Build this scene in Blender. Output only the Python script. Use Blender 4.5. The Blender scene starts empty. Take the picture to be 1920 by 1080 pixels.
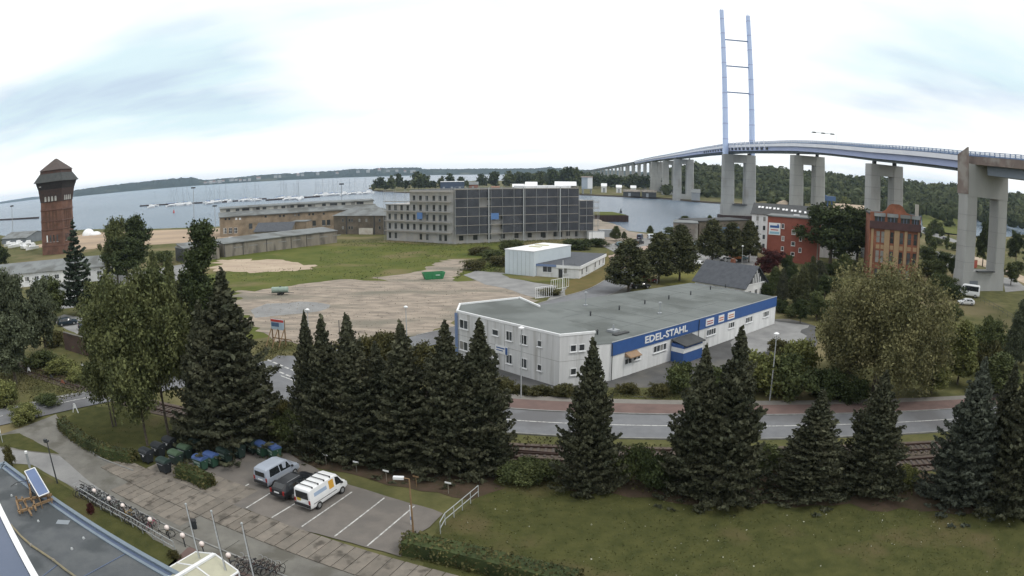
import bpy, bmesh, math, random
import numpy as np
from mathutils import Vector, Matrix, noise as mnoise

# ------------------------------------------------------------------ camera, sky, sun
SC = bpy.context.scene
F_PX, K3, PITCH, CAM_H = 1255.0, -0.08, math.radians(10.0688), 25.0   # lens: r = F*(t + K3*t^3), pixels of a 1920 wide frame

def make_camera():
    cd = bpy.data.cameras.new('camera'); cam = bpy.data.objects.new('camera', cd)
    SC.collection.objects.link(cam); SC.camera = cam
    cam.location = (0, 0, CAM_H)
    cam.rotation_euler = (math.pi / 2 - PITCH, 0, 0)
    cd.type = 'PANO'
    cd.clip_end = 60000; cd.clip_start = 0.1
    cd.sensor_width = 36.0; cd.sensor_fit = 'HORIZONTAL'
    c = cd.cycles if not hasattr(cd, 'panorama_type') else cd
    c.panorama_type = 'FISHEYE_LENS_POLYNOMIAL'
    c.fisheye_fov = math.radians(170)
    mm = 36.0 / 1920.0
    t = np.linspace(0.001, 0.95, 200); r = F_PX * (t + K3 * t ** 3) * mm
    A = np.stack([r, r ** 2, r ** 3, r ** 4], 1)
    k = np.linalg.lstsq(A, t, rcond=None)[0]
    c.fisheye_polynomial_k0 = 0.0
    c.fisheye_polynomial_k1 = -float(k[0]); c.fisheye_polynomial_k2 = -float(k[1])
    c.fisheye_polynomial_k3 = -float(k[2]); c.fisheye_polynomial_k4 = -float(k[3])
make_camera()

SUN_EL, SUN_AZ = math.radians(52), math.radians(115)     # azimuth clockwise from +Y (the viewing direction)
W = bpy.data.worlds.new('World'); SC.world = W; W.use_nodes = True
def build_world():
    nt = W.node_tree; nt.nodes.clear(); N = nt.nodes.new; L = nt.links.new
    out = N('ShaderNodeOutputWorld'); bg = N('ShaderNodeBackground')
    sky = N('ShaderNodeTexSky'); sky.sky_type = 'NISHITA'; sky.sun_disc = False
    sky.sun_elevation = SUN_EL; sky.sun_rotation = SUN_AZ; sky.dust_density = 3.0; sky.air_density = 1.0
    sc = N('ShaderNodeVectorMath'); sc.operation = 'SCALE'; sc.inputs['Scale'].default_value = 1.0
    L(sky.outputs[0], sc.inputs[0])
    # cloud deck: thick bright overcast with a few thinner blue grey gaps
    tc = N('ShaderNodeTexCoord'); sep = N('ShaderNodeSeparateXYZ'); L(tc.outputs['Generated'], sep.inputs[0])
    zc = N('ShaderNodeMath'); zc.operation = 'MAXIMUM'; zc.inputs[1].default_value = 0.0; L(sep.outputs['Z'], zc.inputs[0])
    za = N('ShaderNodeMath'); za.operation = 'ADD'; za.inputs[1].default_value = 0.16; L(zc.outputs[0], za.inputs[0])
    dv = N('ShaderNodeVectorMath'); dv.operation = 'DIVIDE'; L(tc.outputs['Generated'], dv.inputs[0])
    cb = N('ShaderNodeCombineXYZ'); L(za.outputs[0], cb.inputs[0]); L(za.outputs[0], cb.inputs[1]); cb.inputs[2].default_value = 1.0
    L(cb.outputs[0], dv.inputs[1])
    mp = N('ShaderNodeMapping'); L(dv.outputs[0], mp.inputs['Vector'])
    mp.inputs['Location'].default_value = CLOUD_LOC; mp.inputs['Scale'].default_value = (0.22, 0.34, 0.4)
    n1 = N('ShaderNodeTexNoise'); n1.inputs['Scale'].default_value = 1.0; n1.inputs['Detail'].default_value = 7; n1.inputs['Roughness'].default_value = 0.5
    L(mp.outputs[0], n1.inputs['Vector'])
    r1 = N('ShaderNodeValToRGB'); L(n1.outputs['Fac'], r1.inputs[0])
    r1.color_ramp.elements[0].position = 0.535; r1.color_ramp.elements[0].color = (0, 0, 0, 1)
    r1.color_ramp.elements[1].position = 0.66; r1.color_ramp.elements[1].color = (1, 1, 1, 1)
    # undersides
    mp2 = N('ShaderNodeMapping'); L(dv.outputs[0], mp2.inputs['Vector'])
    mp2.inputs['Location'].default_value = (3.3, 1.7, 0.4); mp2.inputs['Scale'].default_value = (0.55, 1.5, 1.0)
    n2 = N('ShaderNodeTexNoise'); n2.inputs['Scale'].default_value = 1.2; n2.inputs['Detail'].default_value = 8; L(mp2.outputs[0], n2.inputs['Vector'])
    r2 = N('ShaderNodeValToRGB'); L(n2.outputs['Fac'], r2.inputs[0])
    r2.color_ramp.elements[0].position = 0.45; r2.color_ramp.elements[0].color = (0, 0, 0, 1)
    r2.color_ramp.elements[1].position = 0.62; r2.color_ramp.elements[1].color = (1, 1, 1, 1)
    thin = N('ShaderNodeMixRGB'); thin.inputs[1].default_value = (0.86, 1.06, 1.12, 1); thin.inputs[2].default_value = (0.70, 0.85, 1.0, 1)
    L(r2.outputs[0], thin.inputs[0])
    mx = N('ShaderNodeMixRGB'); mx.inputs[1].default_value = (1.42, 1.43, 1.42, 1); L(thin.outputs[0], mx.inputs[2]); L(r1.outputs[0], mx.inputs[0])
    # blend a share of the clear sky through the cloud deck
    s2 = N('ShaderNodeVectorMath'); s2.operation = 'SCALE'; s2.inputs['Scale'].default_value = 1.0 / 0.1; L(mx.outputs[0], s2.inputs[0])
    mx2 = N('ShaderNodeMixRGB'); mx2.inputs[0].default_value = 0.93; L(sc.outputs[0], mx2.inputs[1]); L(s2.outputs[0], mx2.inputs[2])
    L(mx2.outputs[0], bg.inputs[0]); bg.inputs[1].default_value = 0.1
    L(bg.outputs[0], out.inputs[0])
CLOUD_LOC = (14.9, 8.0, 0.6)
build_world()
sd = bpy.data.lights.new('sun', 'SUN'); sd.energy = 1.4; sd.angle = math.radians(14); sd.color = (1, 0.96, 0.9)
sun = bpy.data.objects.new('sun', sd); SC.collection.objects.link(sun)
_d = Vector((math.sin(SUN_AZ) * math.cos(SUN_EL), math.cos(SUN_AZ) * math.cos(SUN_EL), math.sin(SUN_EL)))
sun.rotation_euler = (-_d).to_track_quat('-Z', 'Y').to_euler(); sun.location = (0, 0, 300)
SC.view_settings.view_transform = 'Standard'; SC.view_settings.look = 'None'
SC.view_settings.exposure = -0.12; SC.view_settings.gamma = 1.0; SC.view_settings.use_curve_mapping = False
SC.cycles.max_bounces = 4; SC.cycles.diffuse_bounces = 2; SC.cycles.glossy_bounces = 2; SC.cycles.transmission_bounces = 3
SC.cycles.transparent_max_bounces = 6; SC.cycles.volume_bounces = 1

# ------------------------------------------------------------------ measuring: picture point -> place
_FW = np.array([0, math.cos(PITCH), -math.sin(PITCH)]); _UP = np.array([0, math.sin(PITCH), math.cos(PITCH)])
def ray(x, y):
    u, v = x - 960.0, 540.0 - y; r = math.hypot(u, v) + 1e-9; t = r / F_PX
    for _ in range(25): t -= (F_PX * (t + K3 * t ** 3) - r) / (F_PX * (1 + 3 * K3 * t * t))
    s = math.sin(t); return np.array([u / r * s, 0, 0]) + v / r * s * _UP + math.cos(t) * _FW
def G(x, y, z=0.0):
    "where the sight line through a picture point meets the level z"
    d = ray(x, y); k = (z - CAM_H) / d[2]; return Vector((d[0] * k, d[1] * k, z))
def ZT(P, x, y):
    "height of what shows at (x, y) if it stands as far off as P"
    d = ray(x, y); return d[2] / math.hypot(d[0], d[1]) * math.hypot(P[0], P[1]) + CAM_H
def AZ(x, dist, y=400, z=0.0):
    d = ray(x, y); h = math.hypot(d[0], d[1]); return Vector((d[0] / h * dist, d[1] / h * dist, z))
def MPP(P):
    "metres per picture pixel at P (roughly)"
    return math.hypot(P[0], P[1], CAM_H) / F_PX

# ------------------------------------------------------------------ materials
def mat(name, c1, c2=None, scale=1.0, rough=0.85, bump=0.0, bscale=None, metal=0.0, spec=0.3, stretch=None, island=0.0, c3=None, s3=0.1, contrast=(0.35, 0.65), c3pos=(0.5, 0.62), detail=6):
    m = bpy.data.materials.new(name); m.use_nodes = True; nt = m.node_tree; N = nt.nodes.new; L = nt.links.new
    b = nt.nodes['Principled BSDF']; b.inputs['Roughness'].default_value = rough; b.inputs['Metallic'].default_value = metal
    b.inputs['Specular IOR Level'].default_value = spec
    col = None
    tc = N('ShaderNodeTexCoord'); geo = N('ShaderNodeNewGeometry')
    mp = N('ShaderNodeMapping'); L(geo.outputs['Position'], mp.inputs['Vector'])
    if stretch: mp.inputs['Scale'].default_value = stretch[:3]; 
    if stretch and len(stretch) > 3: mp.inputs['Rotation'].default_value = (0, 0, stretch[3])
    if c2 is None: c2 = tuple(min(1, v * 0.82) for v in c1)
    n = N('ShaderNodeTexNoise'); n.inputs['Scale'].default_value = scale; n.inputs['Detail'].default_value = detail; n.inputs['Roughness'].default_value = 0.62
    L(mp.outputs[0], n.inputs['Vector'])
    r = N('ShaderNodeValToRGB'); L(n.outputs['Fac'], r.inputs[0])
    r.color_ramp.elements[0].position = contrast[0]; r.color_ramp.elements[1].position = contrast[1]
    r.color_ramp.elements[0].color = (*c1, 1); r.color_ramp.elements[1].color = (*c2, 1)
    col = r.outputs[0]
    if c3 is not None:
        n3 = N('ShaderNodeTexNoise'); n3.inputs['Scale'].default_value = s3; n3.inputs['Detail'].default_value = 5; L(mp.outputs[0], n3.inputs['Vector'])
        r3 = N('ShaderNodeValToRGB'); L(n3.outputs['Fac'], r3.inputs[0]); r3.color_ramp.elements[0].position = c3pos[0]; r3.color_ramp.elements[1].position = c3pos[1]
        r3.color_ramp.elements[0].color = (0, 0, 0, 1); r3.color_ramp.elements[1].color = (1, 1, 1, 1)
        m3 = N('ShaderNodeMixRGB'); L(r3.outputs[0], m3.inputs[0]); L(col, m3.inputs[1]); m3.inputs[2].default_value = (*c3, 1); col = m3.outputs[0]
    if island > 0:
        mr = N('ShaderNodeMapRange'); L(geo.outputs['Random Per Island'], mr.inputs['Value']); mr.inputs['To Min'].default_value = 1 - island; mr.inputs['To Max'].default_value = 1 + island
        sc = N('ShaderNodeVectorMath'); sc.operation = 'SCALE'; L(col, sc.inputs[0]); L(mr.outputs[0], sc.inputs['Scale']); col = sc.outputs[0]
    L(col, b.inputs['Base Color'])
    if bump > 0:
        nb = N('ShaderNodeTexNoise'); nb.inputs['Scale'].default_value = bscale or scale * 6; nb.inputs['Detail'].default_value = 4; L(mp.outputs[0], nb.inputs['Vector'])
        bp = N('ShaderNodeBump'); bp.inputs['Strength'].default_value = bump; bp.inputs['Distance'].default_value = 0.1; L(nb.outputs['Fac'], bp.inputs['Height']); L(bp.outputs[0], b.inputs['Normal'])
    return m
def tint(name, base, var=0.12, rough=0.5, metal=0.0, spec=0.5):   # one colour with slight dirt
    return mat(name, base, tuple(v * (1 - var) for v in base), 1.5, rough, metal=metal, spec=spec)

# ------------------------------------------------------------------ mesh helpers
class MB:
    def __init__(s): s.v = []; s.f = []
    def add(s, vs, fs):
        n = len(s.v); s.v.extend([tuple(p) for p in vs]); s.f.extend([tuple(i + n for i in f) for f in fs]); return s
    def poly(s, pts): return s.add(pts, [tuple(range(len(pts)))])
    def hexa(s, p): # 8 points bottom 4, top 4
        return s.add(p, [(3, 2, 1, 0), (4, 5, 6, 7), (0, 1, 5, 4), (1, 2, 6, 5), (2, 3, 7, 6), (3, 0, 4, 7)])
    def box(s, cx, cy, cz, sx, sy, sz, rz=0.0):
        c, n = math.cos(rz), math.sin(rz); P = []
        for z in (-.5, .5):
            for x, y in ((-.5, -.5), (.5, -.5), (.5, .5), (-.5, .5)):
                X, Y = x * sx, y * sy; P.append((cx + X * c - Y * n, cy + X * n + Y * c, cz + z * sz))
        return s.hexa(P)
    def obox(s, o, u, v, w):
        o, u, v, w = Vector(o), Vector(u), Vector(v), Vector(w)
        return s.hexa([o, o + u, o + u + v, o + v, o + w, o + u + w, o + u + v + w, o + v + w])
    def prism(s, pts, z0, z1):
        n = len(pts); vs = [(p[0], p[1], z0) for p in pts] + [(p[0], p[1], z1) for p in pts]
        fs = [tuple(range(n))[::-1], tuple(range(n, 2 * n))] + [(i, (i + 1) % n, n + (i + 1) % n, n + i) for i in range(n)]
        return s.add(vs, fs)
    def cyl(s, p0, p1, r0, r1=None, n=8, caps=True):
        p0, p1 = Vector(p0), Vector(p1); r1 = r0 if r1 is None else r1
        d = (p1 - p0); d = d.normalized() if d.length > 0 else Vector((0, 0, 1))
        a = d.orthogonal().normalized(); b = d.cross(a); vs = []
        for p, r in ((p0, r0), (p1, r1)):
            for i in range(n):
                t = 2 * math.pi * i / n; vs.append(p + (a * math.cos(t) + b * math.sin(t)) * r)
        fs = [(i, (i + 1) % n, n + (i + 1) % n, n + i) for i in range(n)]
        if caps: fs += [tuple(range(n))[::-1], tuple(range(n, 2 * n))]
        return s.add(vs, fs)
    def tube(s, pts, r, n=6):
        for i in range(len(pts) - 1):
            ra = r[i] if isinstance(r, (list, tuple)) else r; rb = r[i + 1] if isinstance(r, (list, tuple)) else r
            s.cyl(pts[i], pts[i + 1], ra, rb, n)
        return s
    def sphere(s, c, r, nu=10, nv=7, sz=1.0):
        vs = [(c[0], c[1], c[2] + r * sz)]
        for j in range(1, nv):
            for i in range(nu):
                a, b = math.pi * j / nv, 2 * math.pi * i / nu
                vs.append((c[0] + r * math.sin(a) * math.cos(b), c[1] + r * math.sin(a) * math.sin(b), c[2] + r * sz * math.cos(a)))
        vs.append((c[0], c[1], c[2] - r * sz)); e = len(vs) - 1; fs = []
        for i in range(nu):
            fs.append((0, 1 + i, 1 + (i + 1) % nu)); fs.append((e, 1 + (nv - 2) * nu + (i + 1) % nu, 1 + (nv - 2) * nu + i))
            for j in range(nv - 2): fs.append((1 + j * nu + i, 1 + (j + 1) * nu + i, 1 + (j + 1) * nu + (i + 1) % nu, 1 + j * nu + (i + 1) % nu))
        return s.add(vs, fs)
    def torus(s, c, R, r, ax='y', nu=18, nv=5):
        vs = []; fs = []
        for i in range(nu):
            a = 2 * math.pi * i / nu
            for j in range(nv):
                b = 2 * math.pi * j / nv; q = R + r * math.cos(b); x, z, y = q * math.cos(a), q * math.sin(a), r * math.sin(b)
                vs.append((c[0] + x, c[1] + y, c[2] + z) if ax == 'y' else (c[0] + y, c[1] + x, c[2] + z))
        for i in range(nu):
            for j in range(nv): fs.append((i * nv + j, ((i + 1) % nu) * nv + j, ((i + 1) % nu) * nv + (j + 1) % nv, i * nv + (j + 1) % nv))
        return s.add(vs, fs)
    def mesh(s, name, m=None, off=(0, 0, 0), smooth=False, fixn=True):
        me = bpy.data.meshes.new(name)
        o = off; me.from_pydata([(v[0] - o[0], v[1] - o[1], v[2] - o[2]) for v in s.v], [], s.f)
        if fixn:
            bm = bmesh.new(); bm.from_mesh(me); bmesh.ops.recalc_face_normals(bm, faces=bm.faces); bm.to_mesh(me); bm.free()
        if m: me.materials.append(m)
        if smooth: me.shade_smooth()
        return me

COL = SC.collection
def link(o): COL.objects.link(o); return o
def tag(o, label=None, cat=None, group=None, kind=None):
    if label: o['label'] = label
    if cat: o['category'] = cat
    if group: o['group'] = group
    if kind: o['kind'] = kind
    return o
WL = {}    # world place of roots without rotation
def thing(name, label, cat, loc=(0, 0, 0), rz=0.0, group=None):
    o = link(bpy.data.objects.new(name, None)); o.location = loc; o.rotation_euler = (0, 0, rz); o.empty_display_size = 0.3
    tag(o, label, cat, group); WL[o.name] = Vector(loc); return o
def part(name, mb, m, root, local=False, smooth=False, label=None):
    "a mesh given in world coordinates, hung under its thing (or part) that has no rotation"
    off = (0, 0, 0) if local or root is None else WL[root.name]
    o = link(bpy.data.objects.new(name, mb.mesh(name, m, off, smooth)))
    if root is not None: o.parent = root; WL[o.name] = Vector(off)
    if label: o['label'] = label
    return o
def pobj(name, me, root, loc=(0, 0, 0), rz=0.0):
    "a part from shared mesh data, at a world place"
    o = link(bpy.data.objects.new(name, me)); o.parent = root
    off = WL.get(root.name, Vector((0, 0, 0))); o.location = Vector(loc) - off; o.rotation_euler = (0, 0, rz); return o
def structure(name, mb, m, smooth=False):
    o = link(bpy.data.objects.new(name, mb.mesh(name, m, (0, 0, 0), smooth))); o['kind'] = 'structure'; return o
def copy_tree(o, parent=None):
    c = o.copy(); COL.objects.link(c)
    if parent is not None: c.parent = parent
    for ch in list(o.children): copy_tree(ch, c)
    return c
PROTO = {}
def place(key, maker, loc, rz=0.0, label=None, group=None, scale=None, mats=None, name=None):
    "first call builds the thing, later calls copy it with its parts"
    if key not in PROTO: PROTO[key] = o = maker()
    else: o = copy_tree(PROTO[key])
    o.location = loc; o.rotation_euler = (0, 0, rz)
    o.scale = (1, 1, 1) if scale is None else ((scale,) * 3 if isinstance(scale, (int, float)) else scale)
    if label: o['label'] = label
    if group: o['group'] = group
    elif 'group' in o: del o['group']
    if name: o.name = name
    return o
def recolour(o, pname, m):
    for ch in o.children:
        if ch.name.split('.')[0] == pname:
            ch.data = ch.data.copy(); ch.data.materials.clear(); ch.data.materials.append(m)

def rough_line(pts, amp, step, seed=0, closed=True):
    out = []; n = len(pts)
    for i in range(n if closed else n - 1):
        a, b = Vector(pts[i][:2]), Vector(pts[(i + 1) % n][:2]); d = (b - a); L = d.length; k = max(1, int(L / step)); nrm = Vector((-d.y, d.x)).normalized() if L else Vector((0, 0))
        for j in range(k):
            p = a + d * (j / k); w = 1.0 if j else 0.4
            out.append(p + nrm * amp * w * mnoise.noise(Vector((p.x / step * 0.6, p.y / step * 0.6, seed * 7.7))) * 2)
    if not closed: out.append(Vector(pts[-1][:2]))
    return out
def fill(pts, z):
    "a flat sheet from an outline, triangulated"
    from mathutils.geometry import tessellate_polygon
    P = [Vector((p[0], p[1], z)) for p in pts]; tris = tessellate_polygon([P]); mb = MB(); mb.add(P, [tuple(t) for t in tris]); return mb
def gsheet(name, px, z, m, amp=0.0, step=2.0, kind='structure', zref=0.0, seed=0):
    pts = [G(p[0], p[1], zref) for p in px]
    return wsheet(name, pts, z, m, amp, step, kind, seed)
def wsheet(name, pts, z, m, amp=0.0, step=2.0, kind='structure', seed=0):
    if amp > 0: pts = rough_line(pts, amp, step, seed)
    o = link(bpy.data.objects.new(name, fill(pts, z).mesh(name, m, fixn=False))); o['kind'] = kind
    # faces up
    me = o.data
    if len(me.polygons) and sum(p.normal.z for p in me.polygons) < 0: me.flip_normals()
    return o
def offset_line(pts, d):
    out = []; n = len(pts)
    for i in range(n):
        a = Vector(pts[max(0, i - 1)][:2]); b = Vector(pts[min(n - 1, i + 1)][:2]); t = (b - a).normalized(); out.append(Vector(pts[i][:2]) + Vector((-t.y, t.x)) * d)
    return out
def smooth_line(pts, k=6):
    P = [Vector((p[0], p[1])) for p in pts]; out = []
    for i in range(len(P) - 1):
        p0 = P[max(0, i - 1)]; p1 = P[i]; p2 = P[i + 1]; p3 = P[min(len(P) - 1, i + 2)]
        for j in range(k):
            t = j / k; out.append(0.5 * ((2 * p1) + (p2 - p0) * t + (2 * p0 - 5 * p1 + 4 * p2 - p3) * t * t + (3 * p1 - p0 - 3 * p2 + p3) * t ** 3))
    out.append(P[-1]); return out
def strip_mb(pts, d0, d1, z, mb=None):
    a = offset_line(pts, d0); b = offset_line(pts, d1); mb = mb or MB()
    for i in range(len(pts) - 1): mb.add([(*a[i], z), (*a[i + 1], z), (*b[i + 1], z), (*b[i], z)], [(0, 1, 2, 3)])
    return mb
def ribbon_mb(pts, d0, d1, z0, z1, mb=None):
    a = offset_line(pts, d0); b = offset_line(pts, d1); mb = mb or MB(); n = len(pts); vs = []
    for i in range(n): vs += [(*a[i], z0), (*b[i], z0), (*b[i], z1), (*a[i], z1)]
    fs = [(0, 1, 2, 3), tuple(4 * (n - 1) + k for k in (3, 2, 1, 0))]
    for i in range(n - 1):
        for k in range(4): fs.append((4 * i + k, 4 * i + (k + 1) % 4, 4 * i + 4 + (k + 1) % 4, 4 * i + 4 + k))
    return mb.add(vs, fs)

ORD = 'first second third fourth fifth sixth seventh eighth ninth tenth eleventh twelfth thirteenth fourteenth fifteenth sixteenth seventeenth eighteenth nineteenth twentieth'.split()
_cnt = {}
def nth(label, key=None):
    "adds the place in the row, counted from the left"
    k = key or label; _cnt[k] = _cnt.get(k, 0) + 1; n = _cnt[k] - 1
    return label + ', ' + (ORD[n] if n < 20 else 'twenty ' + ORD[n - 20]) + ' from the left'
# ------------------------------------------------------------------ foliage
M = {}
M['bark'] = mat('bark', (0.06, 0.05, 0.04), (0.12, 0.10, 0.08), 3, 0.95)
M['bark_pale'] = mat('bark_pale', (0.30, 0.28, 0.25), (0.10, 0.09, 0.08), 2.5, 0.9)
def leafmat(n, a, b, isl=0.35, sc=0.5): return mat(n, a, b, sc, 0.75, island=isl, spec=0.15)
M['spruce'] = leafmat('spruce_needles', (0.038, 0.044, 0.027), (0.080, 0.082, 0.050))
M['spruce_blue'] = leafmat('blue_spruce_needles', (0.042, 0.050, 0.038), (0.085, 0.096, 0.072))
M['pine'] = leafmat('pine_needles', (0.022, 0.035, 0.025), (0.05, 0.065, 0.042))
M['leaf_dark'] = leafmat('dark_leaves', (0.03, 0.042, 0.018), (0.06, 0.078, 0.03))
M['leaf_horn'] = leafmat('hornbeam_leaves', (0.045, 0.052, 0.024), (0.085, 0.088, 0.042))
M['leaf_birch'] = leafmat('birch_leaves', (0.055, 0.068, 0.028), (0.12, 0.13, 0.052), 0.4)
M['leaf_mid'] = leafmat('green_leaves', (0.05, 0.066, 0.026), (0.10, 0.115, 0.045))
M['leaf_yellow'] = leafmat('yellow_green_leaves', (0.10, 0.115, 0.04), (0.17, 0.175, 0.06))
M['leaf_willow'] = leafmat('willow_leaves', (0.095, 0.097, 0.044), (0.185, 0.172, 0.08), 0.35, 0.35)
M['leaf_grey'] = leafmat('grey_willow_leaves', (0.06, 0.072, 0.042), (0.10, 0.115, 0.068))
M['leaf_red'] = leafmat('copper_leaves', (0.05, 0.018, 0.018), (0.09, 0.03, 0.028))
M['leaf_hedge'] = leafmat('hedge_leaves', (0.05, 0.052, 0.022), (0.10, 0.092, 0.036))
M['wood_far'] = mat('far_wood_leaves', (0.04, 0.052, 0.028), (0.085, 0.095, 0.048), 0.03, 0.9, island=0.3, spec=0.05)

def cards(centers, size, rng, droop=0.0, flat=0.0, aspect=1.5, jitter=0.35):
    "one small bent leaf tuft (two triangles) at each centre"
    n = len(centers); C = np.asarray(centers)
    u = rng.normal(size=(n, 3)); u[:, 2] = u[:, 2] * (1 - flat) - droop; u /= np.linalg.norm(u, axis=1)[:, None] + 1e-9
    w = rng.normal(size=(n, 3)); w[:, 2] *= (1 - flat); v = np.cross(u, w); 
    if flat > 0: v = v * 1.0
    v /= np.linalg.norm(v, axis=1)[:, None] + 1e-9
    s = (size * (1 + jitter * rng.normal(size=n)).clip(0.4, 1.8))[:, None]
    a = C - u * s * aspect * .5; b = C + v * s * .5; c = C + u * s * aspect * .5; d = C - v * s * .5 + rng.normal(size=(n, 3)) * s * .12
    return np.stack([a, b, c, d], 1).reshape(-1, 3)
def card_mesh(name, V, m):
    me = bpy.data.meshes.new(name); n = len(V) // 4
    me.vertices.add(len(V)); me.vertices.foreach_set('co', V.astype(np.float32).ravel())
    me.loops.add(4 * n); me.loops.foreach_set('vertex_index', np.arange(4 * n, dtype=np.int32))
    me.polygons.add(n); me.polygons.foreach_set('loop_start', np.arange(0, 4 * n, 4, dtype=np.int32))
    me.update(calc_edges=True); me.materials.append(m); return me

def spruce_meshes(seed, H=13.0, R=3.9, dens=2.0, bare=0.35, size=0.20, whorl=0.33, gap=0.0):
    rng = np.random.default_rng(seed); pts = []; big = []
    z = bare; k = 0
    limb = MB(); limb.cyl((0, 0, 0), (0, 0, H * 0.55), 0.22, 0.12, 8); limb.cyl((0, 0, H * .55), (0, 0, H), 0.12, 0.02, 6)
    while z < H - 0.25:
        f = z / H; r = R * min((1 - f) ** 0.9, 1.6 * (1 - f) ** 1.25) * (0.84 + 0.3 * rng.random()) + 0.10
        nb = int(6 + 6 * (1 - f)) ; a0 = rng.random() * 6.28
        for b in range(nb):
            if rng.random() < gap: continue
            a = a0 + 6.283 * b / nb + rng.normal() * 0.16; rr = r * (0.62 + 0.55 * rng.random()); lift = 0.55 * f - 0.05 + rng.normal() * .05
            n = max(4, int(rr * 7.0 * dens)); t = np.linspace(0.12, 1, n); s = t * rr
            drop = -0.16 * rr * np.sin(t * 2.2) + lift * s * 0.8 + 0.12 * rr * t ** 3
            wd = 0.16 + 0.30 * np.sin(np.clip(t, 0, 1) * 2.6) * min(1.0, rr * .5)
            for sgn in (-1, 0, 1):
                off = sgn * wd * (0.6 + 0.5 * rng.random(n)); zz = z + drop - abs(off) * .28 - 0.07 * rng.random(n)
                x = s * math.cos(a) - off * math.sin(a); y = s * math.sin(a) + off * math.cos(a)
                pts.append(np.stack([x, y, zz], 1))
            if rr > 1.6 and b % 3 == 0: limb.cyl((0, 0, z), (s[-1] * .7 * math.cos(a), s[-1] * .7 * math.sin(a), z + drop[int(n * .7)]), 0.035, 0.012, 4)
        z += whorl * (0.8 + 0.4 * rng.random()) * (1.0 - 0.3 * f)
    P = np.concatenate(pts); V = cards(P, size, rng, droop=0.30, flat=0.55, aspect=1.7)
    top = cards(np.stack([rng.normal(size=14) * .06, rng.normal(size=14) * .06, H - 0.9 + rng.random(14) * 0.95], 1), .26, rng)
    return limb, np.concatenate([V, top])
def broad_meshes(seed, H, W, base=0.22, shape='oval', nclump=90, per=60, csize=1.0, leaf=0.28, lobes=7, trunk_r=0.22, stems=1, droop=0.0, open_=0.25):
    rng = np.random.default_rng(seed); z0 = H * base; R = W / 2; C = []
    # lobes: overlapping ellipsoids give the crown an uneven outline
    L = []
    for i in range(lobes):
        a = rng.random() * 6.283; f = (i + .5) / lobes
        if shape == 'oval': rad = R * 0.52 * rng.random() ** .5 * (1.1 - 0.9 * abs(f - .45)); zc = z0 + (H - z0) * (0.18 + 0.66 * f); lr = R * (0.62 - 0.25 * abs(f - .4))
        elif shape == 'cone': rad = R * .28 * (1 - f); zc = z0 + (H - z0) * (0.14 + 0.78 * f); lr = R * (0.86 * (1 - f) ** .8 + .12)
        elif shape == 'column': rad = R * .3; zc = z0 + (H - z0) * (0.1 + 0.82 * f); lr = R * (0.8 - 0.45 * f)
        else: rad = R * .6 * rng.random() ** .5; zc = z0 + (H - z0) * (0.3 + .4 * rng.random()); lr = R * (0.45 + .15 * rng.random())
        L.append((rad * math.cos(a), rad * math.sin(a), zc, lr))
    hz = (H - z0) / (2 * R) if shape in ('oval', 'round') else 1.0
    for i in range(nclump):
        if shape == 'cone':       # pointed egg
            u = rng.random() ** 1.15; a = rng.random() * 6.283; rr = R * (1 - u) ** .62 * min(1.0, .55 + u * 3.2) * (.62 + .38 * rng.random() ** .5) * (.88 + .22 * math.sin(3 * a + seed))
            C.append(np.array([rr * math.cos(a), rr * math.sin(a), z0 + (H - csize * .4 - z0) * u])); continue
        l = L[i % len(L)]; d = rng.normal(size=3); d /= np.linalg.norm(d); q = l[3] * (0.55 + 0.5 * rng.random()) * (1 if rng.random() > open_ else rng.random())
        p = np.array([l[0] + d[0] * q, l[1] + d[1] * q, l[2] + d[2] * q * (0.9 if shape != 'column' else 1.3)])
        p[2] = min(max(p[2], z0 * .8), H - csize * .35); C.append(p)
    C = np.array(C); k = per; sp = rng.normal(size=(len(C), k, 3)) * csize * np.array([.42, .42, .30 + droop])
    P = (C[:, None, :] + sp).reshape(-1, 3)
    if droop > 0: P[:, 2] -= droop * csize * rng.random(len(P)) * 1.6
    P[:, 2] = np.maximum(P[:, 2], 0.15 if base < .1 else z0 * .55)
    V = cards(P, leaf, rng, droop=droop * .8, aspect=1.5 + droop)
    limb = MB()
    for s in range(stems):
        ox = (s - (stems - 1) / 2) * 0.5; top = Vector((ox * 2.2 + rng.normal() * .3, rng.normal() * .4, z0 + (H - z0) * .75))
        mid = Vector((ox * 1.3, 0, z0)); limb.tube([(ox, 0, 0), mid, (mid + top) / 2, top], [trunk_r, trunk_r * .8, trunk_r * .5, trunk_r * .15], 8)
        for i in range(9):
            c = Vector(C[(i * 7 + s) % len(C)]); f = rng.random(); st = mid.lerp(top, min(.9, max(0, (c.z - z0) / (H - z0) * .7))); limb.tube([st, st.lerp(c, .5) + Vector((0, 0, .2)), c], [trunk_r * .35, trunk_r * .2, .02], 5)
    return limb, V
TREES = {}
def tree_kind(key, limb, V, bark, leaf, H, W, crown='crown'):
    TREES[key] = (limb.mesh('trunk', M[bark]), card_mesh(crown, V, M[leaf]), H, W, crown, leaf)
def tree(key, P, H, W, label, group=None, name='tree', rz=None, leaf=None, cat='tree'):
    tm, cm, h0, w0, cn, lf = TREES[key]
    if leaf and leaf != lf:
        k2 = key + '|' + leaf
        if k2 not in TREES: c2 = cm.copy(); c2.materials.clear(); c2.materials.append(M[leaf]); TREES[k2] = (tm, c2, h0, w0, cn, leaf)
        cm = TREES[k2][1]
    o = thing(name, label, cat, (P[0], P[1], P[2] if len(P) > 2 else 0), rz if rz is not None else (P[0] * 7.3 + P[1] * 3.1) % 6.28, group)
    o.scale = (W / w0, W / w0, H / h0)
    if 'bush' not in key and 'far' not in key:
        t = link(bpy.data.objects.new('trunk', tm)); t.parent = o
    c = link(bpy.data.objects.new(cn, cm)); c.parent = o
    return o
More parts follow.
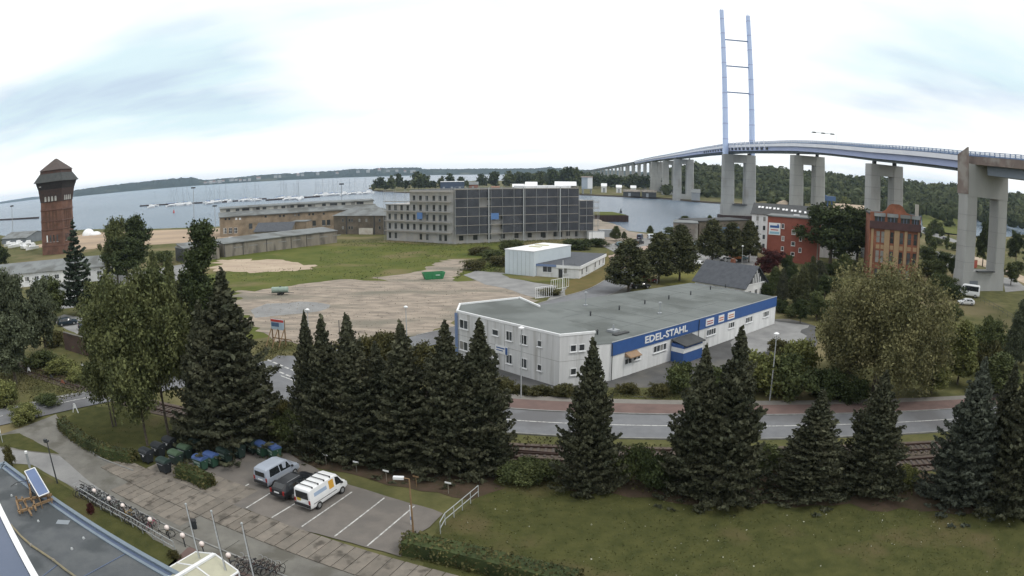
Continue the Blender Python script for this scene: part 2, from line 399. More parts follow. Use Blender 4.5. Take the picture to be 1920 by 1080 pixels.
for i in range(4):
    l, V = spruce_meshes(11 + i, R=4.2 + .3 * (i % 2)); tree_kind('spruce%d' % i, l, V, 'bark', 'spruce', 13.0, 2 * (3.7 + .3 * (i % 2)))
l, V = spruce_meshes(31, H=14, R=3.6, dens=1.5, bare=2.2, size=.3, whorl=.75, gap=.25); tree_kind('pine0', l, V, 'bark', 'pine', 14.0, 7.2)
for i in range(2):
    l, V = broad_meshes(40 + i, 15, 9.5, .2, 'oval', 250, 110, 1.05, .19, 12, .16, 1 + i, .08, .3); tree_kind('birch%d' % i, l, V, 'bark', 'leaf_birch', 15, 9.5)
l, V = broad_meshes(50, 15, 17, .1, 'round', 420, 210, 1.2, .15, 18, .6, 2, .30, .12); tree_kind('willow', l, V, 'bark', 'leaf_willow', 15, 17)
for i in range(3):
    l, V = broad_meshes(60 + i, 12, 9, .2, 'oval', 150, 110, 1.05, .26, 9, .3, 1, 0, .2); tree_kind('oval%d' % i, l, V, 'bark', 'leaf_dark', 12, 9)
for i in range(2):
    l, V = broad_meshes(70 + i, 11, 6.5, .2, 'cone', 230, 70, .72, .20, 7, .16, 1, 0, .1); tree_kind('cone%d' % i, l, V, 'bark', 'leaf_horn', 11, 6.5)
l, V = broad_meshes(80, 18, 6.5, .08, 'column', 190, 110, .9, .21, 9, .25, 1, .1, .2); tree_kind('column', l, V, 'bark', 'leaf_dark', 18, 6.5)
for i in range(3):
    l, V = broad_meshes(90 + i, 3.0, 5.0, .02, 'round', 90, 90, .65, .15, 7, .06, 3, 0, .1); tree_kind('bush%d' % i, l, V, 'bark', 'leaf_mid', 3.0, 5.0, 'foliage')
for i in range(3):
    l, V = broad_meshes(100 + i, 10, 9, .12, 'oval', 46, 26, 1.7, .85, 6, .3, 1, 0, .05); tree_kind('far%d' % i, l, V, 'bark', 'leaf_mid', 10, 9)

# ------------------------------------------------------------------ ground, water, far land
M['grass'] = mat('rough_grass', (0.075, 0.080, 0.034), (0.125, 0.120, 0.052), 0.35, 0.95, 0.4, 3, spec=0.05, c3=(0.17, 0.145, 0.08), s3=0.035)
M['field'] = mat('field_grass', (0.072, 0.092, 0.024), (0.115, 0.122, 0.036), 0.12, 0.95, 0.3, 2, spec=0.05, c3=(0.17, 0.14, 0.075), s3=0.05, c3pos=(.55, .7))
M['lawn'] = mat('lawn_grass', (0.050, 0.056, 0.021), (0.078, 0.080, 0.030), 0.7, 0.95, 0.5, 6, spec=0.05, c3=(0.10, 0.085, 0.042), s3=0.16, c3pos=(.55, .7))
M['sand'] = mat('sandy_soil', (0.36, 0.305, 0.25), (0.19, 0.165, 0.14), 0.75, 0.95, 1.0, 2.2, spec=0.05, stretch=(0.3, 0.75, 1, 0.25), c3=(0.175, 0.165, 0.135), s3=0.16, contrast=(.36, .66), c3pos=(.50, .68), detail=12)
M['sand_pale'] = mat('pale_sand', (0.46, 0.38, 0.29), (0.34, 0.27, 0.21), 0.2, 0.95, 0.3, 2, spec=0.05, stretch=(0.4, 1, 1, 0.1))
M['sand_orange'] = mat('orange_sand', (0.42, 0.32, 0.23), (0.29, 0.23, 0.175), 0.06, 0.95, 0.2, 1, spec=0.05, stretch=(0.3, 1, 1, 0.1))
M['earth'] = mat('bare_earth', (0.085, 0.06, 0.045), (0.06, 0.05, 0.032), 0.8, 0.95, 0.4, 5, spec=0.05)
M['asphalt'] = mat('road_asphalt', (0.185, 0.19, 0.20), (0.15, 0.155, 0.165), 0.6, 0.9, 0.2, 20, spec=0.2, c3=(0.13, 0.13, 0.135), s3=0.12)
M['asphalt_dark'] = mat('yard_asphalt', (0.105, 0.105, 0.105), (0.075, 0.075, 0.075), 0.4, 0.9, 0.2, 16, spec=0.2, c3=(0.13, 0.125, 0.115), s3=0.15)
M['asphalt_lot'] = mat('parking_asphalt', (0.185, 0.168, 0.152), (0.148, 0.136, 0.125), 0.5, 0.92, 0.25, 18, spec=0.15, c3=(0.145, 0.135, 0.125), s3=0.25)
M['asphalt_light'] = mat('worn_asphalt', (0.27, 0.27, 0.265), (0.20, 0.20, 0.20), 0.3, 0.95, 0.2, 9, spec=0.1)
M['concrete'] = mat('old_concrete', (0.195, 0.19, 0.17), (0.145, 0.14, 0.128), 0.5, 0.93, 0.25, 9, spec=0.1, c3=(0.12, 0.115, 0.10), s3=0.35)
M['slab'] = mat('concrete_slab', (0.225, 0.205, 0.175), (0.165, 0.152, 0.132), 0.8, 0.93, 0.3, 12, spec=0.1, island=0.0, c3=(0.14, 0.125, 0.11), s3=0.6)
M['red_paving'] = mat('red_paving', (0.175, 0.122, 0.11), (0.135, 0.098, 0.09), 0.6, 0.95, 0.2, 12, spec=0.1)
M['kerb'] = mat('kerb_stone', (0.26, 0.26, 0.25), (0.19, 0.19, 0.185), 1.5, 0.9, 0.2)
M['ballast'] = mat('track_ballast', (0.14, 0.115, 0.095), (0.095, 0.078, 0.066), 1.4, 0.95, 0.8, 7, spec=0.05)
M['line'] = mat('road_paint', (0.58, 0.58, 0.56), (0.24, 0.235, 0.23), 3.0, 0.8, contrast=(.44, .66))
def water_mat():
    m = bpy.data.materials.new('sea_water'); m.use_nodes = True; nt = m.node_tree; N = nt.nodes.new; L = nt.links.new; b = nt.nodes['Principled BSDF']
    geo = N('ShaderNodeNewGeometry')
    n = N('ShaderNodeTexNoise'); mp = N('ShaderNodeMapping'); mp.inputs['Scale'].default_value = (0.012, 0.004, 1); L(geo.outputs['Position'], mp.inputs[0]); L(mp.outputs[0], n.inputs['Vector'])
    n.inputs['Scale'].default_value = 1.0; n.inputs['Detail'].default_value = 5
    r = N('ShaderNodeValToRGB'); L(n.outputs['Fac'], r.inputs[0]); r.color_ramp.elements[0].position = .3; r.color_ramp.elements[1].position = .7
    r.color_ramp.elements[0].color = (0.075, 0.115, 0.165, 1); r.color_ramp.elements[1].color = (0.12, 0.165, 0.22, 1); L(r.outputs[0], b.inputs['Base Color'])
    b.inputs['Roughness'].default_value = 0.25; b.inputs['IOR'].default_value = 1.33; b.inputs['Specular IOR Level'].default_value = 0.36
    nb = N('ShaderNodeTexNoise'); nb.inputs['Scale'].default_value = 0.55; nb.inputs['Detail'].default_value = 6; nb.inputs['Roughness'].default_value = .7
    mb2 = N('ShaderNodeMapping'); mb2.inputs['Scale'].default_value = (1, 0.6, 1); L(geo.outputs['Position'], mb2.inputs[0]); L(mb2.outputs[0], nb.inputs['Vector'])
    bp = N('ShaderNodeBump'); bp.inputs['Strength'].default_value = 1.0; bp.inputs['Distance'].default_value = 1.3; L(nb.outputs['Fac'], bp.inputs['Height']); L(bp.outputs[0], b.inputs['Normal'])
    return m
M['water'] = water_mat()
mb = MB(); R_ = 26000; n = 48; mb.add([(0, 0, -1.5)] + [(R_ * math.cos(2 * math.pi * i / n), R_ * math.sin(2 * math.pi * i / n), -1.5) for i in range(n)], [(0, 1 + i, 1 + (i + 1) % n) for i in range(n)])
structure('sea_water', mb, M['water'])
def land(name, pts, m, z=0.0, amp=3, step=14, seed=1):
    P = rough_line(pts, amp, step, seed); o = wsheet(name, P, z, m)
    mb = MB(); n = len(P)
    for i in range(n): a, b = P[i], P[(i + 1) % n]; mb.add([(*a, z), (*b, z), (b[0], b[1], -2.2), (a[0], a[1], -2.2)], [(0, 1, 2, 3)])
    s = structure('shore_bank', mb, M['ballast']); return o
shore = [(-900, 700), (-700, 560), (-480, 420)] + [G(20, 442), G(60, 440), G(165, 430), G(290, 429), G(460, 424)] + [(-100, 318), (-60, 330), (0, 322), (30, 300), G(1110, 410), G(1140, 417), G(1182, 433), G(1215, 436), G(1300, 441), G(1330, 430)] + [(112, 330), (200, 335), (290, 318), (340, 340), (372, 366), (620, 480), (900, 560), (1500, 500), (1500, -900), (-1500, -900), (-1500, 500)]
land('ground', shore, M['grass'], 0.0, 3, 14)
isl = [G(692, 353, -1.5), G(700, 358, -1.5), G(760, 362, -1.5), G(860, 361, -1.5), G(1000, 363, -1.5), G(1110, 367, -1.5), G(1240, 373, -1.5), G(1330, 381, -1.5), G(1560, 396, -1.5), G(1700, 398, -1.5), G(1830, 399, -1.5), (1100, 1000), (2600, 1500), (2600, 5200), (900, 5200), (120, 3300), (150, 1500)] + [G(990, 341, -1.5), G(900, 339, -1.5), G(860, 343, -1.5), G(760, 346, -1.5)]
land('far_bank', isl, M['grass'], 0.0, 3, 20, 3)
# mole with sheet piling in the channel
M['rust'] = mat('rusty_sheet_pile', (0.035, 0.024, 0.026), (0.055, 0.035, 0.03), 1, 0.85)
a = G(1120, 416, -1.5); b = G(1178, 416, -1.5)
mole = thing('mole', 'dark rusty sheet pile mole with grass on top, jutting into the channel', 'mole', (b.x, b.y, -1.5))
d = (b - a).normalized(); nn = Vector((-d.y, d.x, 0))
part('sheet_pile_wall', MB().obox(a - d * 60, b - a + d * 60, nn * 26, (0, 0, 3.4)), M['rust'], mole)
mbp = MB()
for i in range(34): p = b - d * (i * 2.0 + .6); mbp.obox(p - nn * .25 - d * .5, d * 1.0, nn * .3, (0, 0, 3.3))
for i in range(12): p = b + nn * (i * 2.0 + .8); mbp.obox(p - nn * .5, d * .25, nn * 1.0, (0, 0, 3.3))
o = part('pile', mbp, M['rust'], mole); o['kind'] = 'stuff'
part('turf', MB().obox(a - d * 59 + nn * .8 + Vector((0, 0, 3.41)), b - a + d * 58, nn * 24, (0, 0, .35)), M['field'], mole)

def ridge(name, tab, dist, depth, m, base_z=-1.5, step=4, amp=0.18, seed=0, rows=5, sharp=1.0):
    "a wooded hill line standing at a real distance: rows of lumpy ground from the shore up to the crest and down behind"
    xs = np.arange(tab[0][0], tab[-1][0] + .1, step); ys = np.interp(xs, [t[0] for t in tab], [t[1] for t in tab]); mb = MB(); vs = []
    for j in range(rows + 2):
        f = j / rows; D = dist + depth * f
        for i, x in enumerate(xs):
            P0 = AZ(x, dist); P = AZ(x, D); top = ZT(P0, x, ys[i]) + 0.0
            h = (top - base_z); nz = mnoise.noise(Vector((x * .11, f * 3.1, seed))) * .5 + mnoise.noise(Vector((x * .37, f * 7.1, seed + 5))) * .5
            prof = (math.sin(min(1, f) * math.pi / 2)) ** .7 if f <= 1 else 0
            z = base_z + h * prof * (1 + amp * nz * (0.3 + .7 * (1 - abs(.5 - f)))) if 0 < f <= 1 else base_z
            if f > 1: D = dist + depth * 1.25; P = AZ(x, D)
            jit = depth * .04 * mnoise.noise(Vector((x * .5, f * 5, seed + 9)))
            P = AZ(x, D + jit); vs.append((P.x, P.y, z))
    nx = len(xs); fs = []
    for j in range(rows + 1):
        for i in range(nx - 1): fs.append((j * nx + i, j * nx + i + 1, (j + 1) * nx + i + 1, (j + 1) * nx + i))
    mb.add(vs, fs); return structure(name, mb, m)
M['hill_far'] = mat('far_hill_woods', (0.016, 0.026, 0.022), (0.034, 0.048, 0.038), 0.02, 0.95, spec=0.02, c3=(0.075, 0.08, 0.055), s3=0.004, c3pos=(.6, .68), island=0)
ridge('distant_coast', [(-80, 392), (0, 378.5), (30, 373.5), (60, 369), (100, 367), (140, 362), (160, 361)], 9000, 1500, M['hill_far'], seed=1)
ridge('wooded_coast', [(138, 358), (143, 355), (160, 352.5), (200, 347), (250, 341), (300, 336), (340, 332), (362, 331), (376, 335), (384, 337), (400, 336), (420, 334), (440, 332.5), (480, 328), (520, 325), (560, 324), (573, 321), (600, 321), (640, 318), (660, 315), (700, 316), (704, 314), (740, 313), (790, 312.5), (792, 316), (820, 316), (880, 316), (900, 315), (940, 315.5), (1000, 315), (1030, 312), (1060, 316), (1100, 318), (1150, 319), (1200, 322), (1240, 324)], 4600, 900, M['hill_far'], seed=2, step=2, amp=.35, rows=8)

def haze_box(dens, col):
    m = bpy.data.materials.new('haze_air'); m.use_nodes = True; nt = m.node_tree; nt.nodes.clear(); o = nt.nodes.new('ShaderNodeOutputMaterial'); v = nt.nodes.new('ShaderNodeVolumePrincipled'); v.inputs['Density'].default_value = dens; v.inputs['Color'].default_value = (*col, 1); v.inputs['Anisotropy'].default_value = 0.3
    nt.links.new(v.outputs[0], o.inputs['Volume']); mb = MB().box(0, 5200, 64, 24000, 12800, 135.4); ob = link(bpy.data.objects.new('haze', mb.mesh('haze', m))); ob['kind'] = 'stuff'; return ob
haze_box(0.000055, (0.66, 0.82, 1.0))
# ------------------------------------------------------------------ field, soil, roads
gsheet('meadow', [(330, 500), (470, 470), (632, 455), (725, 455), (850, 460), (960, 455), (940, 500), (880, 520), (850, 560), (700, 600), (450, 640), (330, 620), (300, 540)], 0.01, M['field'], 2.0, 6, seed=2)
gsheet('soil_patch', [(405, 488), (440, 486), (535, 489), (560, 494), (597, 498), (565, 506), (520, 512), (450, 510), (400, 506)], 0.03, M['sand_pale'], 2.4, 2.0, seed=3)
gsheet('building_plot', [(440, 548), (500, 540), (560, 530), (640, 521), (700, 524), (770, 512), (800, 500), (835, 486), (890, 486), (880, 500), (862, 512), (850, 525), (905, 528), (960, 540), (1008, 550), (1008, 580), (860, 600), (856, 612), (800, 622), (730, 634), (640, 642), (520, 640), (470, 622), (445, 590)], 0.03, M['sand'], 2.4, 1.8, seed=4)
gsheet('chalky_patch', [(470, 582), (500, 570), (560, 566), (620, 572), (600, 584), (520, 592), (480, 596)], 0.045, M['asphalt_light'], .8, 2, seed=5)
gsheet('grass_island', [(430, 514), (520, 510), (600, 512), (730, 527), (640, 524), (560, 533), (470, 546), (430, 546)], 0.04, M['field'], .9, 2.5, seed=6)
gsheet('access_road', [(868, 516), (892, 508), (945, 512), (960, 522), (1000, 530), (1045, 536), (1035, 556), (1010, 560), (960, 545), (910, 534)], 0.055, M['asphalt_light'], .4, 3, seed=7)
gsheet('grass_verge', [(940, 514), (1060, 522), (1062, 530), (1000, 529), (955, 522)], 0.07, M['field'], .3, 2, seed=8)
gsheet('forecourt', [(1035, 556), (1010, 575), (1020, 585), (1100, 552), (1098, 546), (1060, 540)], 0.05, M['asphalt_light'], .2, 2, seed=9)
gsheet('beach', [(60, 462), (100, 452), (165, 437), (290, 432), (460, 427), (450, 446), (380, 454), (300, 458), (200, 464), (140, 470)], 0.03, M['sand_orange'], 1.2, 8, seed=10)
gsheet('gravel_yard', [(200, 520), (290, 505), (345, 495), (350, 515), (345, 545), (300, 560), (240, 550), (180, 570), (110, 580), (100, 560)], 0.02, M['asphalt_light'], 1, 4, seed=11)
gsheet('slipway', [(1110, 408), (1150, 420), (1182, 434), (1240, 442), (1200, 470), (1140, 465), (1110, 452)], 0.03, M['sand'], 1.0, 5, seed=12)
gsheet('car_park', [(1130, 462), (1200, 446), (1290, 448), (1420, 478), (1420, 500), (1290, 500), (1240, 492), (1165, 480)], 0.05, M['asphalt_light'], .5, 4, seed=13)
gsheet('paved_court', [(1205, 462), (1240, 458), (1248, 485), (1200, 500), (1150, 505), (1140, 480)], 0.065, mat('pink_paving', (0.38, 0.29, 0.24), (0.30, 0.235, 0.20), .3, .95), .3, 4, seed=14)
gsheet('dry_grass', [(1140, 470), (1150, 520), (1100, 548), (1062, 556), (1062, 530), (1130, 505)], 0.075, mat('dry_grass', (0.15, 0.115, 0.05), (0.11, 0.10, 0.04), .4, .95, .3, spec=.05), .4, 3, seed=15)
gsheet('street_lawn', [(1240, 510), (1290, 498), (1320, 500), (1310, 540), (1240, 534), (1232, 530)], 0.075, mat('yellow_lawn', (0.155, 0.145, 0.045), (0.115, 0.12, 0.04), .4, .95, .3, spec=.05), .3, 3, seed=16)
# roads
west = smooth_line([(-110, -8), (-84, 25), (-60.6, 52.9), (-51.9, 63.2), (-42, 73), (-29.5, 82.5)] + [G(840, 629).xy, G(1062, 566).xy, G(1130, 545).xy, G(1170, 521).xy, G(1212, 496).xy, G(1240, 474).xy], 8)
east = smooth_line([(-31, 80), (-24, 74), (-15, 68.2), (-1, 63.7), (20, 60.4), (41, 57.2), (70, 52.5), (120, 43)], 8)
structure('main_road', strip_mb(west, -3.1, 3.1, 0.09), M['asphalt'])
structure('side_road', strip_mb(east, -3.15, 3.15, 0.095), M['asphalt'])
gsheet('road_junction', [(455, 735), (500, 762), (575, 770), (600, 700), (560, 668), (520, 668), (490, 690)], 0.10, M['asphalt'], 0.0)
EV = [p for p in east if p.x > -13]
structure('kerb', ribbon_mb(EV, 3.15, 3.33, -.1, 0.2), M['kerb'])
structure('cycle_path', strip_mb(EV, 3.34, 6.3, 0.185), M['red_paving'])
structure('footpath', strip_mb(EV, 6.3, 7.7, 0.18), mat('grey_paving', (0.22, 0.205, 0.185), (0.17, 0.16, 0.145), .8, .95))
structure('kerb', ribbon_mb(EV, -3.4, -3.2, -.1, 0.14), M['kerb'])
WV = [p for p in west if p.y < 70]
structure('kerb', ribbon_mb(WV, 3.1, 3.3, -.1, 0.13), M['kerb'])
WB = [p for p in west if 95 < p.y < 150]
structure('kerb', ribbon_mb(WB, 3.1, 3.35, -.1, 0.16), M['kerb'])
structure('footpath', strip_mb(WB, -5.2, -3.3, 0.12), M['concrete'])
structure('kerb', ribbon_mb(WB, -3.3, -3.1, -.1, 0.14), M['kerb'])
def dashes(name, line, off, w, on, gap, z, start=0.0):
    mb = MB(); acc = -start; ln = offset_line(line, off)
    for i in range(len(ln) - 1):
        a, b = ln[i], ln[i + 1]; L = (b - a).length; k = max(1, int(L / .5)); t = (b - a).normalized(); nn = Vector((-t.y, t.x)) * w / 2
        for j in range(k):
            acc += L / k
            if gap <= 0 or acc % (on + gap) < on:
                p, q = a.lerp(b, j / k), a.lerp(b, (j + 1) / k); mb.add([(*(p - nn), z), (*(q - nn), z), (*(q + nn), z), (*(p + nn), z)], [(0, 1, 2, 3)])
    return structure(name, mb, M['line'])
dashes('lane_line', [p for p in east if p.x > -12], 0.05, .16, 1, 0, 0.105)
dashes('lane_line', [p for p in west if p.y < 58], 0.3, .16, 3.2, 3.0, 0.10, 1.5)
dashes('lane_line', [p for p in west if 58 < p.y < 72], 0.3, .16, 1, 0, 0.10)
dashes('edge_line', [p for p in west if p.y < 70], 2.85, .14, 1, 0, 0.10)
def pxline(name, a, b, w, z, on=0, gap=0):
    A, B = G(*a), G(*b); return dashes(name, [A.xy, B.xy], 0, w, on or 1, gap, z)
pxline('junction_marking', (502, 676), (557, 699), .3, .115, .55, .25)
pxline('junction_marking', (520, 697), (553, 711), .3, .115, .55, .25)
pxline('junction_marking', (527, 706), (556, 717), .18, .115)
pxline('junction_marking', (488, 685), (520, 697), .18, .115)
# yard in front of the hall
gsheet('yard', [(1140, 712), (1300, 655), (1452, 598), (1478, 598), (1530, 612), (1530, 650), (1440, 692), (1300, 742), (1230, 746), (1150, 742), (1060, 738), (1000, 745), (920, 738), (850, 690), (852, 660), (1048, 716)], 0.02, M['asphalt_dark'], .5, 3, seed=17)
gsheet('weed_strip', [(930, 740), (1260, 744), (1400, 752), (1400, 738), (1240, 728), (1150, 727), (1050, 735), (960, 722), (930, 715)], 0.035, M['grass'], .6, 2, seed=18)
gsheet('worn_yard', [(1380, 625), (1452, 603), (1515, 610), (1500, 640), (1430, 662), (1370, 655)], 0.035, M['asphalt_light'], .8, 2, seed=19)
# railway
def railway(name, label, line, xr, lbl2=None):
    root = thing(name, label, 'railway track', (line[len(line) // 2][0], line[len(line) // 2][1], 0))
    L = smooth_line(line, 10)
    dz = .012 if 'siding' in name else 0
    part('ballast_bed', ribbon_mb(L, -1.75, 1.75, -.05, 0.08 + dz), M['ballast'], root)
    for s in (-.75, .75): part('rail', ribbon_mb(L, s - .045, s + .045, .12, .30 + dz), M['rail'], root)
    me = MB().box(0, 0, 0, 0.24, 2.4, .14).mesh('sleeper', M['sleeper'])
    acc = 0
    for i in range(len(L) - 1):
        a, b = L[i], L[i + 1]; d = (b - a).length; t = math.atan2((b - a).y, (b - a).x); s = 0
        while acc < d:
            p = a.lerp(b, acc / d)
            if xr[0] < p.x < xr[1]: pobj('sleeper', me, root, (p.x, p.y, .09 + dz), t)
            acc += .68
        acc -= d
    return root
M['rail'] = mat('rusty_rail', (0.05, 0.03, 0.025), (0.075, 0.045, 0.035), 3, .7)
M['sleeper'] = mat('sleeper', (0.115, 0.095, 0.085), (0.07, 0.06, 0.055), 3, .95)
railway('railway_track', 'rusty single railway track with concrete sleepers between the main road and the row of spruces', [(-96, 79), G(40, 690).xy, G(160, 727).xy, (-36, 61.5), (-18, 58.6), (-0.5, 56.0), (20, 53.3), (38, 50.4), (90, 41)], (-74, 60))
railway('siding_track', 'second rusty railway track on the lawn side, seen in the gap beside the bluish spruce', [(-14, 57.2), (2, 54.5), (18, 50.5), (36.3, 47.0), (90, 37.5)], (22, 60))

# ------------------------------------------------------------------ foreground: lawn, car park, driveway
gsheet('lawn', [(780, 1120), (800, 1020), (830, 985), (905, 925), (950, 875), (1040, 868), (1300, 880), (1700, 895), (2050, 880), (2200, 1100), (1900, 1300), (1000, 1300)], 0.03, M['lawn'], .5, 2, seed=20)
gsheet('earth_bed', [(545, 862), (620, 884), (700, 902), (790, 922), (880, 936), (950, 915), (900, 870), (760, 850), (560, 830)], 0.035, M['earth'], .5, 1.2, seed=21)
gsheet('earth_bed', [(1000, 900), (1100, 925), (1300, 945), (1560, 948), (1900, 960), (2000, 930), (1900, 890), (1500, 880), (1200, 880), (1060, 885)], 0.045, M['earth'], .8, 1.5, seed=22)
gsheet('birch_lawn', [(112, 790), (170, 762), (240, 770), (350, 790), (420, 800), (450, 830), (350, 850), (270, 880), (250, 872), (180, 845), (125, 812)], 0.03, M['lawn'], .2, 1.5, seed=23)
lot = gsheet('parking_lot', [(262, 893), (300, 868), (345, 845), (420, 846), (520, 838), (560, 862), (640, 905), (725, 932), (790, 950), (830, 964), (805, 990), (762, 1010), (752, 1045), (688, 1028), (628, 1011), (566, 995), (500, 971), (428, 945), (400, 932), (330, 905)], 0.075, M['asphalt_lot'], .12, 1.0, seed=24)
drive = gsheet('driveway', [(-120, 850), (0, 815), (38, 803), (105, 777), (113, 790), (108, 800), (125, 816), (190, 860), (250, 885), (330, 912), (430, 948), (566, 1000), (690, 1034), (760, 1056), (900, 1098), (1050, 1150), (900, 1400), (560, 1200), (430, 1090), (340, 1045), (150, 925), (100, 890), (60, 870), (0, 842), (-100, 850), ], 0.02, M['concrete'], 0.05, 1.5, seed=25)
gsheet('grass_wedge', [(-60, 832), (0, 817), (36, 813), (70, 830), (112, 852), (60, 846), (0, 838)], 0.04, M['lawn'], .15, 1, seed=26)
gsheet('side_path', [(-60, 842), (0, 841), (60, 848), (112, 855), (170, 905), (235, 946), (200, 945), (120, 905), (60, 872), (0, 868)], 0.035, M['asphalt_light'], .05, 1.2, seed=27)
gsheet('grass_strip', [(60, 880), (110, 905), (160, 935), (250, 985), (335, 1040), (330, 1075), (200, 1010), (100, 935), (40, 900)], 0.05, M['lawn'], .1, 1, seed=28)
gsheet('red_forecourt', [(352, 1028), (380, 1022), (420, 1040), (450, 1052), (470, 1075), (500, 1120), (400, 1140), (315, 1080), (310, 1066)], 0.05, M['red_paving'], .05, 1, seed=29)
for a, b in (((417.5, 937.5), (467, 909)), ((462, 954), (507, 926)), ((510, 972), (558, 943)), ((566, 989), (660, 924)), ((627.5, 1007.5), (721, 935)), ((689, 1025), (777.5, 950))):
    pxline('bay_line', a, b, .12, 0.085)
# concrete slabs of the lane
A0, A1 = G(446, 951), G(762, 1055); U = (A1 - A0).normalized(); NN = Vector((U.y, -U.x, 0))    # NN points to the annex
BAY = (G(661, 924) - G(566, 989)).normalized()
rs = random.Random(5)
slab_me = []
for k in range(6):
    w, l = .93 + .01 * k, 3.0; mb = MB(); t = rs.uniform(-.006, .006)
    mb.hexa([(-w / 2, -l / 2, -.1), (w / 2, -l / 2, -.1), (w / 2, l / 2, -.1), (-w / 2, l / 2, -.1), (-w / 2, -l / 2, t), (w / 2, -l / 2, 0), (w / 2, l / 2, -t), (-w / 2, l / 2, 0)])
    slab_me.append(mb.mesh('concrete_slab', mat('concrete_slab_%s' % 'abcdef'[k], tuple(v * (0.86 + .045 * k) for v in (0.235, 0.208, 0.178)), tuple(v * (.78 + .04 * k) for v in (0.20, 0.182, 0.158)), 1.1, .93, .3, 12, spec=.1, c3=(0.10, 0.09, 0.078), s3=.8, c3pos=(.55, .66))))
ang = math.atan2(BAY.y, BAY.x) - math.pi / 2
stepu = 1.0 / max(.5, abs(BAY.x * U.y - BAY.y * U.x))
def slab_row(n0, u0, u1, ln):
    u = u0
    while u < u1:
        c = A0 + U * u + NN * 0.0 - BAY * (n0 + ln / 2)
        o = pobj('concrete_slab', slab_me[rs.randrange(6)], drive, (c.x, c.y, .085 + rs.uniform(-.008, .008)), ang + rs.uniform(-.012, .012)); o.scale = (.97, ln / 3.04, 1)
        u += stepu
slab_row(0.0, -2, 24, 3.0)
slab_row(-3.15, -12, -.5, 3.1); slab_row(0.0, -16, -2.5, 3.0); slab_row(3.05, -11, -1, 2.2)
# larger cast plates along the kerb
pl = MB().box(0, 0, 0, 4.6, 3.0, .1).mesh('concrete_plate', M['concrete'])
for i in range(-6, 6):
    c = A0 + U * (i * 4.7 + 1.5) - BAY * 4.95 + NN * 0.4
    if i > -2: pobj('concrete_plate', pl, drive, (c.x, c.y, .02), math.atan2(U.y, U.x))
K0, K1 = G(150, 902), G(560, 1092)
structure('kerb', ribbon_mb([K0.xy, G(240, 950).xy, G(330, 995).xy, G(440, 1043).xy, K1.xy], -.07, .07, -.1, .15), M['kerb'])
structure('kerb', ribbon_mb([G(114, 786).xy, G(109, 798).xy, G(127, 817).xy, G(190, 861).xy, G(250, 884).xy], -.07, .07, -.1, .15), M['kerb'])
# ------------------------------------------------------------------ building helpers
M['white_wall'] = mat('white_render', (0.74, 0.745, 0.75), (0.62, 0.625, 0.63), 1.2, .85, c3=(0.36, 0.35, 0.33), s3=.55, stretch=(1, 1, .12), c3pos=(.58, .75))
M['panel_wall'] = mat('stained_concrete_panel', (0.64, 0.645, 0.65), (0.54, 0.545, 0.55), 1.2, .9, c3=(0.33, 0.32, 0.30), s3=.9, stretch=(1, 1, .09), c3pos=(.56, .78))
M['white'] = tint('white_paint', (0.78, 0.79, 0.80), .08, .6)
M['pvc'] = tint('white_plastic', (0.72, 0.73, 0.74), .06, .5)
M['glass'] = mat('window_glass', (0.028, 0.032, 0.036), (0.05, 0.055, 0.06), .9, .12, spec=.6)
M['roof_felt'] = mat('roof_felt', (0.175, 0.19, 0.185), (0.145, 0.158, 0.155), .25, .95, .15, 8, spec=.1, c3=(0.115, 0.125, 0.12), s3=.13)
M['felt_seam'] = mat('felt_seam', (0.15, 0.162, 0.158), (0.125, 0.137, 0.134), .5, .95)
M['roof_dark'] = mat('dark_roof', (0.075, 0.078, 0.08), (0.055, 0.058, 0.06), .8, .85, .2, 5)
M['roof_slate'] = mat('slate_roof', (0.085, 0.092, 0.105), (0.062, 0.068, 0.08), 1.2, .8, .3, 6)
M['roof_grey'] = mat('grey_sheet_roof', (0.20, 0.215, 0.215), (0.15, 0.16, 0.165), .3, .9, c3=(0.12, 0.125, 0.12), s3=.15)
M['blue'] = tint('blue_paint', (0.035, 0.10, 0.30), .12, .5)
M['blue_trim'] = tint('blue_grey_trim', (0.17, 0.24, 0.42), .1, .5)
M['dark'] = tint('dark_metal', (0.04, 0.045, 0.05), .2, .6)
M['grey_metal'] = tint('grey_metal', (0.30, 0.32, 0.34), .15, .5)
M['wood'] = mat('raw_timber', (0.27, 0.18, 0.10), (0.17, 0.11, 0.06), 3, .85)
M['brick_red'] = mat('red_render', (0.27, 0.09, 0.065), (0.23, 0.075, 0.055), .5, .9)
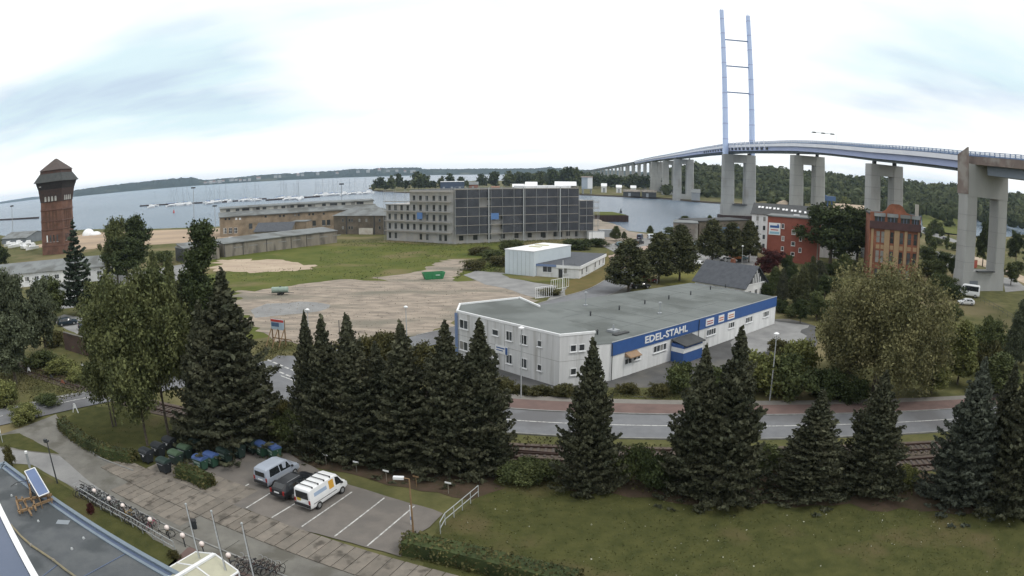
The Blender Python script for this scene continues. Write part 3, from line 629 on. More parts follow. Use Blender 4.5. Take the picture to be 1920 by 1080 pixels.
def brickmat(n, c1, c2, mortar, bw=.25, bh=.075, sc=1.0):
    m = bpy.data.materials.new(n); m.use_nodes = True; nt = m.node_tree; N = nt.nodes.new; L = nt.links.new; b = nt.nodes['Principled BSDF']; b.inputs['Roughness'].default_value = .9
    g = N('ShaderNodeNewGeometry'); sp = N('ShaderNodeSeparateXYZ'); L(g.outputs['Position'], sp.inputs[0]); ad = N('ShaderNodeMath'); L(sp.outputs['X'], ad.inputs[0]); L(sp.outputs['Y'], ad.inputs[1])
    cb = N('ShaderNodeCombineXYZ'); L(ad.outputs[0], cb.inputs[0]); L(sp.outputs['Z'], cb.inputs[1])
    br = N('ShaderNodeTexBrick'); L(cb.outputs[0], br.inputs['Vector']); br.inputs['Scale'].default_value = sc; br.inputs['Brick Width'].default_value = bw; br.inputs['Row Height'].default_value = bh; br.inputs['Mortar Size'].default_value = .008
    br.inputs['Color1'].default_value = (*c1, 1); br.inputs['Color2'].default_value = (*c2, 1); br.inputs['Mortar'].default_value = (*mortar, 1)
    no = N('ShaderNodeTexNoise'); no.inputs['Scale'].default_value = .35; no.inputs['Detail'].default_value = 6; L(g.outputs['Position'], no.inputs['Vector']); r = N('ShaderNodeMapRange'); L(no.outputs['Fac'], r.inputs['Value']); r.inputs['From Min'].default_value = .3; r.inputs['From Max'].default_value = .7; r.inputs['To Min'].default_value = .62; r.inputs['To Max'].default_value = 1.2
    s = N('ShaderNodeVectorMath'); s.operation = 'SCALE'; L(br.outputs['Color'], s.inputs[0]); L(r.outputs[0], s.inputs['Scale']); L(s.outputs[0], b.inputs['Base Color']); return m
M['brick_yellow'] = brickmat('yellow_brick', (0.30, 0.225, 0.15), (0.22, 0.16, 0.105), (0.24, 0.215, 0.18))
M['brick_tower'] = brickmat('tower_brick', (0.165, 0.075, 0.048), (0.115, 0.05, 0.034), (0.15, 0.10, 0.08))
M['brick_orange'] = brickmat('orange_brick', (0.27, 0.085, 0.045), (0.20, 0.065, 0.036), (0.26, 0.15, 0.10))
M['brick_old'] = brickmat('weathered_brick', (0.16, 0.13, 0.10), (0.10, 0.082, 0.062), (0.14, 0.125, 0.105))
M['block_grey'] = mat('grey_masonry', (0.41, 0.405, 0.40), (0.32, 0.315, 0.31), .5, .95, c3=(0.40, 0.38, 0.35), s3=.3)
M['pier'] = mat('bridge_concrete', (0.37, 0.375, 0.37), (0.30, 0.305, 0.30), .12, .93, spec=.1, c3=(0.25, 0.235, 0.22), s3=.14, stretch=(1, 1, .4), c3pos=(.58, .75))

class Fac:
    "a wall plane seen from outside, P0 its left and P1 its right foot"
    def __init__(s, P0, P1):
        s.a = Vector((P0[0], P0[1], 0)); s.b = Vector((P1[0], P1[1], 0)); s.u = (s.b - s.a).normalized(); s.n = Vector((s.u.y, -s.u.x, 0)); s.L = (s.b - s.a).length; s.rz = math.atan2(s.u.y, s.u.x)
    def uz(s, x, y):
        d = Vector(ray(x, y)); o = Vector((0, 0, CAM_H)); k = (s.a - o).dot(s.n) / d.dot(s.n); p = o + d * k; return (p - s.a).dot(s.u), p.z
    def pt(s, u, z, off=0.0): return s.a + s.u * u + s.n * off + Vector((0, 0, z))
WM = {}; WR = random.Random(21)
M['glass_grey'] = mat('greyish_glass', (0.085, 0.095, 0.105), (0.05, 0.055, 0.06), .9, .2, spec=.5); M['glass_blind'] = mat('blind_behind_glass', (0.27, 0.265, 0.25), (0.20, 0.20, 0.19), .9, .35, spec=.4)
def window(root, fc, u, z, w, h, n=1, sill=True, frame='pvc', glass='glass', fw=.07, rows=1, off=0.0, name='window'):
    "u,z: middle of the window"
    key = (name, round(w, 2), round(h, 2), n, frame, glass, fw, rows)
    if key not in WM:
        mb = MB()
        for sx in (-1, 1): mb.box(sx * (w / 2 - fw / 2), -.02, 0, fw, .10, h)
        for sz in (-1, 1): mb.box(0, -.02, sz * (h / 2 - fw / 2), w - 2 * fw, .10, fw)
        for i in range(1, n): mb.box(-w / 2 + w * i / n, -.02, 0, fw * .9, .09, h - 2 * fw)
        for i in range(1, rows): mb.box(0, -.02, -h / 2 + h * i / rows, w - 2 * fw, .085, fw * .8)
        pm = [];
        pw = (w - 2 * fw) / n
        gs = ('glass', 'glass', 'glass', 'glass_grey', 'glass_grey', 'glass_blind') if glass == 'glass' and name == 'window' else (glass,)
        pm = [MB().box(0, .005, 0, pw - fw * .4, .03, h - 2 * fw).mesh('pane', M[g_]) for g_ in gs]
        WM[key] = (mb.mesh('window', M[frame]), pm, pw, MB().box(0, -.09, -h / 2 - .04, w + .16, .2, .06).mesh('sill', M['white']))
    fm, pm, pw, sm = WM[key]
    o = pobj(name, fm, root, fc.pt(u, z, off), fc.rz)
    for i in range(n):
        p = link(bpy.data.objects.new('pane', pm[WR.randrange(len(pm))])); p.parent = o; p.location = ((i - (n - 1) / 2) * pw, 0, 0)
    if sill: s = link(bpy.data.objects.new('sill', sm)); s.parent = o
    return o
def wins_px(root, fc, items, w, h, **k):
    for x, y in items:
        u, z = fc.uz(x, y); window(root, fc, u, z, w, h, **k)
def gable(mb_w, mb_r, P0, P1, dep, ez, rz, over=.3, base=0.0):
    "walls and a two sided roof with the ridge parallel to P0-P1"
    P0, P1 = Vector((P0[0], P0[1], 0)), Vector((P1[0], P1[1], 0)); u = (P1 - P0).normalized(); n = Vector((-u.y, u.x, 0)); D = n * dep; Z = lambda z: Vector((0, 0, z))
    c = [P0, P1, P1 + D, P0 + D]; mb_w.prism(c, base, ez)
    for q in (P0, P1): mb_w.add([q + Z(ez), q + D + Z(ez), q + D / 2 + Z(rz - .05)], [(0, 1, 2)])
    a, b = P0 - u * over - n * over, P1 + u * over - n * over; m0, m1 = P0 + D / 2 - u * over, P1 + D / 2 + u * over; e, f = P0 + D + n * over - u * over, P1 + D + n * over + u * over
    k = (rz - ez) / (dep / 2) * over; t = .14
    for A, B, C_, D_ in ((a, b, m1, m0), (e, f, m1, m0)):
        q = [A + Z(ez - k), B + Z(ez - k), C_ + Z(rz), D_ + Z(rz)]; mb_r.hexa([*q, *[p + Z(t) for p in q]])
def hip(mb, pts, ez, rz, inset, over=.3):
    "hip roof over a 4 point base whose long side is 0-1"
    P = [Vector((p[0], p[1], 0)) for p in pts]; c = sum(P, Vector()) / 4; P = [p + (p - c).normalized() * over for p in P]
    m0 = (P[0] + P[3]) / 2; m1 = (P[1] + P[2]) / 2; d = (m1 - m0).normalized(); r0 = m0 + d * inset; r1 = m1 - d * inset; Z = lambda z: Vector((0, 0, z))
    v = [p + Z(ez) for p in P] + [r0 + Z(rz), r1 + Z(rz)]; mb.add(v, [(0, 1, 5, 4), (1, 2, 5), (2, 3, 4, 5), (3, 0, 4), (3, 2, 1, 0)])
def text(name, body, m, root, fc, u, z, size, off=.05, ext=.03, bold=.02, wfit=None):
    cu = bpy.data.curves.new(name, 'FONT'); cu.body = body; cu.size = size; cu.extrude = ext; cu.offset = bold; cu.align_x = 'CENTER'; cu.align_y = 'CENTER'; cu.resolution_u = 3
    t = bpy.data.objects.new('tmp', cu); COL.objects.link(t); bpy.context.view_layer.update(); me = bpy.data.meshes.new_from_object(t.evaluated_get(bpy.context.evaluated_depsgraph_get())); COL.objects.unlink(t); bpy.data.objects.remove(t)
    me.materials.clear(); me.materials.append(m); me.name = name
    if wfit:
        xs = [v.co.x for v in me.vertices]; w = max(xs) - min(xs); s = wfit / w
        for v in me.vertices: v.co.x *= s
    o = link(bpy.data.objects.new(name, me)); o.parent = root; o.location = fc.pt(u, z, off) - WL[root.name]; o.rotation_euler = (math.pi / 2, 0, fc.rz); return o

# ------------------------------------------------------------------ EDEL-STAHL hall
A, B, HL, HR = Vector((-7.4, 87.6, 0)), Vector((5.5, 74.3, 0)), Vector((11.9, 76.5, 0)), Vector((45.4, 105.4, 0))
HZ, WZ = 4.75, 6.3
e = thing('warehouse_building', 'long white flat-roofed hall with a blue EDEL-STAHL band and two-storey office wing', 'building', B)
fB = Fac(B, HL); uC, _ = fB.uz(1115, 614); Cc = fB.pt(uC, 0)
hn = (HR - HL).normalized(); hp = Vector((-hn.y, hn.x, 0))
D1, E1, F1 = G(1012, 574, WZ), G(975, 558, WZ), G(862, 570, WZ)
for v in (D1, E1, F1): v.z = 0
wing = [A, B, Cc, D1, E1, F1]
part('office_wall', MB().prism(wing, 0, WZ - .12), M['panel_wall'], e)
part('office_roof', fill(wing, WZ - .1), M['roof_felt'], e)
def rim(poly, z0, z1, t, m, nm='parapet', closed=True):
    mb = MB(); n = len(poly)
    for i in range(n if closed else n - 1):
        a, b = Vector(poly[i]), Vector(poly[(i + 1) % n]); a = Vector((a.x, a.y, 0)); b = Vector((b.x, b.y, 0)); d = (b - a).normalized(); q = Vector((d.y, -d.x, 0)); mb.obox(a - d * t * .5 + q * .06 + Vector((0, 0, z0 + .003 * i)), (b - a) + d * t, -q * t, (0, 0, z1 - z0))
    return part(nm, mb, m, e)
rim([D1, E1, F1, A, B, Cc], WZ - .16, WZ + .12, .22, M['white'], closed=False)
part('blue_trim', MB().obox(A + Vector((-.12, -.12, 0)), (.22, -.2, 0), (-.2, .2, 0), (0, 0, WZ - .2)), M['blue_trim'], e)
backL = G(1012, 572, HZ); backL.z = 0; backR = HR + hp * 18.5
hall = [Cc + hn * .05, HL, HR, backR, backL, D1]
part('hall_wall', MB().prism([Cc + Vector((.05, .05, 0)), HL, HR, backR, backL, D1 + Vector((.05, 0, 0))], 0, HZ - .06), M['white_wall'], e)
part('hall_roof', fill([Cc, HL - hp * .1, HR - hp * .1 + hn * .1, backR + hp * .1, backL, D1], HZ), M['roof_felt'], e)
f = Fac(HL, HR)
part('blue_band', MB().obox(f.pt(-.03, HZ - 1.62, .10), f.u * (f.L + .06), -f.n * .1, (0, 0, 1.62 + .04)), M['blue'], e)
part('roof_edge', MB().obox(f.pt(-.05, HZ + .045, .13), f.u * (f.L + .1), -f.n * .16, (0, 0, .07)), M['grey_metal'], e)
fe = Fac(HR, backR); part('blue_band', MB().obox(fe.pt(0, HZ - 1.5, .1), fe.u * fe.L, -fe.n * .1, (0, 0, 1.5)), M['blue'], e)
for x in (1144, 1306): u, _ = f.uz(x, 690 if x < 1200 else 650); part('downpipe', MB().cyl(f.pt(u + .1, 0.05, .16), f.pt(u + .1, HZ - .1, .16), .055, n=6), M['dark'], e)
# panel joints of the office wall
fa = Fac(A, B); mb = MB()
for k in range(1, 6): mb.obox(fa.pt(fa.L * k / 6, .1, .012), fa.u * .035, -fa.n * .03, (0, 0, WZ - .4))
mb.obox(fa.pt(0, 3.1, .013), fa.u * fa.L, -fa.n * .03, (0, 0, .03)); mb.obox(fB.pt(0, 3.1, .013), fB.u * uC, -fB.n * .03, (0, 0, .03))
part('panel_joint', mb, M['kerb'], e)
def uw(fc, x, y): return fc.uz(x, y)
for (x, yt, yb, w, n) in ((870, 612, 655, 1.75, 2), (903, 618, 661, 1.45, 2), (929, 625, 669, 1.2, 1), (955, 632, 676, 1.1, 2), (982, 639, 684, 1.2, 2), (1012, 643, 690, .75, 1)):
    for y, hh in ((yt, 1.25 if n > 1 else .8), (yb, 1.25 if n > 1 else .8)):
        u, _ = fa.uz(x, y); window(e, fa, u, 4.72 if y == yt else 1.75, w, hh, n)
for (x, yt, yb) in ((1075, 645, 692), (1091, 641, 687)):
    for y, z in ((yt, 4.6), (yb, 1.75)):
        u, _ = fB.uz(x, y); window(e, fB, u, z, .8, .85, 1)
u, z = fa.uz(941, 655); part('company_sign', MB().obox(fa.pt(u - 1.1, z - .55, .12), fa.u * 2.3, -fa.n * .06, (0, 0, 1.05)), M['white'], e)
part('sign_print', MB().obox(fa.pt(u - .9, z + .1, .135), fa.u * 1.5, -fa.n * .02, (0, 0, .16)).obox(fa.pt(u - .9, z - .2, .135), fa.u * 1.2, -fa.n * .02, (0, 0, .12)).obox(fa.pt(u + .75, z - .5, .135), fa.u * .4, -fa.n * .02, (0, 0, .9)), M['blue'], e)
# hall front
for x, n, w in ((1237, 4, 2.9), (1333, 4, 2.6), (1404, 4, 2.3), (1436, 4, 2.1)):
    y = {1237: 657, 1333: 626, 1404: 601, 1436: 591}[x]; u, z = f.uz(x, y); window(e, f, u, 2.3, w, .95, n)
u, z = f.uz(1371, 612); window(e, f, u, 2.35, 1.9, .9, 3)
u, z = f.uz(1177, 690)
dr = part('door', MB().obox(f.pt(u - .75, .03, .05), f.u * 1.5, -f.n * .08, (0, 0, 2.3)), M['white'], e)
part('door_pane', MB().obox(f.pt(u - .62, 1.55, .07), f.u * .55, -f.n * .04, (0, 0, .6)).obox(f.pt(u + .08, 1.55, .07), f.u * .55, -f.n * .04, (0, 0, .6)), M['glass'], dr)
u2, _ = f.uz(1192, 678); window(e, f, u2 + .15, 2.1, 1.5, .85, 2)
part('awning', MB().hexa([f.pt(u - .7, 2.6, .0), f.pt(u + 1.6, 2.6, .0), f.pt(u + 1.6, 2.5, 1.0), f.pt(u - .7, 2.5, 1.0), f.pt(u - .7, 3.05, .0), f.pt(u + 1.6, 3.05, .0), f.pt(u + 1.5, 2.62, 1.0), f.pt(u - .6, 2.62, 1.0)]), mat('faded_awning', (0.36, 0.22, 0.12), (0.26, 0.2, 0.15), 3), e)
# porch
uP0, _ = f.uz(1256, 675); uP1, _ = f.uz(1283, 665); po = MB(); pw = max(2.6, uP1 - uP0 + 1.2)
porch = part('porch', MB().obox(f.pt(uP0, 0.02, 2.2), f.u * pw, -f.n * 2.1, (0, 0, 2.55)), M['blue'], e)
part('porch_stripe', MB().obox(f.pt(uP0 - .02, 1.45, 2.23), f.u * (pw + .04), -f.n * 2.1, (0, 0, .62)), M['white'], porch)
part('porch_roof', MB().hexa([f.pt(uP0 - .1, 2.45, 2.6), f.pt(uP0 + pw + .2, 2.45, 2.6), f.pt(uP0 + pw + .2, 2.95, .12), f.pt(uP0 - .1, 2.95, .12), f.pt(uP0 - .1, 2.56, 2.6), f.pt(uP0 + pw + .2, 2.56, 2.6), f.pt(uP0 + pw + .2, 3.06, .12), f.pt(uP0 - .1, 3.06, .12)]), M['roof_dark'], porch)
u0, z0 = f.uz(1208, 632); u1, z1 = f.uz(1288, 611)
text('lettering', 'EDEL-STAHL', M['white'], e, f, (u0 + u1) / 2, HZ - .82, 1.28, .13, .03, .028, (u1 - u0) * 1.0)
for i, (x, y, w) in enumerate(((1330, 599, 2.2), (1351.5, 592, 1.6), (1370, 587, 2.1))):
    u, z = f.uz(x, y); sg = part('sign_board', MB().obox(f.pt(u - w / 2, HZ - 1.35, .16), f.u * w, -f.n * .05, (0, 0, 1.05)), M['white'], e)
    b = MB(); 
    for k in range(2): b.obox(f.pt(u - w * .38, HZ - .78 - k * .34, .175), f.u * w * .76, -f.n * .02, (0, 0, .16))
    part('print', b, tint('red_print%d' % i, ((.35, .08, .1), (.55, .13, .04), (.55, .2, .08))[i]), sg)
for k in range(1, 9):
    q0 = HL + hn * (f.L * k / 9) + hp * .3; part('felt_seam', MB().obox((q0.x, q0.y, HZ + .002), hp * 17.6, hn * .12, (0, 0, .018)), M['felt_seam'], e)
for k in range(1, 4):
    q0 = HL + hn * .4 + hp * (18.5 * k / 4); part('felt_seam', MB().obox((q0.x, q0.y, HZ + .001), hn * (f.L - .8), hp * .1, (0, 0, .014)), M['felt_seam'], e)
# roof fittings
for x, y, h in ((1098, 573, 2.0), (1237, 588, 1.6)):
    p = G(x, y, HZ + .01); o = part('vent_pipe', MB().cyl(p, p + Vector((0, 0, h)), .07).cyl(p + Vector((0, 0, h)), p + Vector((0, 0, h + .12)), .26, .2).box(p.x, p.y, HZ + .08, .6, .6, .14), M['grey_metal'], e)
for x, y in ((1001, 594), (1107, 592), (1161, 581), (1209, 570), (1254, 561), (1295, 553), (1332, 543), (1360, 539), (1120, 627)):
    p = G(x, y, HZ + .01); part('roof_vent', MB().cyl(p, p + Vector((0, 0, .55)), .11).cyl(p + Vector((0, 0, .5)), p + Vector((0, 0, .68)), .2, .05), M['dark'], e)
p = G(1150, 622, HZ + .02); part('skylight', MB().box(p.x, p.y, HZ + .18, 1.2, 1.2, .3, f.rz).cyl(p, p + Vector((0, 0, .9)), .12), M['grey_metal'], e)
p = G(1164, 626, HZ + .02); part('roof_hatch', MB().box(p.x, p.y, HZ + .1, 2.6, .7, .16, f.rz), M['roof_dark'], e)

# ------------------------------------------------------------------ white workshop with low wing
wb = thing('workshop_building', 'pale windowless workshop block with a bright white roof', 'building', (2, 156, 0))
P0, P1 = G(947, 513), G(1001, 519); fw_ = Fac(P0, P1); zt = ZT(P1, 1001, 472); nb = -fw_.n
pr = G(1054, 452, zt); dep = (Vector((pr.x, pr.y, 0)) - P1).dot(nb); 
quad = [P0, P1, P1 + nb * 17, P0 + nb * 17]
part('wall', MB().prism(quad, 0, zt - .05), mat('pale_blue_cladding', (0.56, 0.62, 0.66), (0.50, 0.56, 0.60), .3, .6), wb)
q2 = [p + (p - sum(quad, Vector()) / 4).normalized() * .15 for p in quad]
part('roof', MB().prism(q2, zt - .05, zt + .12), M['white'], wb)
mbk = MB()
for k in range(1, 7): mbk.obox(fw_.pt(fw_.L * k / 7, .1, .02), fw_.u * .05, -fw_.n * .04, (0, 0, zt - .4))
part('cladding_joint', mbk, M['grey_metal'], wb)
ll = (P0 + P1) / 2 + nb * 8; part('rooflight', MB().box(ll.x - .6, ll.y, zt + .2, 3.2, 1.4, .2, fw_.rz).box(ll.x + 1.2, ll.y + 3.4, zt + .2, 3.6, 1.4, .2, fw_.rz), tint('yellowed_plastic', (.55, .52, .34)), wb)
P2, P3 = G(1002, 517.5), G(1086, 523); P4 = G(1134, 496.5)
lw = thing('low_office_building', 'low white office with a slate grey felt roof and white fascia beside the workshop', 'building', P3)
P2 = P2 - fw_.n * -.05; fl = Fac(P2, P3); fr = Fac(P3, P4); zl = ZT(P3, 1088, 499); back = P4 - fl.u * 15
lq = [P2 + Vector((.1, 0, 0)), P3, P4, P4 - fl.u * fl.L * .92]
part('wall', MB().prism(lq, 0, zl - .3), M['white_wall'], lw)
part('fascia', MB().obox(fr.pt(-.2, zl - .75, .35), fr.u * (fr.L + .4), -fr.n * .4, (0, 0, .75)).obox(fl.pt(fl.L * .5, zl - .7, .3), fl.u * (fl.L * .5 + .1), -fl.n * .35, (0, 0, .7)), M['white'], lw)
part('fascia', MB().obox(fl.pt(.2, zl - .5, .28), fl.u * fl.L * .5, -fl.n * .3, (0, 0, .5)), M['blue_trim'], lw)
part('roof', fill([fl.pt(.2, 0, .25), fl.pt(fl.L + .2, 0, .3), fr.pt(fr.L + .3, 0, .3), lq[3]], zl + .02), M['roof_slate'], lw)
for x, y, w, n in ((1026, 505, 2.3, 2), (1060, 508, .9, 1)):
    u, z = fl.uz(x, y); window(lw, fl, u, z, w, 1.4, n)
u, z = fl.uz(1051, 517); part('door', MB().obox(fl.pt(u - .5, .02, .06), fl.u * 1.0, -fl.n * .08, (0, 0, 2.0)), M['dark'], lw)
for k in range(6):
    if k != 2: window(lw, fr, fr.L * (.09 + .165 * k), zl * .47, 1.1, 1.6, 1)

# ------------------------------------------------------------------ new building shell with scaffolding
gL, gB, gR, gR2 = G(725, 450), G(850, 457.5), G(1108, 446), G(1080, 446)
sh = thing('building_shell', 'five-storey grey masonry building shell still under construction, open window holes', 'building', gB)
fl, fr = Fac(gL, gB), Fac(gB, gR); zT = ZT(gB, 850, 357); zL = ZT(gL, 727, 383); zR = ZT(gR, 1106, 376); uS, _ = fl.uz(769, 440); uR2, _ = fr.uz(1081, 440)
def pts_off(fc, u, d): p = fc.pt(u, 0, 0) - fc.n * d; return p
q = [fl.pt(uS, 0), gB, fr.pt(uR2, 0), pts_off(fr, uR2, 24), pts_off(fr, 0, 26)]
part('main_block', MB().prism([fl.pt(uS, 0), gB, fr.pt(uR2, 0), pts_off(fr, uR2, 14), pts_off(fl, uS, 14)], 0, zT), M['block_grey'], sh)
part('left_block', MB().prism([gL, fl.pt(uS - .01, 0), pts_off(fl, uS - .01, 14), pts_off(fl, 0, 14)], 0, zL), M['block_grey'], sh)
part('right_block', MB().prism([fr.pt(uR2 + .01, 0), gR, pts_off(fr, fr.L, 14), pts_off(fr, uR2 + .01, 14)], 0, zR), M['block_grey'], sh)
part('top_floor_lining', MB().obox(fl.pt(uS, zT - 1.7, .05), fl.u * (fl.L - uS), -fl.n * .1, (0, 0, 1.6)), mat('pale_blockwork', (.46, .44, .42), (.40, .38, .36), 1), sh)
part('slab_edge', MB().obox(fl.pt(0, zL - .25, .3), fl.u * uS, -fl.n * .5, (0, 0, .3)), M['kerb'], sh)
# roof deck stuff
cR = (fr.pt(uR2 * .5, 0) - fr.n * 7); part('roof_deck', MB().prism([fl.pt(uS + .4, 0, -.4), gB + Vector((0, .6, 0)), fr.pt(uR2 - .4, 0, -.4), pts_off(fr, uR2 - .4, 13.6), pts_off(fl, uS + .4, 13.6)], zT, zT + .15), M['roof_dark'], sh)
part('roof_sheeting', MB().obox(fr.pt(uR2 * .58, zT + .16, -3), fr.u * uR2 * .40, -fr.n * 9, (0, 0, .9)), M['white'], sh)
mb = MB()
cols = [731, 742, 753.5, 765, 777, 789, 801, 814, 825.5, 835.5]
flo = zT / 5.35
for ci, x in enumerate(cols):
    u, _ = fl.uz(x, 420)
    for k in range(5):
        if k == 4 and ci < 4: continue
        if k == 0 and ci in (2, 3, 4, 7): continue
        z = flo * (k + .55); 
        o = window(sh, fl, u, z, 1.05, 2.1 if k < 4 else 1.7, 1, False, 'dark', 'glass', .08, off=.01, name='window_opening')
for ci in range(9):
    u = uR2 * (.06 + .108 * ci)
    for k in range(5): window(sh, fr, u, flo * (k + .55), 1.6, 1.7, 1, False, 'dark', 'glass', .08, off=.01, name='window_opening')
for ci in range(3): window(sh, fr, uR2 * (.72 + ci * .14) , 1.7, 1.3, 1.9, 1, False, 'dark', 'glass', .08, off=.012, name='window_opening')
def scaffold(nm, label, fc, u0, u1, ztop, bay, lifts, net=True, skip0=True, zoff=0):
    s = thing(nm, label, 'scaffold', fc.pt(u0, 0, 1))
    n = max(1, round((u1 - u0) / bay)); bw = (u1 - u0) / n; lh = ztop / lifts
    up = MB(); rail = MB(); pl_ = MB()
    for i in range(n + 1):
        for off in (.45, 1.62 if net else 1.35): up.cyl(fc.pt(u0 + i * bw, 0, off), fc.pt(u0 + i * bw, ztop + .9, off), .055, n=5)
    o = part('upright', up, M['galv'], s)
    for k in range(lifts + 1):
        z = k * lh
        if k:
            pm = part('platform', MB().obox(fc.pt(u0, z - .02, 1.56 if net else 1.4), fc.u * (u1 - u0), -fc.n * 1.05, (0, 0, .2)), M['plank'], s)
            r = MB()
            for dz in (.55, 1.05): r.cyl(fc.pt(u0, z + dz, 1.37), fc.pt(u1, z + dz, 1.37), .028, n=4)
            part('guard_rail', r, M['galv'], pm)
    if net:
        for k in range(1 if skip0 else 0, lifts):
            for i in range(n):
                if (k, i) in ((4, 2), (2, 3), (1, 3)): continue
                part('net_panel', MB().obox(fc.pt(u0 + i * bw + .04, k * lh + .12, 1.46 + .015 * ((i + k) % 2)), fc.u * (bw - .08), -fc.n * .02, (0, 0, lh - .12)), M['net'], s)
    return s
M['galv'] = tint('galvanised_tube', (0.38, 0.40, 0.41), .1, .5); M['plank'] = tint('scaffold_board', (0.30, 0.28, 0.25), .2, .9)
def net_mat():
    m = mat('scaffold_net', (0.05, 0.056, 0.068), (0.085, 0.092, 0.108), .25, .9); nt = m.node_tree; b = nt.nodes['Principled BSDF']; out = [n for n in nt.nodes if n.type == 'OUTPUT_MATERIAL'][0]
    t = nt.nodes.new('ShaderNodeBsdfTransparent'); mx = nt.nodes.new('ShaderNodeMixShader'); mx.inputs[0].default_value = .76; nt.links.new(t.outputs[0], mx.inputs[1]); nt.links.new(b.outputs[0], mx.inputs[2]); nt.links.new(mx.outputs[0], out.inputs[0]); return m
M['net'] = net_mat()
scaffold('scaffold', 'bare scaffold without netting in front of the grey masonry gable, left of the netted one', fl, 0, fl.L - .3, zT - .6, 5.2, 5, False)
scaffold('scaffold', 'tall scaffold hung with dark grey netting along the long front of the building shell', fr, .3, uR2, zT + .2, 4.3, 6)
scaffold('scaffold', 'lower netted scaffold at the right end of the building shell, one storey shorter', fr, uR2 + .3, fr.L, zR, 3.2, 5)
hs = scaffold('stair_scaffold', 'narrow open scaffold stair tower against the channel at the right gable', fr, fr.L + .6, fr.L + 2.6, zR - .6, 2, 6, False)
for (x, y, fc, w, h, lb) in ((792, 404, fl, 2.4, 2.3, 'blue tarpaulin hung on the bare left scaffold'), (924.5, 405, fr, 3.0, 2.2, 'blue tarpaulin hung on the netted scaffold')):
    u, z = fc.uz(x, y); t = part('tarpaulin', MB().obox(fc.pt(u - w / 2, z - h / 2, 1.65), fc.u * w, -fc.n * .08, (0, 0, h)), tint('blue_tarp', (.09, .19, .42)), None); tag(t, lb, 'tarpaulin')
for x in (913, 978, 1046):
    u, z = fr.uz(x, 400); t = part('hoist_mast', MB().obox(fr.pt(u - .2, 0, 2.0), fr.u * .32, -fr.n * .3, (0, 0, zT + .8)), M['galv'], None)
    tag(t, {913: 'grey hoist mast up the netted scaffold, nearest to the bare scaffold', 978: 'grey hoist mast in the middle of the netted scaffold', 1046: 'grey hoist mast near the stepped right end of the netted scaffold'}[x], 'hoist', 'hoist masts on the netted scaffold')

# ------------------------------------------------------------------ old brick barracks
P0, P1 = G(414, 445), G(708, 426); fc = Fac(P0, P1); z0 = ZT(P0, 414, 408); nb = -fc.n
ob = thing('barracks_building', 'long two-storey yellow brick hall with a grey roof and white clerestory strip', 'building', P0)
part('wall', MB().prism([P0, P1, P1 + nb * 20, P0 + nb * 20], 0, z0), M['brick_yellow'], ob)
r1 = z0 + 1.6; r2 = z0 + 3.3; r3 = z0 + 4.2
Q = lambda u, d, z: fc.pt(u, z) + nb * d
part('lower_roof', MB().hexa([Q(-.6, -.6, z0 - .1), Q(fc.L + .6, -.6, z0 - .1), Q(fc.L + .6, 6, r1), Q(-.6, 6, r1), Q(-.6, -.6, z0 + .25), Q(fc.L + .6, -.6, z0 + .25), Q(fc.L + .6, 6, r1 + .3), Q(-.6, 6, r1 + .3)]), M['roof_grey'], ob)
part('clerestory', MB().prism([Q(.3, 6, 0), Q(fc.L - .3, 6, 0), Q(fc.L - .3, 14, 0), Q(.3, 14, 0)], r1, r2), mat('cream_render', (.50, .49, .45), (.40, .39, .36), .8), ob)
part('upper_roof', MB().hexa([Q(0, 5.3, r2), Q(fc.L, 5.3, r2), Q(fc.L, 15, r2 + .3), Q(0, 15, r2 + .3), Q(0, 5.3, r2 + .35), Q(fc.L, 5.3, r2 + .35), Q(fc.L, 10, r3), Q(0, 10, r3)]), M['roof_grey'], ob)
cl = Fac(Q(0, 6, 0), Q(fc.L, 6, 0)); rs = random.Random(3); u = 4.0
while u < fc.L - 3:
    w = rs.choice((1.8, 1.8, 3.4)); window(ob, cl, u, (r1 + r2) / 2 + .12, w, 1.05, 1 if w < 2 else 2, False, 'dark'); u += w / 2 + rs.uniform(2.0, 4.6)
for x, y in ((423, 411), (430, 410.5), (443, 410), (450, 410), (498, 406), (525, 405), (532, 404.5), (553, 403.5), (560, 403), (580, 402), (587, 401.5), (607, 400.5)):
    u, z = fc.uz(x, y); window(ob, fc, u, z, .95, .9, 1, False, 'white' if x in (443, 450) else 'dark', 'glass' if x not in (443, 450) else 'white', .1)
for x, y in ((422, 433), (432, 432.5), (442, 432)):
    u, z = fc.uz(x, y); window(ob, fc, u, z, 1.5, 2.5, 2, False, 'white', rows=2)
for x, y in ((470, 424), (578, 419), (589, 418.5), (607, 417.5), (616, 417)):
    u, z = fc.uz(x, y); window(ob, fc, u, z, 1.6, 2.4, 1, True, 'dark')
# gatehouse wing with hip roof
P0, P1, P2 = G(620, 441), G(680, 440.5), G(724, 440); P0 = G(626, 439)
fa2 = Fac(P0, P2); z0 = ZT(P1, 680, 405)
gb = thing('gatehouse_building', 'squat weathered brick wing with a grey hip roof and pale garage gate', 'building', P0)
nb2 = -fa2.n; q = [P0, P2, P2 + nb2 * 14, P0 + nb2 * 14]
part('wall', MB().prism(q, 0, z0), M['brick_old'], gb)
mb = MB(); hip(mb, q, z0, ZT(P1, 680, 393) + .5, 7, .8); part('roof', mb, M['roof_grey'], gb)
part('gate', MB().obox(fa2.pt(fa2.uz(673, 432)[0], .02, .08), fa2.u * (fa2.uz(699, 432)[0] - fa2.uz(673, 432)[0]), -fa2.n * .1, (0, 0, 2.6)), mat('pale_gate', (.55, .53, .48), (.42, .36, .30), .6), gb)
for x in (655, 660, 674, 687, 712, 643):
    for y in ((413, 427) if x < 670 or x > 700 else (413,)):
        u, z = fa2.uz(x, y); window(gb, fa2, u, z, .9, 1.3, 1, False, 'kerb')
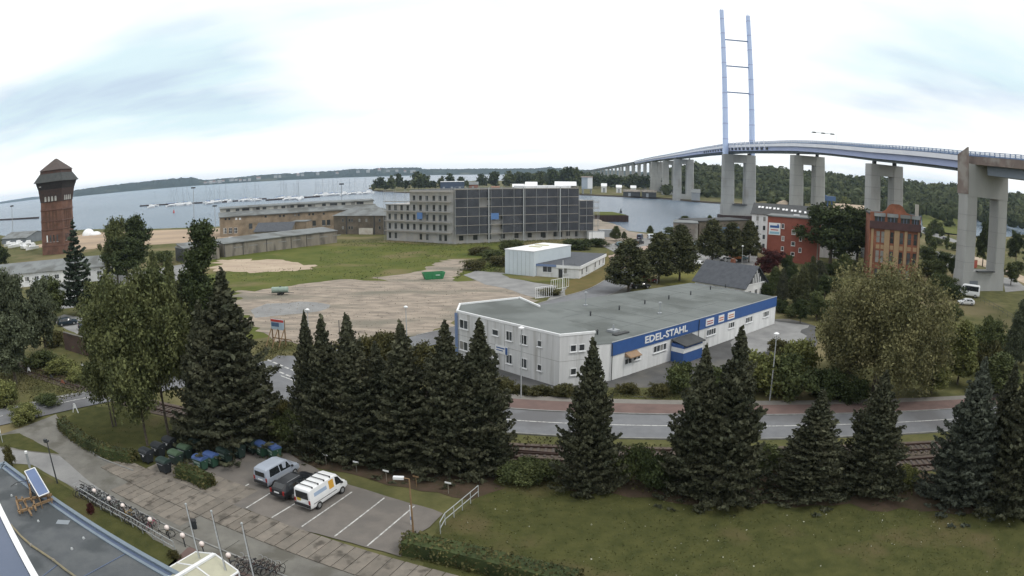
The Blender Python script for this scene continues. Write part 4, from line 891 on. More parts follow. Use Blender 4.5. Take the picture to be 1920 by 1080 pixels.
for x in (650, 702, 721): u, _ = fa2.uz(x, 430); part('pilaster', MB().obox(fa2.pt(u - .2, .02, .25), fa2.u * .4, -fa2.n * .3, (0, 0, z0 - .1)), M['roof_dark'], gb)
# row of garages with a low roof
P0, P1 = G(420, 482.5), G(632, 455); Pf = G(327, 492); fc = Fac(P0, P1); nb = -fc.n
def garages(nm, lb, P0, P1, dep, h0, h1, wm):
    fc = Fac(P0, P1); nb = -fc.n; t = thing(nm, lb, 'building', P0)
    part('wall', MB().hexa([P0, P1, P1 + nb * dep, P0 + nb * dep, P0 + Vector((0, 0, h0)), P1 + Vector((0, 0, h0)), P1 + nb * dep + Vector((0, 0, h1)), P0 + nb * dep + Vector((0, 0, h1))]), wm, t)
    a, b = fc.pt(-.3, 0, .45), fc.pt(fc.L + .3, 0, .45)
    part('roof', MB().hexa([a + Vector((0, 0, h0 + .02)), b + Vector((0, 0, h0 + .02)), b + nb * (dep + .6) + Vector((0, 0, h1 + .05)), a + nb * (dep + .6) + Vector((0, 0, h1 + .05)), a + Vector((0, 0, h0 + .25)), b + Vector((0, 0, h0 + .25)), b + nb * (dep + .6) + Vector((0, 0, h1 + .3)), a + nb * (dep + .6) + Vector((0, 0, h1 + .3))]), M['roof_grey'], t)
    return t, fc
M['render_old'] = mat('old_render', (0.26, 0.235, 0.20), (0.20, 0.18, 0.15), .4, .95, c3=(0.13, 0.12, 0.105), s3=.35, stretch=(1, 1, .3))
t, fc = garages('garage_row', 'long low grey rendered garage row along the meadow, with a pale sheet roof', P0, P1, 9, ZT(P0, 420, 458), ZT(P0, 420, 458) + .9, M['render_old'])
for x in (421, 456, 500, 546, 575): u, _ = fc.uz(x, 475 - (x - 421) * .11); part('downpipe', MB().cyl(fc.pt(u, .02, .12), fc.pt(u, 4.2, .12), .09, n=6), M['dark'], t)
for k in range(8): part('lintel', MB().obox(fc.pt(4 + k * 6, 2.6, .03), fc.u * 3.4, -fc.n * .05, (0, 0, .3)), M['kerb'], t)
garages('garage_row', 'short dark grey shed end standing left of the poplar, before the long garage row', G(346, 493), G(412, 485), 9, 4.4, 5.2, M['render_old'])
Pg = G(330, 489); t = thing('grey_shed', 'small flat dark shed beside the storage yard, left end of the garage row', 'shed', Pg); part('wall', MB().prism([Pg, G(346, 493.2), G(346, 493.2) + Vector((-3, 8, 0)), Pg + Vector((-3, 8, 0))], 0, 4.3), M['roof_dark'], t); part('roof', MB().prism([Pg + Vector((-.2, -.2, 0)), G(346, 493.2) + Vector((.2, -.2, 0)), G(346, 493.2) + Vector((-3, 8.3, 0)), Pg + Vector((-3, 8.3, 0))], 4.31, 4.5), M['roof_grey'], t)
# dark gabled shed in the barracks yard
Pa, Pb = G(478, 446), G(545, 444); fc = Fac(Pa, Pb); t = thing('yard_shed', 'low yard shed with a dark slate gable roof in front of the brick barracks', 'shed', Pa)
w_, r_ = MB(), MB(); ez = ZT(Pa, 478, 434); gable(w_, r_, Pa, Pb, 13, ez, ZT(Pa, 500, 418) - .3, .5); part('wall', w_, M['render_old'], t); part('roof', r_, M['roof_slate'], t)
Pa = G(546, 441); t2 = thing('yard_annex', 'small square rendered block attached to the right of the dark yard shed', 'building', Pa); part('wall', MB().prism([Pa, Pa + Vector((7, -.5, 0)), Pa + Vector((7, 8, 0)), Pa + Vector((0, 8, 0))], 0, 5.6), M['brick_yellow'], t2); part('roof', MB().prism([Pa + Vector((-.2, -.3, 0)), Pa + Vector((7.2, -.8, 0)), Pa + Vector((7.2, 8.2, 0)), Pa + Vector((-.2, 8.2, 0))], 5.61, 5.8), M['roof_grey'], t2)

# ------------------------------------------------------------------ brick water tower
PC = G(120, 476); az = math.atan2(PC.x, PC.y); S = 12.0
d1 = Vector((math.sin(az - math.radians(62)), math.cos(az - math.radians(62)), 0)); d2 = Vector((math.sin(az + math.radians(28)), math.cos(az + math.radians(28)), 0))
tw = thing('water_tower', 'tall square red brick water tower with dark flared timber crown and pyramid roof', 'tower', PC)
ZZ = lambda y, x=120: ZT(PC, x, y)
C0 = PC; C1 = PC + d1 * S; C2 = PC + d1 * S + d2 * S; C3 = PC + d2 * S; ctr = (C0 + C2) / 2
def sq(k, z): return [ctr + (c - ctr) * k + Vector((0, 0, z)) for c in (C0, C3, C2, C1)]
def frust(k0, z0, k1, z1): return MB().hexa(sq(k0, z0) + sq(k1, z1))
zc = ZZ(376)
part('shaft', frust(1.02, 0, .98, zc), M['brick_tower'], tw)
for y in (391, 412, 428, 459): part('string_course', frust(1.035, ZZ(y) - .2, 1.035, ZZ(y) + .2), tint('course_brick', (.12, .055, .04)), tw)
part('flared_storey', frust(1.0, zc + .01, 1.12, ZZ(352)), mat('dark_timber', (.045, .035, .035), (.07, .045, .04), 1.2), tw)
part('upper_storey', frust(1.12, ZZ(352) + .01, 1.30, ZZ(336)), mat('black_timber', (.028, .027, .032), (.045, .04, .042), 1.2), tw)
part('lower_roof', frust(1.42, ZZ(338), 1.02, ZZ(322)), mat('tower_slate', (.07, .075, .075), (.05, .055, .055), .8), tw)
part('drum', frust(1.0, ZZ(322) + .01, .98, ZZ(315)), mat('drum_brick', (.10, .05, .04), (.06, .045, .04), 1), tw)
part('top_roof', frust(1.06, ZZ(316), .06, ZZ(294)), mat('top_slate', (.10, .075, .07), (.075, .065, .06), .8), tw)
fL, fR = Fac(C1, C0), Fac(C0, C3)
M['vent_pale'] = tint('pale_louvre', (.42, .42, .40))
for k in range(4):
    for fc in (fL, fR):
        u = S * (.26 + .16 * k); w = part('arched_window', MB().obox(fc.pt(u - .5, zc + .3, .35), fc.u * 1.0, -fc.n * .3, (0, 0, 1.6)).cyl(fc.pt(u, zc + 1.9, .35), fc.pt(u, zc + 1.9, .05), .5, n=10), M['vent_pale'], tw)
        for zz in (ZZ(401), ZZ(420)): part('blind_niche', MB().obox(fc.pt(u - .45, zz - 2.2, .12), fc.u * .9, -fc.n * .1, (0, 0, 4.0)), mat('niche_brick', (.115, .06, .04), (.09, .05, .035), 1), tw); 
        window(tw, fc, u, ZZ(445), 1.0, 3.0, 1, True, 'brick_tower', 'glass' if not (k == 0 and fc is fL) else 'white', .12, off=.1)
part('corner_panel', MB().obox(fL.pt(.0, ZZ(346), 1.2), fL.u * 1.2, -fL.n * .1, (0, 0, 2.0)), M['white'], tw)

# ------------------------------------------------------------------ buildings on the left
Pa, Pb = G(-60, 522, 4), G(196, 499, 4); Pa.z = Pb.z = 0; t = thing('storage_building', 'very long low building with a grey sheet roof in front of the water tower', 'building', Pa)
w_, r_ = MB(), MB(); gable(w_, r_, Pa, Pb, 16, 4.0, 6.2, .6); part('wall', w_, M['white_wall'], t); part('roof', r_, M['roof_grey'], t); fc = Fac(Pa, Pb)
for k in range(14): window(t, fc, fc.L * (k + .5) / 14, 2.2, 1.6, 1.3, 2, True)
Pa, Pb = G(172, 519), G(206, 520); t = thing('red_roof_shed', 'small white shed with grey roof and faded red end wall beneath the round trees', 'shed', Pa); w_, r_ = MB(), MB(); gable(w_, r_, Pa, Pb, 7, 3.2, 4.6, .3); part('wall', w_, M['white_wall'], t); part('roof', r_, M['roof_grey'], t); part('door', MB().obox(Fac(Pa, Pb).pt(1, .02, .08), Fac(Pa, Pb).u * 1.6, -Fac(Pa, Pb).n * .1, (0, 0, 2.3)), tint('faded_red', (.35, .14, .12)), t)
Pa, Pb = G(112, 569), G(150, 556); t = thing('white_outbuilding', 'low white outbuilding half hidden below the pine, near the dark parked cars', 'building', Pa); w_, r_ = MB(), MB(); gable(w_, r_, Pa, Pb, 7, 2.9, 3.8, .3); part('wall', w_, M['white_wall'], t); part('roof', r_, M['roof_grey'], t)
fc = Fac(Pa, Pb); window(t, fc, fc.L * .7, 1.6, 1.0, 1.0, 1)
# railway-side brick wall
Pa, Pb, Pc_ = G(122, 655), G(163, 668), G(250, 690)
t = thing('brick_wall', 'old red brown brick garden wall with pale coping beside the two dark cars', 'wall', Pa)
zc_ = ZT(Pa, 122, 623)
for a, b in ((Pa, Pb), (Pb + (Pb - Pa).normalized() * .02, Pc_)):
    fc = Fac(a, b); part('wall_body', MB().obox(fc.pt(0, 0), fc.u * fc.L, -fc.n * .35, (0, 0, zc_)), brickmat('garden_wall_brick', (.13, .07, .055), (.09, .055, .045), (.12, .10, .085)), t); part('coping', MB().obox(fc.pt(-.02, zc_ + .003, .06), fc.u * (fc.L + .04), -fc.n * .47, (0, 0, .12)), M['concrete'], t)
gsheet('yard', [(95, 600), (120, 590), (250, 610), (330, 640), (300, 665), (180, 640), (130, 620)], 0.03, M['asphalt_light'], .3, 2, seed=40)
# harbour hall far left
Pa, Pb = G(3, 458), G(50, 456); t = thing('harbour_hall', 'grey harbour hall with a pale gable roof at the far left waterside', 'building', Pa); w_, r_ = MB(), MB(); zz = ZT(Pa, 10, 447); gable(w_, r_, Pa, Pb, 20, zz, ZT(Pa, 20, 440) + 1, .4); part('wall', w_, mat('grey_cladding', (.20, .22, .24), (.15, .17, .19), .4), t); part('roof', r_, M['roof_grey'], t)
# marina mole and breakwater
for (a, b, nm, lb) in ((G(-40, 416, -1.5), G(70, 410, -1.5), 'breakwater', 'thin dark breakwater in the water left of the tower'),):
    t = thing(nm, lb, 'breakwater', a); u = (b - a).normalized(); part('wall', MB().obox(a, b - a, Vector((-u.y, u.x, 0)) * 3, (0, 0, 2.0)), M['rust'], t)

# ------------------------------------------------------------------ house, red block, white office, orange brick house
# house with slate roof
Pe0, Pe1 = G(1303, 524, 3.2), G(1397, 539, 3.2); Pe0.z = Pe1.z = 0; fc = Fac(Pe0, Pe1); t = thing('slate_roof_house', 'white house with a big slate roof and dark timber gable right behind the hall', 'house', Pe0)
dep = 9.5; w_, r_ = MB(), MB(); gable(w_, r_, Pe0, Pe1, dep, 3.2, 6.9, .5); part('wall', w_, M['white_wall'], t); part('roof', r_, M['roof_slate'], t)
ge = Fac(Pe1, Pe1 - fc.n * dep); tri = MB().add([ge.pt(.2, 3.6, .04), ge.pt(dep - .2, 3.6, .04), ge.pt(dep / 2, 6.75, .04), ge.pt(.2, 3.6, .0), ge.pt(dep - .2, 3.6, .0), ge.pt(dep / 2, 6.75, .0)], [(0, 1, 2), (3, 5, 4), (0, 3, 4, 1), (1, 4, 5, 2), (2, 5, 3, 0)])
gt = part('timber_gable', tri, M['dark'], t)
for k in range(5): part('gable_batten', MB().obox(ge.pt(dep / 2 - 1.7 + k * .75, 3.7, .1), ge.u * .28, -ge.n * .05, (0, 0, 2.6 - abs(k - 2) * .75)), M['white'], gt)
part('gable_beam', MB().obox(ge.pt(.6, 3.45, .1), ge.u * (dep - 1.2), -ge.n * .08, (0, 0, .2)), M['white'], gt)
for k in range(3): window(t, ge, 2.0 + k * 2.7, 1.7, 1.1, 1.3, 2)
for k in range(4): window(t, fc, 2.0 + k * 3.2, 1.7, 1.1, 1.2, 2)
p = G(1374, 502, 5.9); ch = part('chimney', MB().box(p.x, p.y, 6.6, .8, .9, 2.4, fc.rz), M['brick_orange'], t)
p = G(1344, 502, 5.2); d_ = -fc.n; part('skylight', MB().obox(p - fc.u * .4 + Vector((0, 0, .2)), fc.u * .8, d_ * .9 + Vector((0, 0, .7)), (0, 0, .12)), M['white'], t)
# red block
R1 = G(1532, 497); R0 = AZ(1440, math.hypot(R1.x, R1.y) + 1.5); fc = Fac(R0, R1); zt = ZT(R1, 1532, 412); nb = -fc.n
t = thing('red_block', 'red rendered four-storey block with a flat grey roof and large advertising board', 'building', R1)
part('wall', MB().prism([R0, R1, R1 + nb * 12, R0 + nb * 12], 0, zt), M['brick_red'], t)
part('roof', MB().prism([fc.pt(-.4, 0, .4), fc.pt(fc.L + .4, 0, .4), R1 + nb * 12.4 + fc.u * .4, R0 + nb * 12.4 - fc.u * .4], zt + .002, zt + .35), M['roof_grey'], t)
part('corner_strip', MB().obox(fc.pt(fc.L - .35, .02, .05), fc.u * .4, -fc.n * .1, (0, 0, zt - .1)), M['render_old'], t)
part('roof_dome', MB().box(*(R0 + fc.u * fc.L * .53 + nb * 5).xy, zt + .6, 1.8, 1.2, .4, fc.rz), M['white'], t)
def box_px(fc, x, y): u, z = fc.uz(x, y); return u, z
for x, y, w, h in ((1468, 424, .9, 1.5), (1502, 426, .9, 1.5), (1488, 435, 1.3, 1.5), (1501, 448, .9, 1.4), (1468, 447, .9, 1.4), (1487, 457, 1.3, 1.3), (1467, 466, .9, 1.3), (1500, 469, .9, 1.4), (1486, 476, 1.2, 1.1)):
    u, z = fc.uz(x, y); window(t, fc, u, z, w, h, 1, True, 'pvc', fw=.12)
u0, z0 = fc.uz(1442, 417); u1, z1 = fc.uz(1463, 441); bd = part('advertising_board', MB().obox(fc.pt(u0, z1, .2), fc.u * (u1 - u0), -fc.n * .12, (0, 0, z0 - z1)), M['white'], t)
H_ = z0 - z1; W_ = u1 - u0
part('board_print', MB().obox(fc.pt(u0 + W_ * .1, z1 + H_ * .58, .215), fc.u * W_ * .8, -fc.n * .02, (0, 0, H_ * .2)).obox(fc.pt(u0 + W_ * .7, z1 + H_ * .79, .215), fc.u * W_ * .18, -fc.n * .02, (0, 0, H_ * .1)), M['blue'], bd)
part('board_print', MB().obox(fc.pt(u0 + W_ * .18, z1 + H_ * .37, .215), fc.u * W_ * .64, -fc.n * .02, (0, 0, H_ * .09)), tint('red_print', (.5, .1, .08)), bd)
part('board_print', MB().obox(fc.pt(u0 + W_ * .08, z1 + H_ * .07, .215), fc.u * W_ * .84, -fc.n * .02, (0, 0, H_ * .2)), tint('pale_blue_print', (.3, .5, .62)), bd)
# white office with long dark roof
R0, R1 = G(1410, 462), G(1600, 484); R0 = AZ(1410, 225); R1 = AZ(1612, 223); fc = Fac(R0, R1); nb = -fc.n
ze = ZT(R0, 1410, 400); zr = ZT(R0 + nb * 8, 1425, 381)
t = thing('white_office_building', 'white four-storey building with a very long dark roof carrying rows of small skylights', 'building', R0)
w_, r_ = MB(), MB(); gable(w_, r_, R0, R1, 16, ze, zr, .5); part('wall', w_, M['white_wall'], t); part('roof', r_, M['roof_dark'], t)
for k in range(5):
    for x in range(9): window(t, fc, 2.0 + x * 2.4, ze - 1.6 - k * 3.0, 1.0, 1.6, 1, True)
sl = (nb * 8 + Vector((0, 0, zr - ze))).normalized()
for x, y in ((1424, 390), (1430, 390.5), (1438, 391.5), (1444, 392), (1452, 393), (1459, 393.5), (1469, 395), (1475, 395.5), (1485, 397), (1491, 397.5), (1500, 399), (1510, 400.5)):
    # meet the roof plane
    d = Vector(ray(x, y)); nrm = fc.u.cross(sl); o_ = Vector((0, 0, CAM_H)); a_ = fc.pt(0, ze, .0); k = (a_ - o_).dot(nrm) / d.dot(nrm); p = o_ + d * k
    part('skylight', MB().obox(p - fc.u * .4 - sl * .6 + Vector((0, 0, .3)), fc.u * .8, sl * 1.3, (0, 0, .12)), M['white'], t)
# orange brick house with curved gable
R0, R1 = AZ(1632, 184), AZ(1727, 186); fc = Fac(R0, R1); L = fc.L; zt = ZT(R0, 1636, 397); zg = ZT(R0, 1678, 383)
t = thing('orange_brick_house', 'orange brick office house with a curved gable and tall sand coloured pilasters', 'building', R1)
prof = [(0, zt), (L * .22, zt + .1), (L * .30, zt + .8), (L * .36, zg - .4), (L * .42, zg), (L * .56, zg), (L * .62, zg - .4), (L * .70, zt + .6), (L * .80, zt), (L, zt - .2)]
vs = [fc.pt(u, z) for u, z in [(0, 0)] + prof + [(L, 0)]]; n = len(vs); dd = -fc.n * .6
part('gable_wall', MB().add(vs + [v + dd for v in vs], [tuple(range(n)), tuple(range(n, 2 * n))[::-1]] + [(i, (i + 1) % n, n + (i + 1) % n, n + i) for i in range(n)]), M['brick_orange'], t)
part('body', MB().prism([fc.pt(.05, 0, -.62), fc.pt(L - .05, 0, -.62), fc.pt(L - .05, 0, -16), fc.pt(.05, 0, -16)], 0, zt - .7), M['brick_orange'], t)
part('roof', MB().prism([fc.pt(-.2, 0, -.62), fc.pt(L + .2, 0, -.62), fc.pt(L + .2, 0, -16.3), fc.pt(-.2, 0, -16.3)], zt - .69, zt - .3), M['roof_dark'], t)
M['sandstone'] = tint('sand_brick', (.37, .255, .15), .12, .9)
zb = ZT(R0, 1636, 422)
part('cornice', MB().obox(fc.pt(-.1, zb - .8, .7), fc.u * (L + .2), -fc.n * .7, (0, 0, 2.0)), mat('brown_sheet', (.09, .05, .05), (.065, .04, .04), 1), t)
for x0, x1 in ((1640, 1659), (1664, 1683), (1689, 1706), (1710, 1724)):
    u0, _ = fc.uz(x0, 410); u1, _ = fc.uz(x1, 410); z0, z1 = ZT(R0, 1650, 416), ZT(R0, 1650, 406)
    o = part('dormer_window', MB().obox(fc.pt(u0, z0, .12), fc.u * (u1 - u0), -fc.n * .1, (0, 0, z1 - z0)), M['glass'], t)
    part('dormer_roof', MB().hexa([fc.pt(u0 - .2, z1, .5), fc.pt(u1 + .2, z1, .5), fc.pt(u1 + .2, z1 + .9, .05), fc.pt(u0 - .2, z1 + .9, .05), fc.pt(u0 - .2, z1 + .12, .5), fc.pt(u1 + .2, z1 + .12, .5), fc.pt(u1 + .2, z1 + 1.0, .05), fc.pt(u0 - .2, z1 + 1.0, .05)]), M['roof_grey'], o)
    for k in range(2): part('mullion', MB().obox(fc.pt(u0 + (u1 - u0) * (k + 1) / 3 - .05, z0, .16), fc.u * .1, -fc.n * .05, (0, 0, z1 - z0)), M['blue_trim'], o)
for x, w in ((1635, .7), (1662.5, 1.6), (1681, 1.6), (1698, .9), (1722, .6)):
    u, _ = fc.uz(x, 450); part('pilaster', MB().obox(fc.pt(max(0, u - w / 2), .02, .3), fc.u * w, -fc.n * .3, (0, 0, zb - .9)), M['sandstone'], t)
for x in (1646, 1655, 1672, 1690, 1705, 1716):
    u, _ = fc.uz(x, 450)
    for z, h in ((zb - 3.0, 3.2), (zb - 8.3, 3.4), (zb - 13, 3)):
        window(t, fc, u, z, 1.25, h, 1, False, 'brick_orange', 'glass', .1, rows=2)
    for z in (zb - 5.7,): part('spandrel', MB().obox(fc.pt(u - .55, z - .5, .08), fc.u * 1.1, -fc.n * .06, (0, 0, 1.1)), M['sandstone'], t)
p = fc.pt(L * .93, 0, -1.5); part('chimney', MB().box(p.x, p.y, zt + 1.2, 1.0, 1.0, 3.6, fc.rz), tint('pale_chimney', (.4, .38, .34)), t)
# quay bunker
Pa, Pb = G(1262, 450), G(1308, 452); fc = Fac(Pa, Pb); t = thing('quay_bunker', 'stained concrete bunker overgrown on top, at the channel behind the street trees', 'building', Pa); part('wall', MB().prism([Pa, Pb, Pb - fc.n * 14, Pa - fc.n * 14], 0, ZT(Pa, 1270, 418)), mat('stained_bunker', (.26, .22, .19), (.17, .155, .14), .3, .95, c3=(.33, .31, .28), s3=.2), t); part('roof', MB().prism([fc.pt(-.2, 0, .2), fc.pt(fc.L + .2, 0, .2), Pb - fc.n * 14, Pa - fc.n * 14], ZT(Pa, 1270, 418) + .01, ZT(Pa, 1270, 418) + .3), M['roof_grey'], t)
Pa, Pb = AZ(1312, 262), AZ(1405, 285); fc = Fac(Pa, Pb); zz = ZT(Pa, 1340, 417); t = thing('quay_workshop', 'low flat workshop with a dark roof stretching between the bunker and the white office', 'building', Pa); part('wall', MB().prism([Pa, Pb, Pb - fc.n * 12, Pa - fc.n * 12], 0, zz), M['brick_old'], t); part('roof', MB().prism([fc.pt(-.3, 0, .3), fc.pt(fc.L + .3, 0, .3), Pb - fc.n * 12, Pa - fc.n * 12], zz + .01, zz + .4), M['roof_dark'], t)
for k in range(3): part('gate', MB().obox(fc.pt(4 + k * 8, .02, .08), fc.u * 4.5, -fc.n * .1, (0, 0, 4)), tint('blue_gate', (.10, .16, .26)), t)
for x, y, lb in ((1117, 440, 'small white site cabin at the right end of the building shell'), (1137, 436, 'pale grey container behind the site cabin near the slipway')):
    P = G(x, y + 8); t = thing('site_cabin', lb, 'cabin', P); t_ = part('body', MB().box(P.x, P.y, 1.35, 6, 2.5, 2.7, .15), M['white'] if x < 1120 else M['grey_metal'], t); part('roof_rim', MB().box(P.x, P.y, 2.77, 6.1, 2.6, .12, .15), M['grey_metal'], t); part('door', MB().box(P.x - 1.2, P.y - 1.30, 1.1, .9, .06, 2.0, .0), M['dark'], t)
# ------------------------------------------------------------------ high bridge
M['steel_blue'] = mat('pale_blue_steel', (0.40, 0.46, 0.70), (0.36, 0.42, 0.64), .1, .5, spec=.4)
M['steel_white'] = mat('white_steel', (0.78, 0.80, 0.86), (0.70, 0.72, 0.80), .2, .5, spec=.4)
M['pylon'] = mat('pylon_steel', (0.54, 0.65, 0.90), (0.49, 0.60, 0.85), .1, .5, spec=.4)
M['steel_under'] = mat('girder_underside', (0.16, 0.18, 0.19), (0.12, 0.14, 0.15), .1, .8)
M['joint'] = tint('joint_concrete', (.22, .22, .215))  # darker concrete of the casting joint bands on the bridge piers
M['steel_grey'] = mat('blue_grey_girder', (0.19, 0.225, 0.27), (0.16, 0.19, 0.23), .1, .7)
M['wing'] = mat('stained_wing_wall', (.23, .185, .165), (.155, .125, .115), .25, .95, c3=(.28, .26, .24), s3=.2)
def _mesh():
    m = tint('railing_mesh_blue', (.24, .32, .48), .1, .6); nt = m.node_tree; b = nt.nodes['Principled BSDF']; o = [n for n in nt.nodes if n.type == 'OUTPUT_MATERIAL'][0]; t = nt.nodes.new('ShaderNodeBsdfTransparent'); x = nt.nodes.new('ShaderNodeMixShader'); x.inputs[0].default_value = .4; nt.links.new(t.outputs[0], x.inputs[1]); nt.links.new(b.outputs[0], x.inputs[2]); nt.links.new(x.outputs[0], o.inputs[0]); return m
M['rail_mesh'] = _mesh()
M['rail_blue'] = tint('railing_blue', (0.17, 0.25, 0.42), .15, .5)
DP = [(126, 20), (127, 60), (127.5, 100), (127, 141), (128, 197.5), (131, 273), (137, 386), (152, 510), (169, 643), (182, 760), (194, 879), (205, 1010), (213, 1130), (220, 1281), (224, 1483), (226, 1700), (224, 2000), (215, 2500)]
DZ = [29.6, 29.8, 30.2, 31, 33.3, 36.9, 39.2, 40.2, 40.6, 40.9, 41.0, 40.0, 38.4, 36.6, 32.5, 28.5, 22, 12]   # underside
K = 6; L2 = smooth_line(DP, K); zz = []
for i in range(len(L2)): zz.append(float(np.interp(i / K, range(len(DZ)), DZ)))
def dribbon(d0, d1, z0, z1, i0=0, i1=None, mb=None):
    i1 = i1 or len(L2); P = L2[i0:i1]; a = offset_line(P, d0); b = offset_line(P, d1); mb = mb or MB(); vs = []; n = len(P)
    for i in range(n): z = zz[i0 + i]; vs += [(*a[i], z + z0), (*b[i], z + z0), (*b[i], z + z1), (*a[i], z + z1)]
    fs = [(0, 1, 2, 3), tuple(4 * (n - 1) + k for k in (3, 2, 1, 0))]
    for i in range(n - 1):
        for k in range(4): fs.append((4 * i + k, 4 * i + (k + 1) % 4, 4 * i + 4 + (k + 1) % 4, 4 * i + 4 + k))
    return mb.add(vs, fs)
br = thing('high_bridge', 'long curving high-level road bridge with pale blue steel girder on twin-leg concrete piers', 'bridge', (137, 386, -1.5))
i_s = 3 * K; i_e = 12 * K       # steel stretch from the abutment pier to beyond the channel
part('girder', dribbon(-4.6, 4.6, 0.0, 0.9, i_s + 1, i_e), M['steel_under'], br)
part('girder', dribbon(-6.0, 6.0, 0.9, 2.9, i_s, i_e), M['steel_blue'], br, label='pale blue lower girder of the bridge')
part('deck_edge', dribbon(-7.2, 7.2, 2.92, 4.3, i_s, i_e), M['steel_white'], br, label='white deck edge band')
part('roadway', dribbon(-6.9, 6.9, 4.31, 4.4, 0, None), M['asphalt'], br)
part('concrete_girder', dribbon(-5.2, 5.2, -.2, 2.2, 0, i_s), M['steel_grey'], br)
part('concrete_deck', dribbon(-7.4, 7.4, 2.22, 4.3, 0, i_s + 1), M['wing'], br)
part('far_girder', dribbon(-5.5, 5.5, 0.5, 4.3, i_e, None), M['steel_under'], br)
for s in (-7.0, 7.0):
    part('railing', dribbon(s - .06, s + .06, 5.5, 5.68, 0, i_e), M['rail_blue'], br)
    part('railing', dribbon(s - .05, s + .05, 4.4, 4.75, 0, i_e), M['rail_blue'], br)
    part('railing_mesh', dribbon(s - .02, s + .02, 4.8, 5.4, 0, i_e), M['rail_mesh'], br)
    mb = MB(); ln = offset_line(L2, s); acc = 0
    for i in range(0, i_e - 1):
        a, b = ln[i], ln[i + 1]; d = (b - a).length; t = (b - a).normalized()
        while acc < d:
            p = a.lerp(b, acc / d); z = zz[i] + (zz[i + 1] - zz[i]) * acc / d; mb.obox((p.x - t.x * .18 - t.y * .05, p.y - t.y * .18 + t.x * .05, z + 4.4), (t.x * .36, t.y * .36, 0), (t.y * .12, -t.x * .12, 0), (0, 0, 1.3)); acc += 2.2 if p.y < 420 else 5.0
        acc -= d
    o = part('railing_post', mb, M['rail_blue'], br); o['kind'] = 'stuff'
def lgt(i): return (L2[min(i + 1, len(L2) - 1)] - L2[max(i - 1, 0)]).normalized()
def at_y(y):
    for i in range(len(L2) - 1):
        if L2[i].y <= y < L2[i + 1].y: t = (y - L2[i].y) / (L2[i + 1].y - L2[i].y); return L2[i].lerp(L2[i + 1], t), zz[i] + (zz[i + 1] - zz[i]) * t, lgt(i)
def rbox(mb, c, t, w, d, z0, z1, k0=1.0, ch=.25):
    "pier block with chamfered corners, w across the road, d along it"
    n = Vector((-t.y, t.x)); vs = []
    for z, k in ((z0, k0), (z1, 1.0)):
        W_, D_ = w / 2 * k, d / 2 * k; c1 = min(W_, D_) * ch
        for x, y in ((-W_ + c1, -D_), (W_ - c1, -D_), (W_, -D_ + c1), (W_, D_ - c1), (W_ - c1, D_), (-W_ + c1, D_), (-W_, D_ - c1), (-W_, -D_ + c1)):
            p = c + n * x + t * y; vs.append((p.x, p.y, z))
    return mb.add(vs, [tuple(range(8))[::-1], tuple(range(8, 16))] + [(i, (i + 1) % 8, 8 + (i + 1) % 8, 8 + i) for i in range(8)])
def pier(y, W_, lw, D_, base=-1.5, plinth=None, beam=5.0, label=None, near=True):
    c, z, t = at_y(y); n = Vector((-t.y, t.x)); p = thing('bridge_pier', label, 'bridge pier', (c.x, c.y, base), group='concrete piers under the high bridge'); top = z - 1.0
    if y > 900:
        for s in (-1, 1): part('leg', rbox(MB(), c + n * s * (W_ - lw) / 2, t, lw, D_, base, top + 1.0), M['pier'], p)
        return p
    for s in (-1, 1): part('leg', rbox(MB(), c + n * s * (W_ - lw) / 2, t, lw, D_, base, top, 1.12), M['pier'], p)
    for s in (-1, 1):
        for k in range(7): zj = base + (top - base) * (k + 1) / 8; kk = 1.12 - .12 * (k + 1) / 8; part('casting_joint', rbox(MB(), c + n * s * (W_ - lw) / 2, t, lw * kk + .1, D_ * kk + .1, zj, zj + .12, 1), M['joint'], p)
    part('crossbeam', rbox(MB(), c, t, W_ - lw * 1.6, D_ * .92, top - beam, top - .004, 1, .05), M['pier'], p)
    for s in (-1, 1): part('bearing', rbox(MB(), c + n * s * (W_ * .3), t, 1.3, 1.4, top, z + .0), M['dark'], p)
    if plinth: part('plinth', rbox(MB(), c, t, W_ + 1.2, D_ * 1.25, base, plinth, 1, .2), M['pier'], p)
    return p
pn = pier(386, 21, 7.0, 5.5, -1.5, 7.5, 5, 'largest concrete pier, standing in the channel beneath the tall pylon')
c, z, t = at_y(386); part('fender', rbox(MB(), c, t, 25, 10, -1.5, 1.3, 1, .2), M['rust'], pn)
part('platform', rbox(MB(), c - t * 4.0, t, 9, 2, 7.6, 8.2, 1, .05), M['dark'], pn)
pier(273, 16.5, 5.4, 4.6, 0, None, 4, 'concrete pier rising behind the long dark roof, next right of the pylon')
pier(200, 15.0, 4.8, 4.2, 0, 6, 4, 'concrete pier rising just left of the curved orange brick gable')
pier(643, 20, 7.5, 6, -1.5, 5, 5, 'bridge pier at the far channel bank, nearest the water left of the pylon')
pier(749, 18, 7, 6, 0, 3, 5, 'bridge pier second from the far channel bank')
pier(880, 17, 9, 8, 0, None, 6, 'broad bridge pier where the steel deck meets the approach viaduct')
for i, y in enumerate((985, 1060, 1135, 1215, 1300, 1400, 1520, 1660, 1830)):
    pier(y, 13, 4.5, 3.5, 0, None, 3, ('nearest' if i == 0 else 'farthest' if i == 8 else ORD[i] + ' nearest') + ' slim viaduct pier of the descending bridge approach')
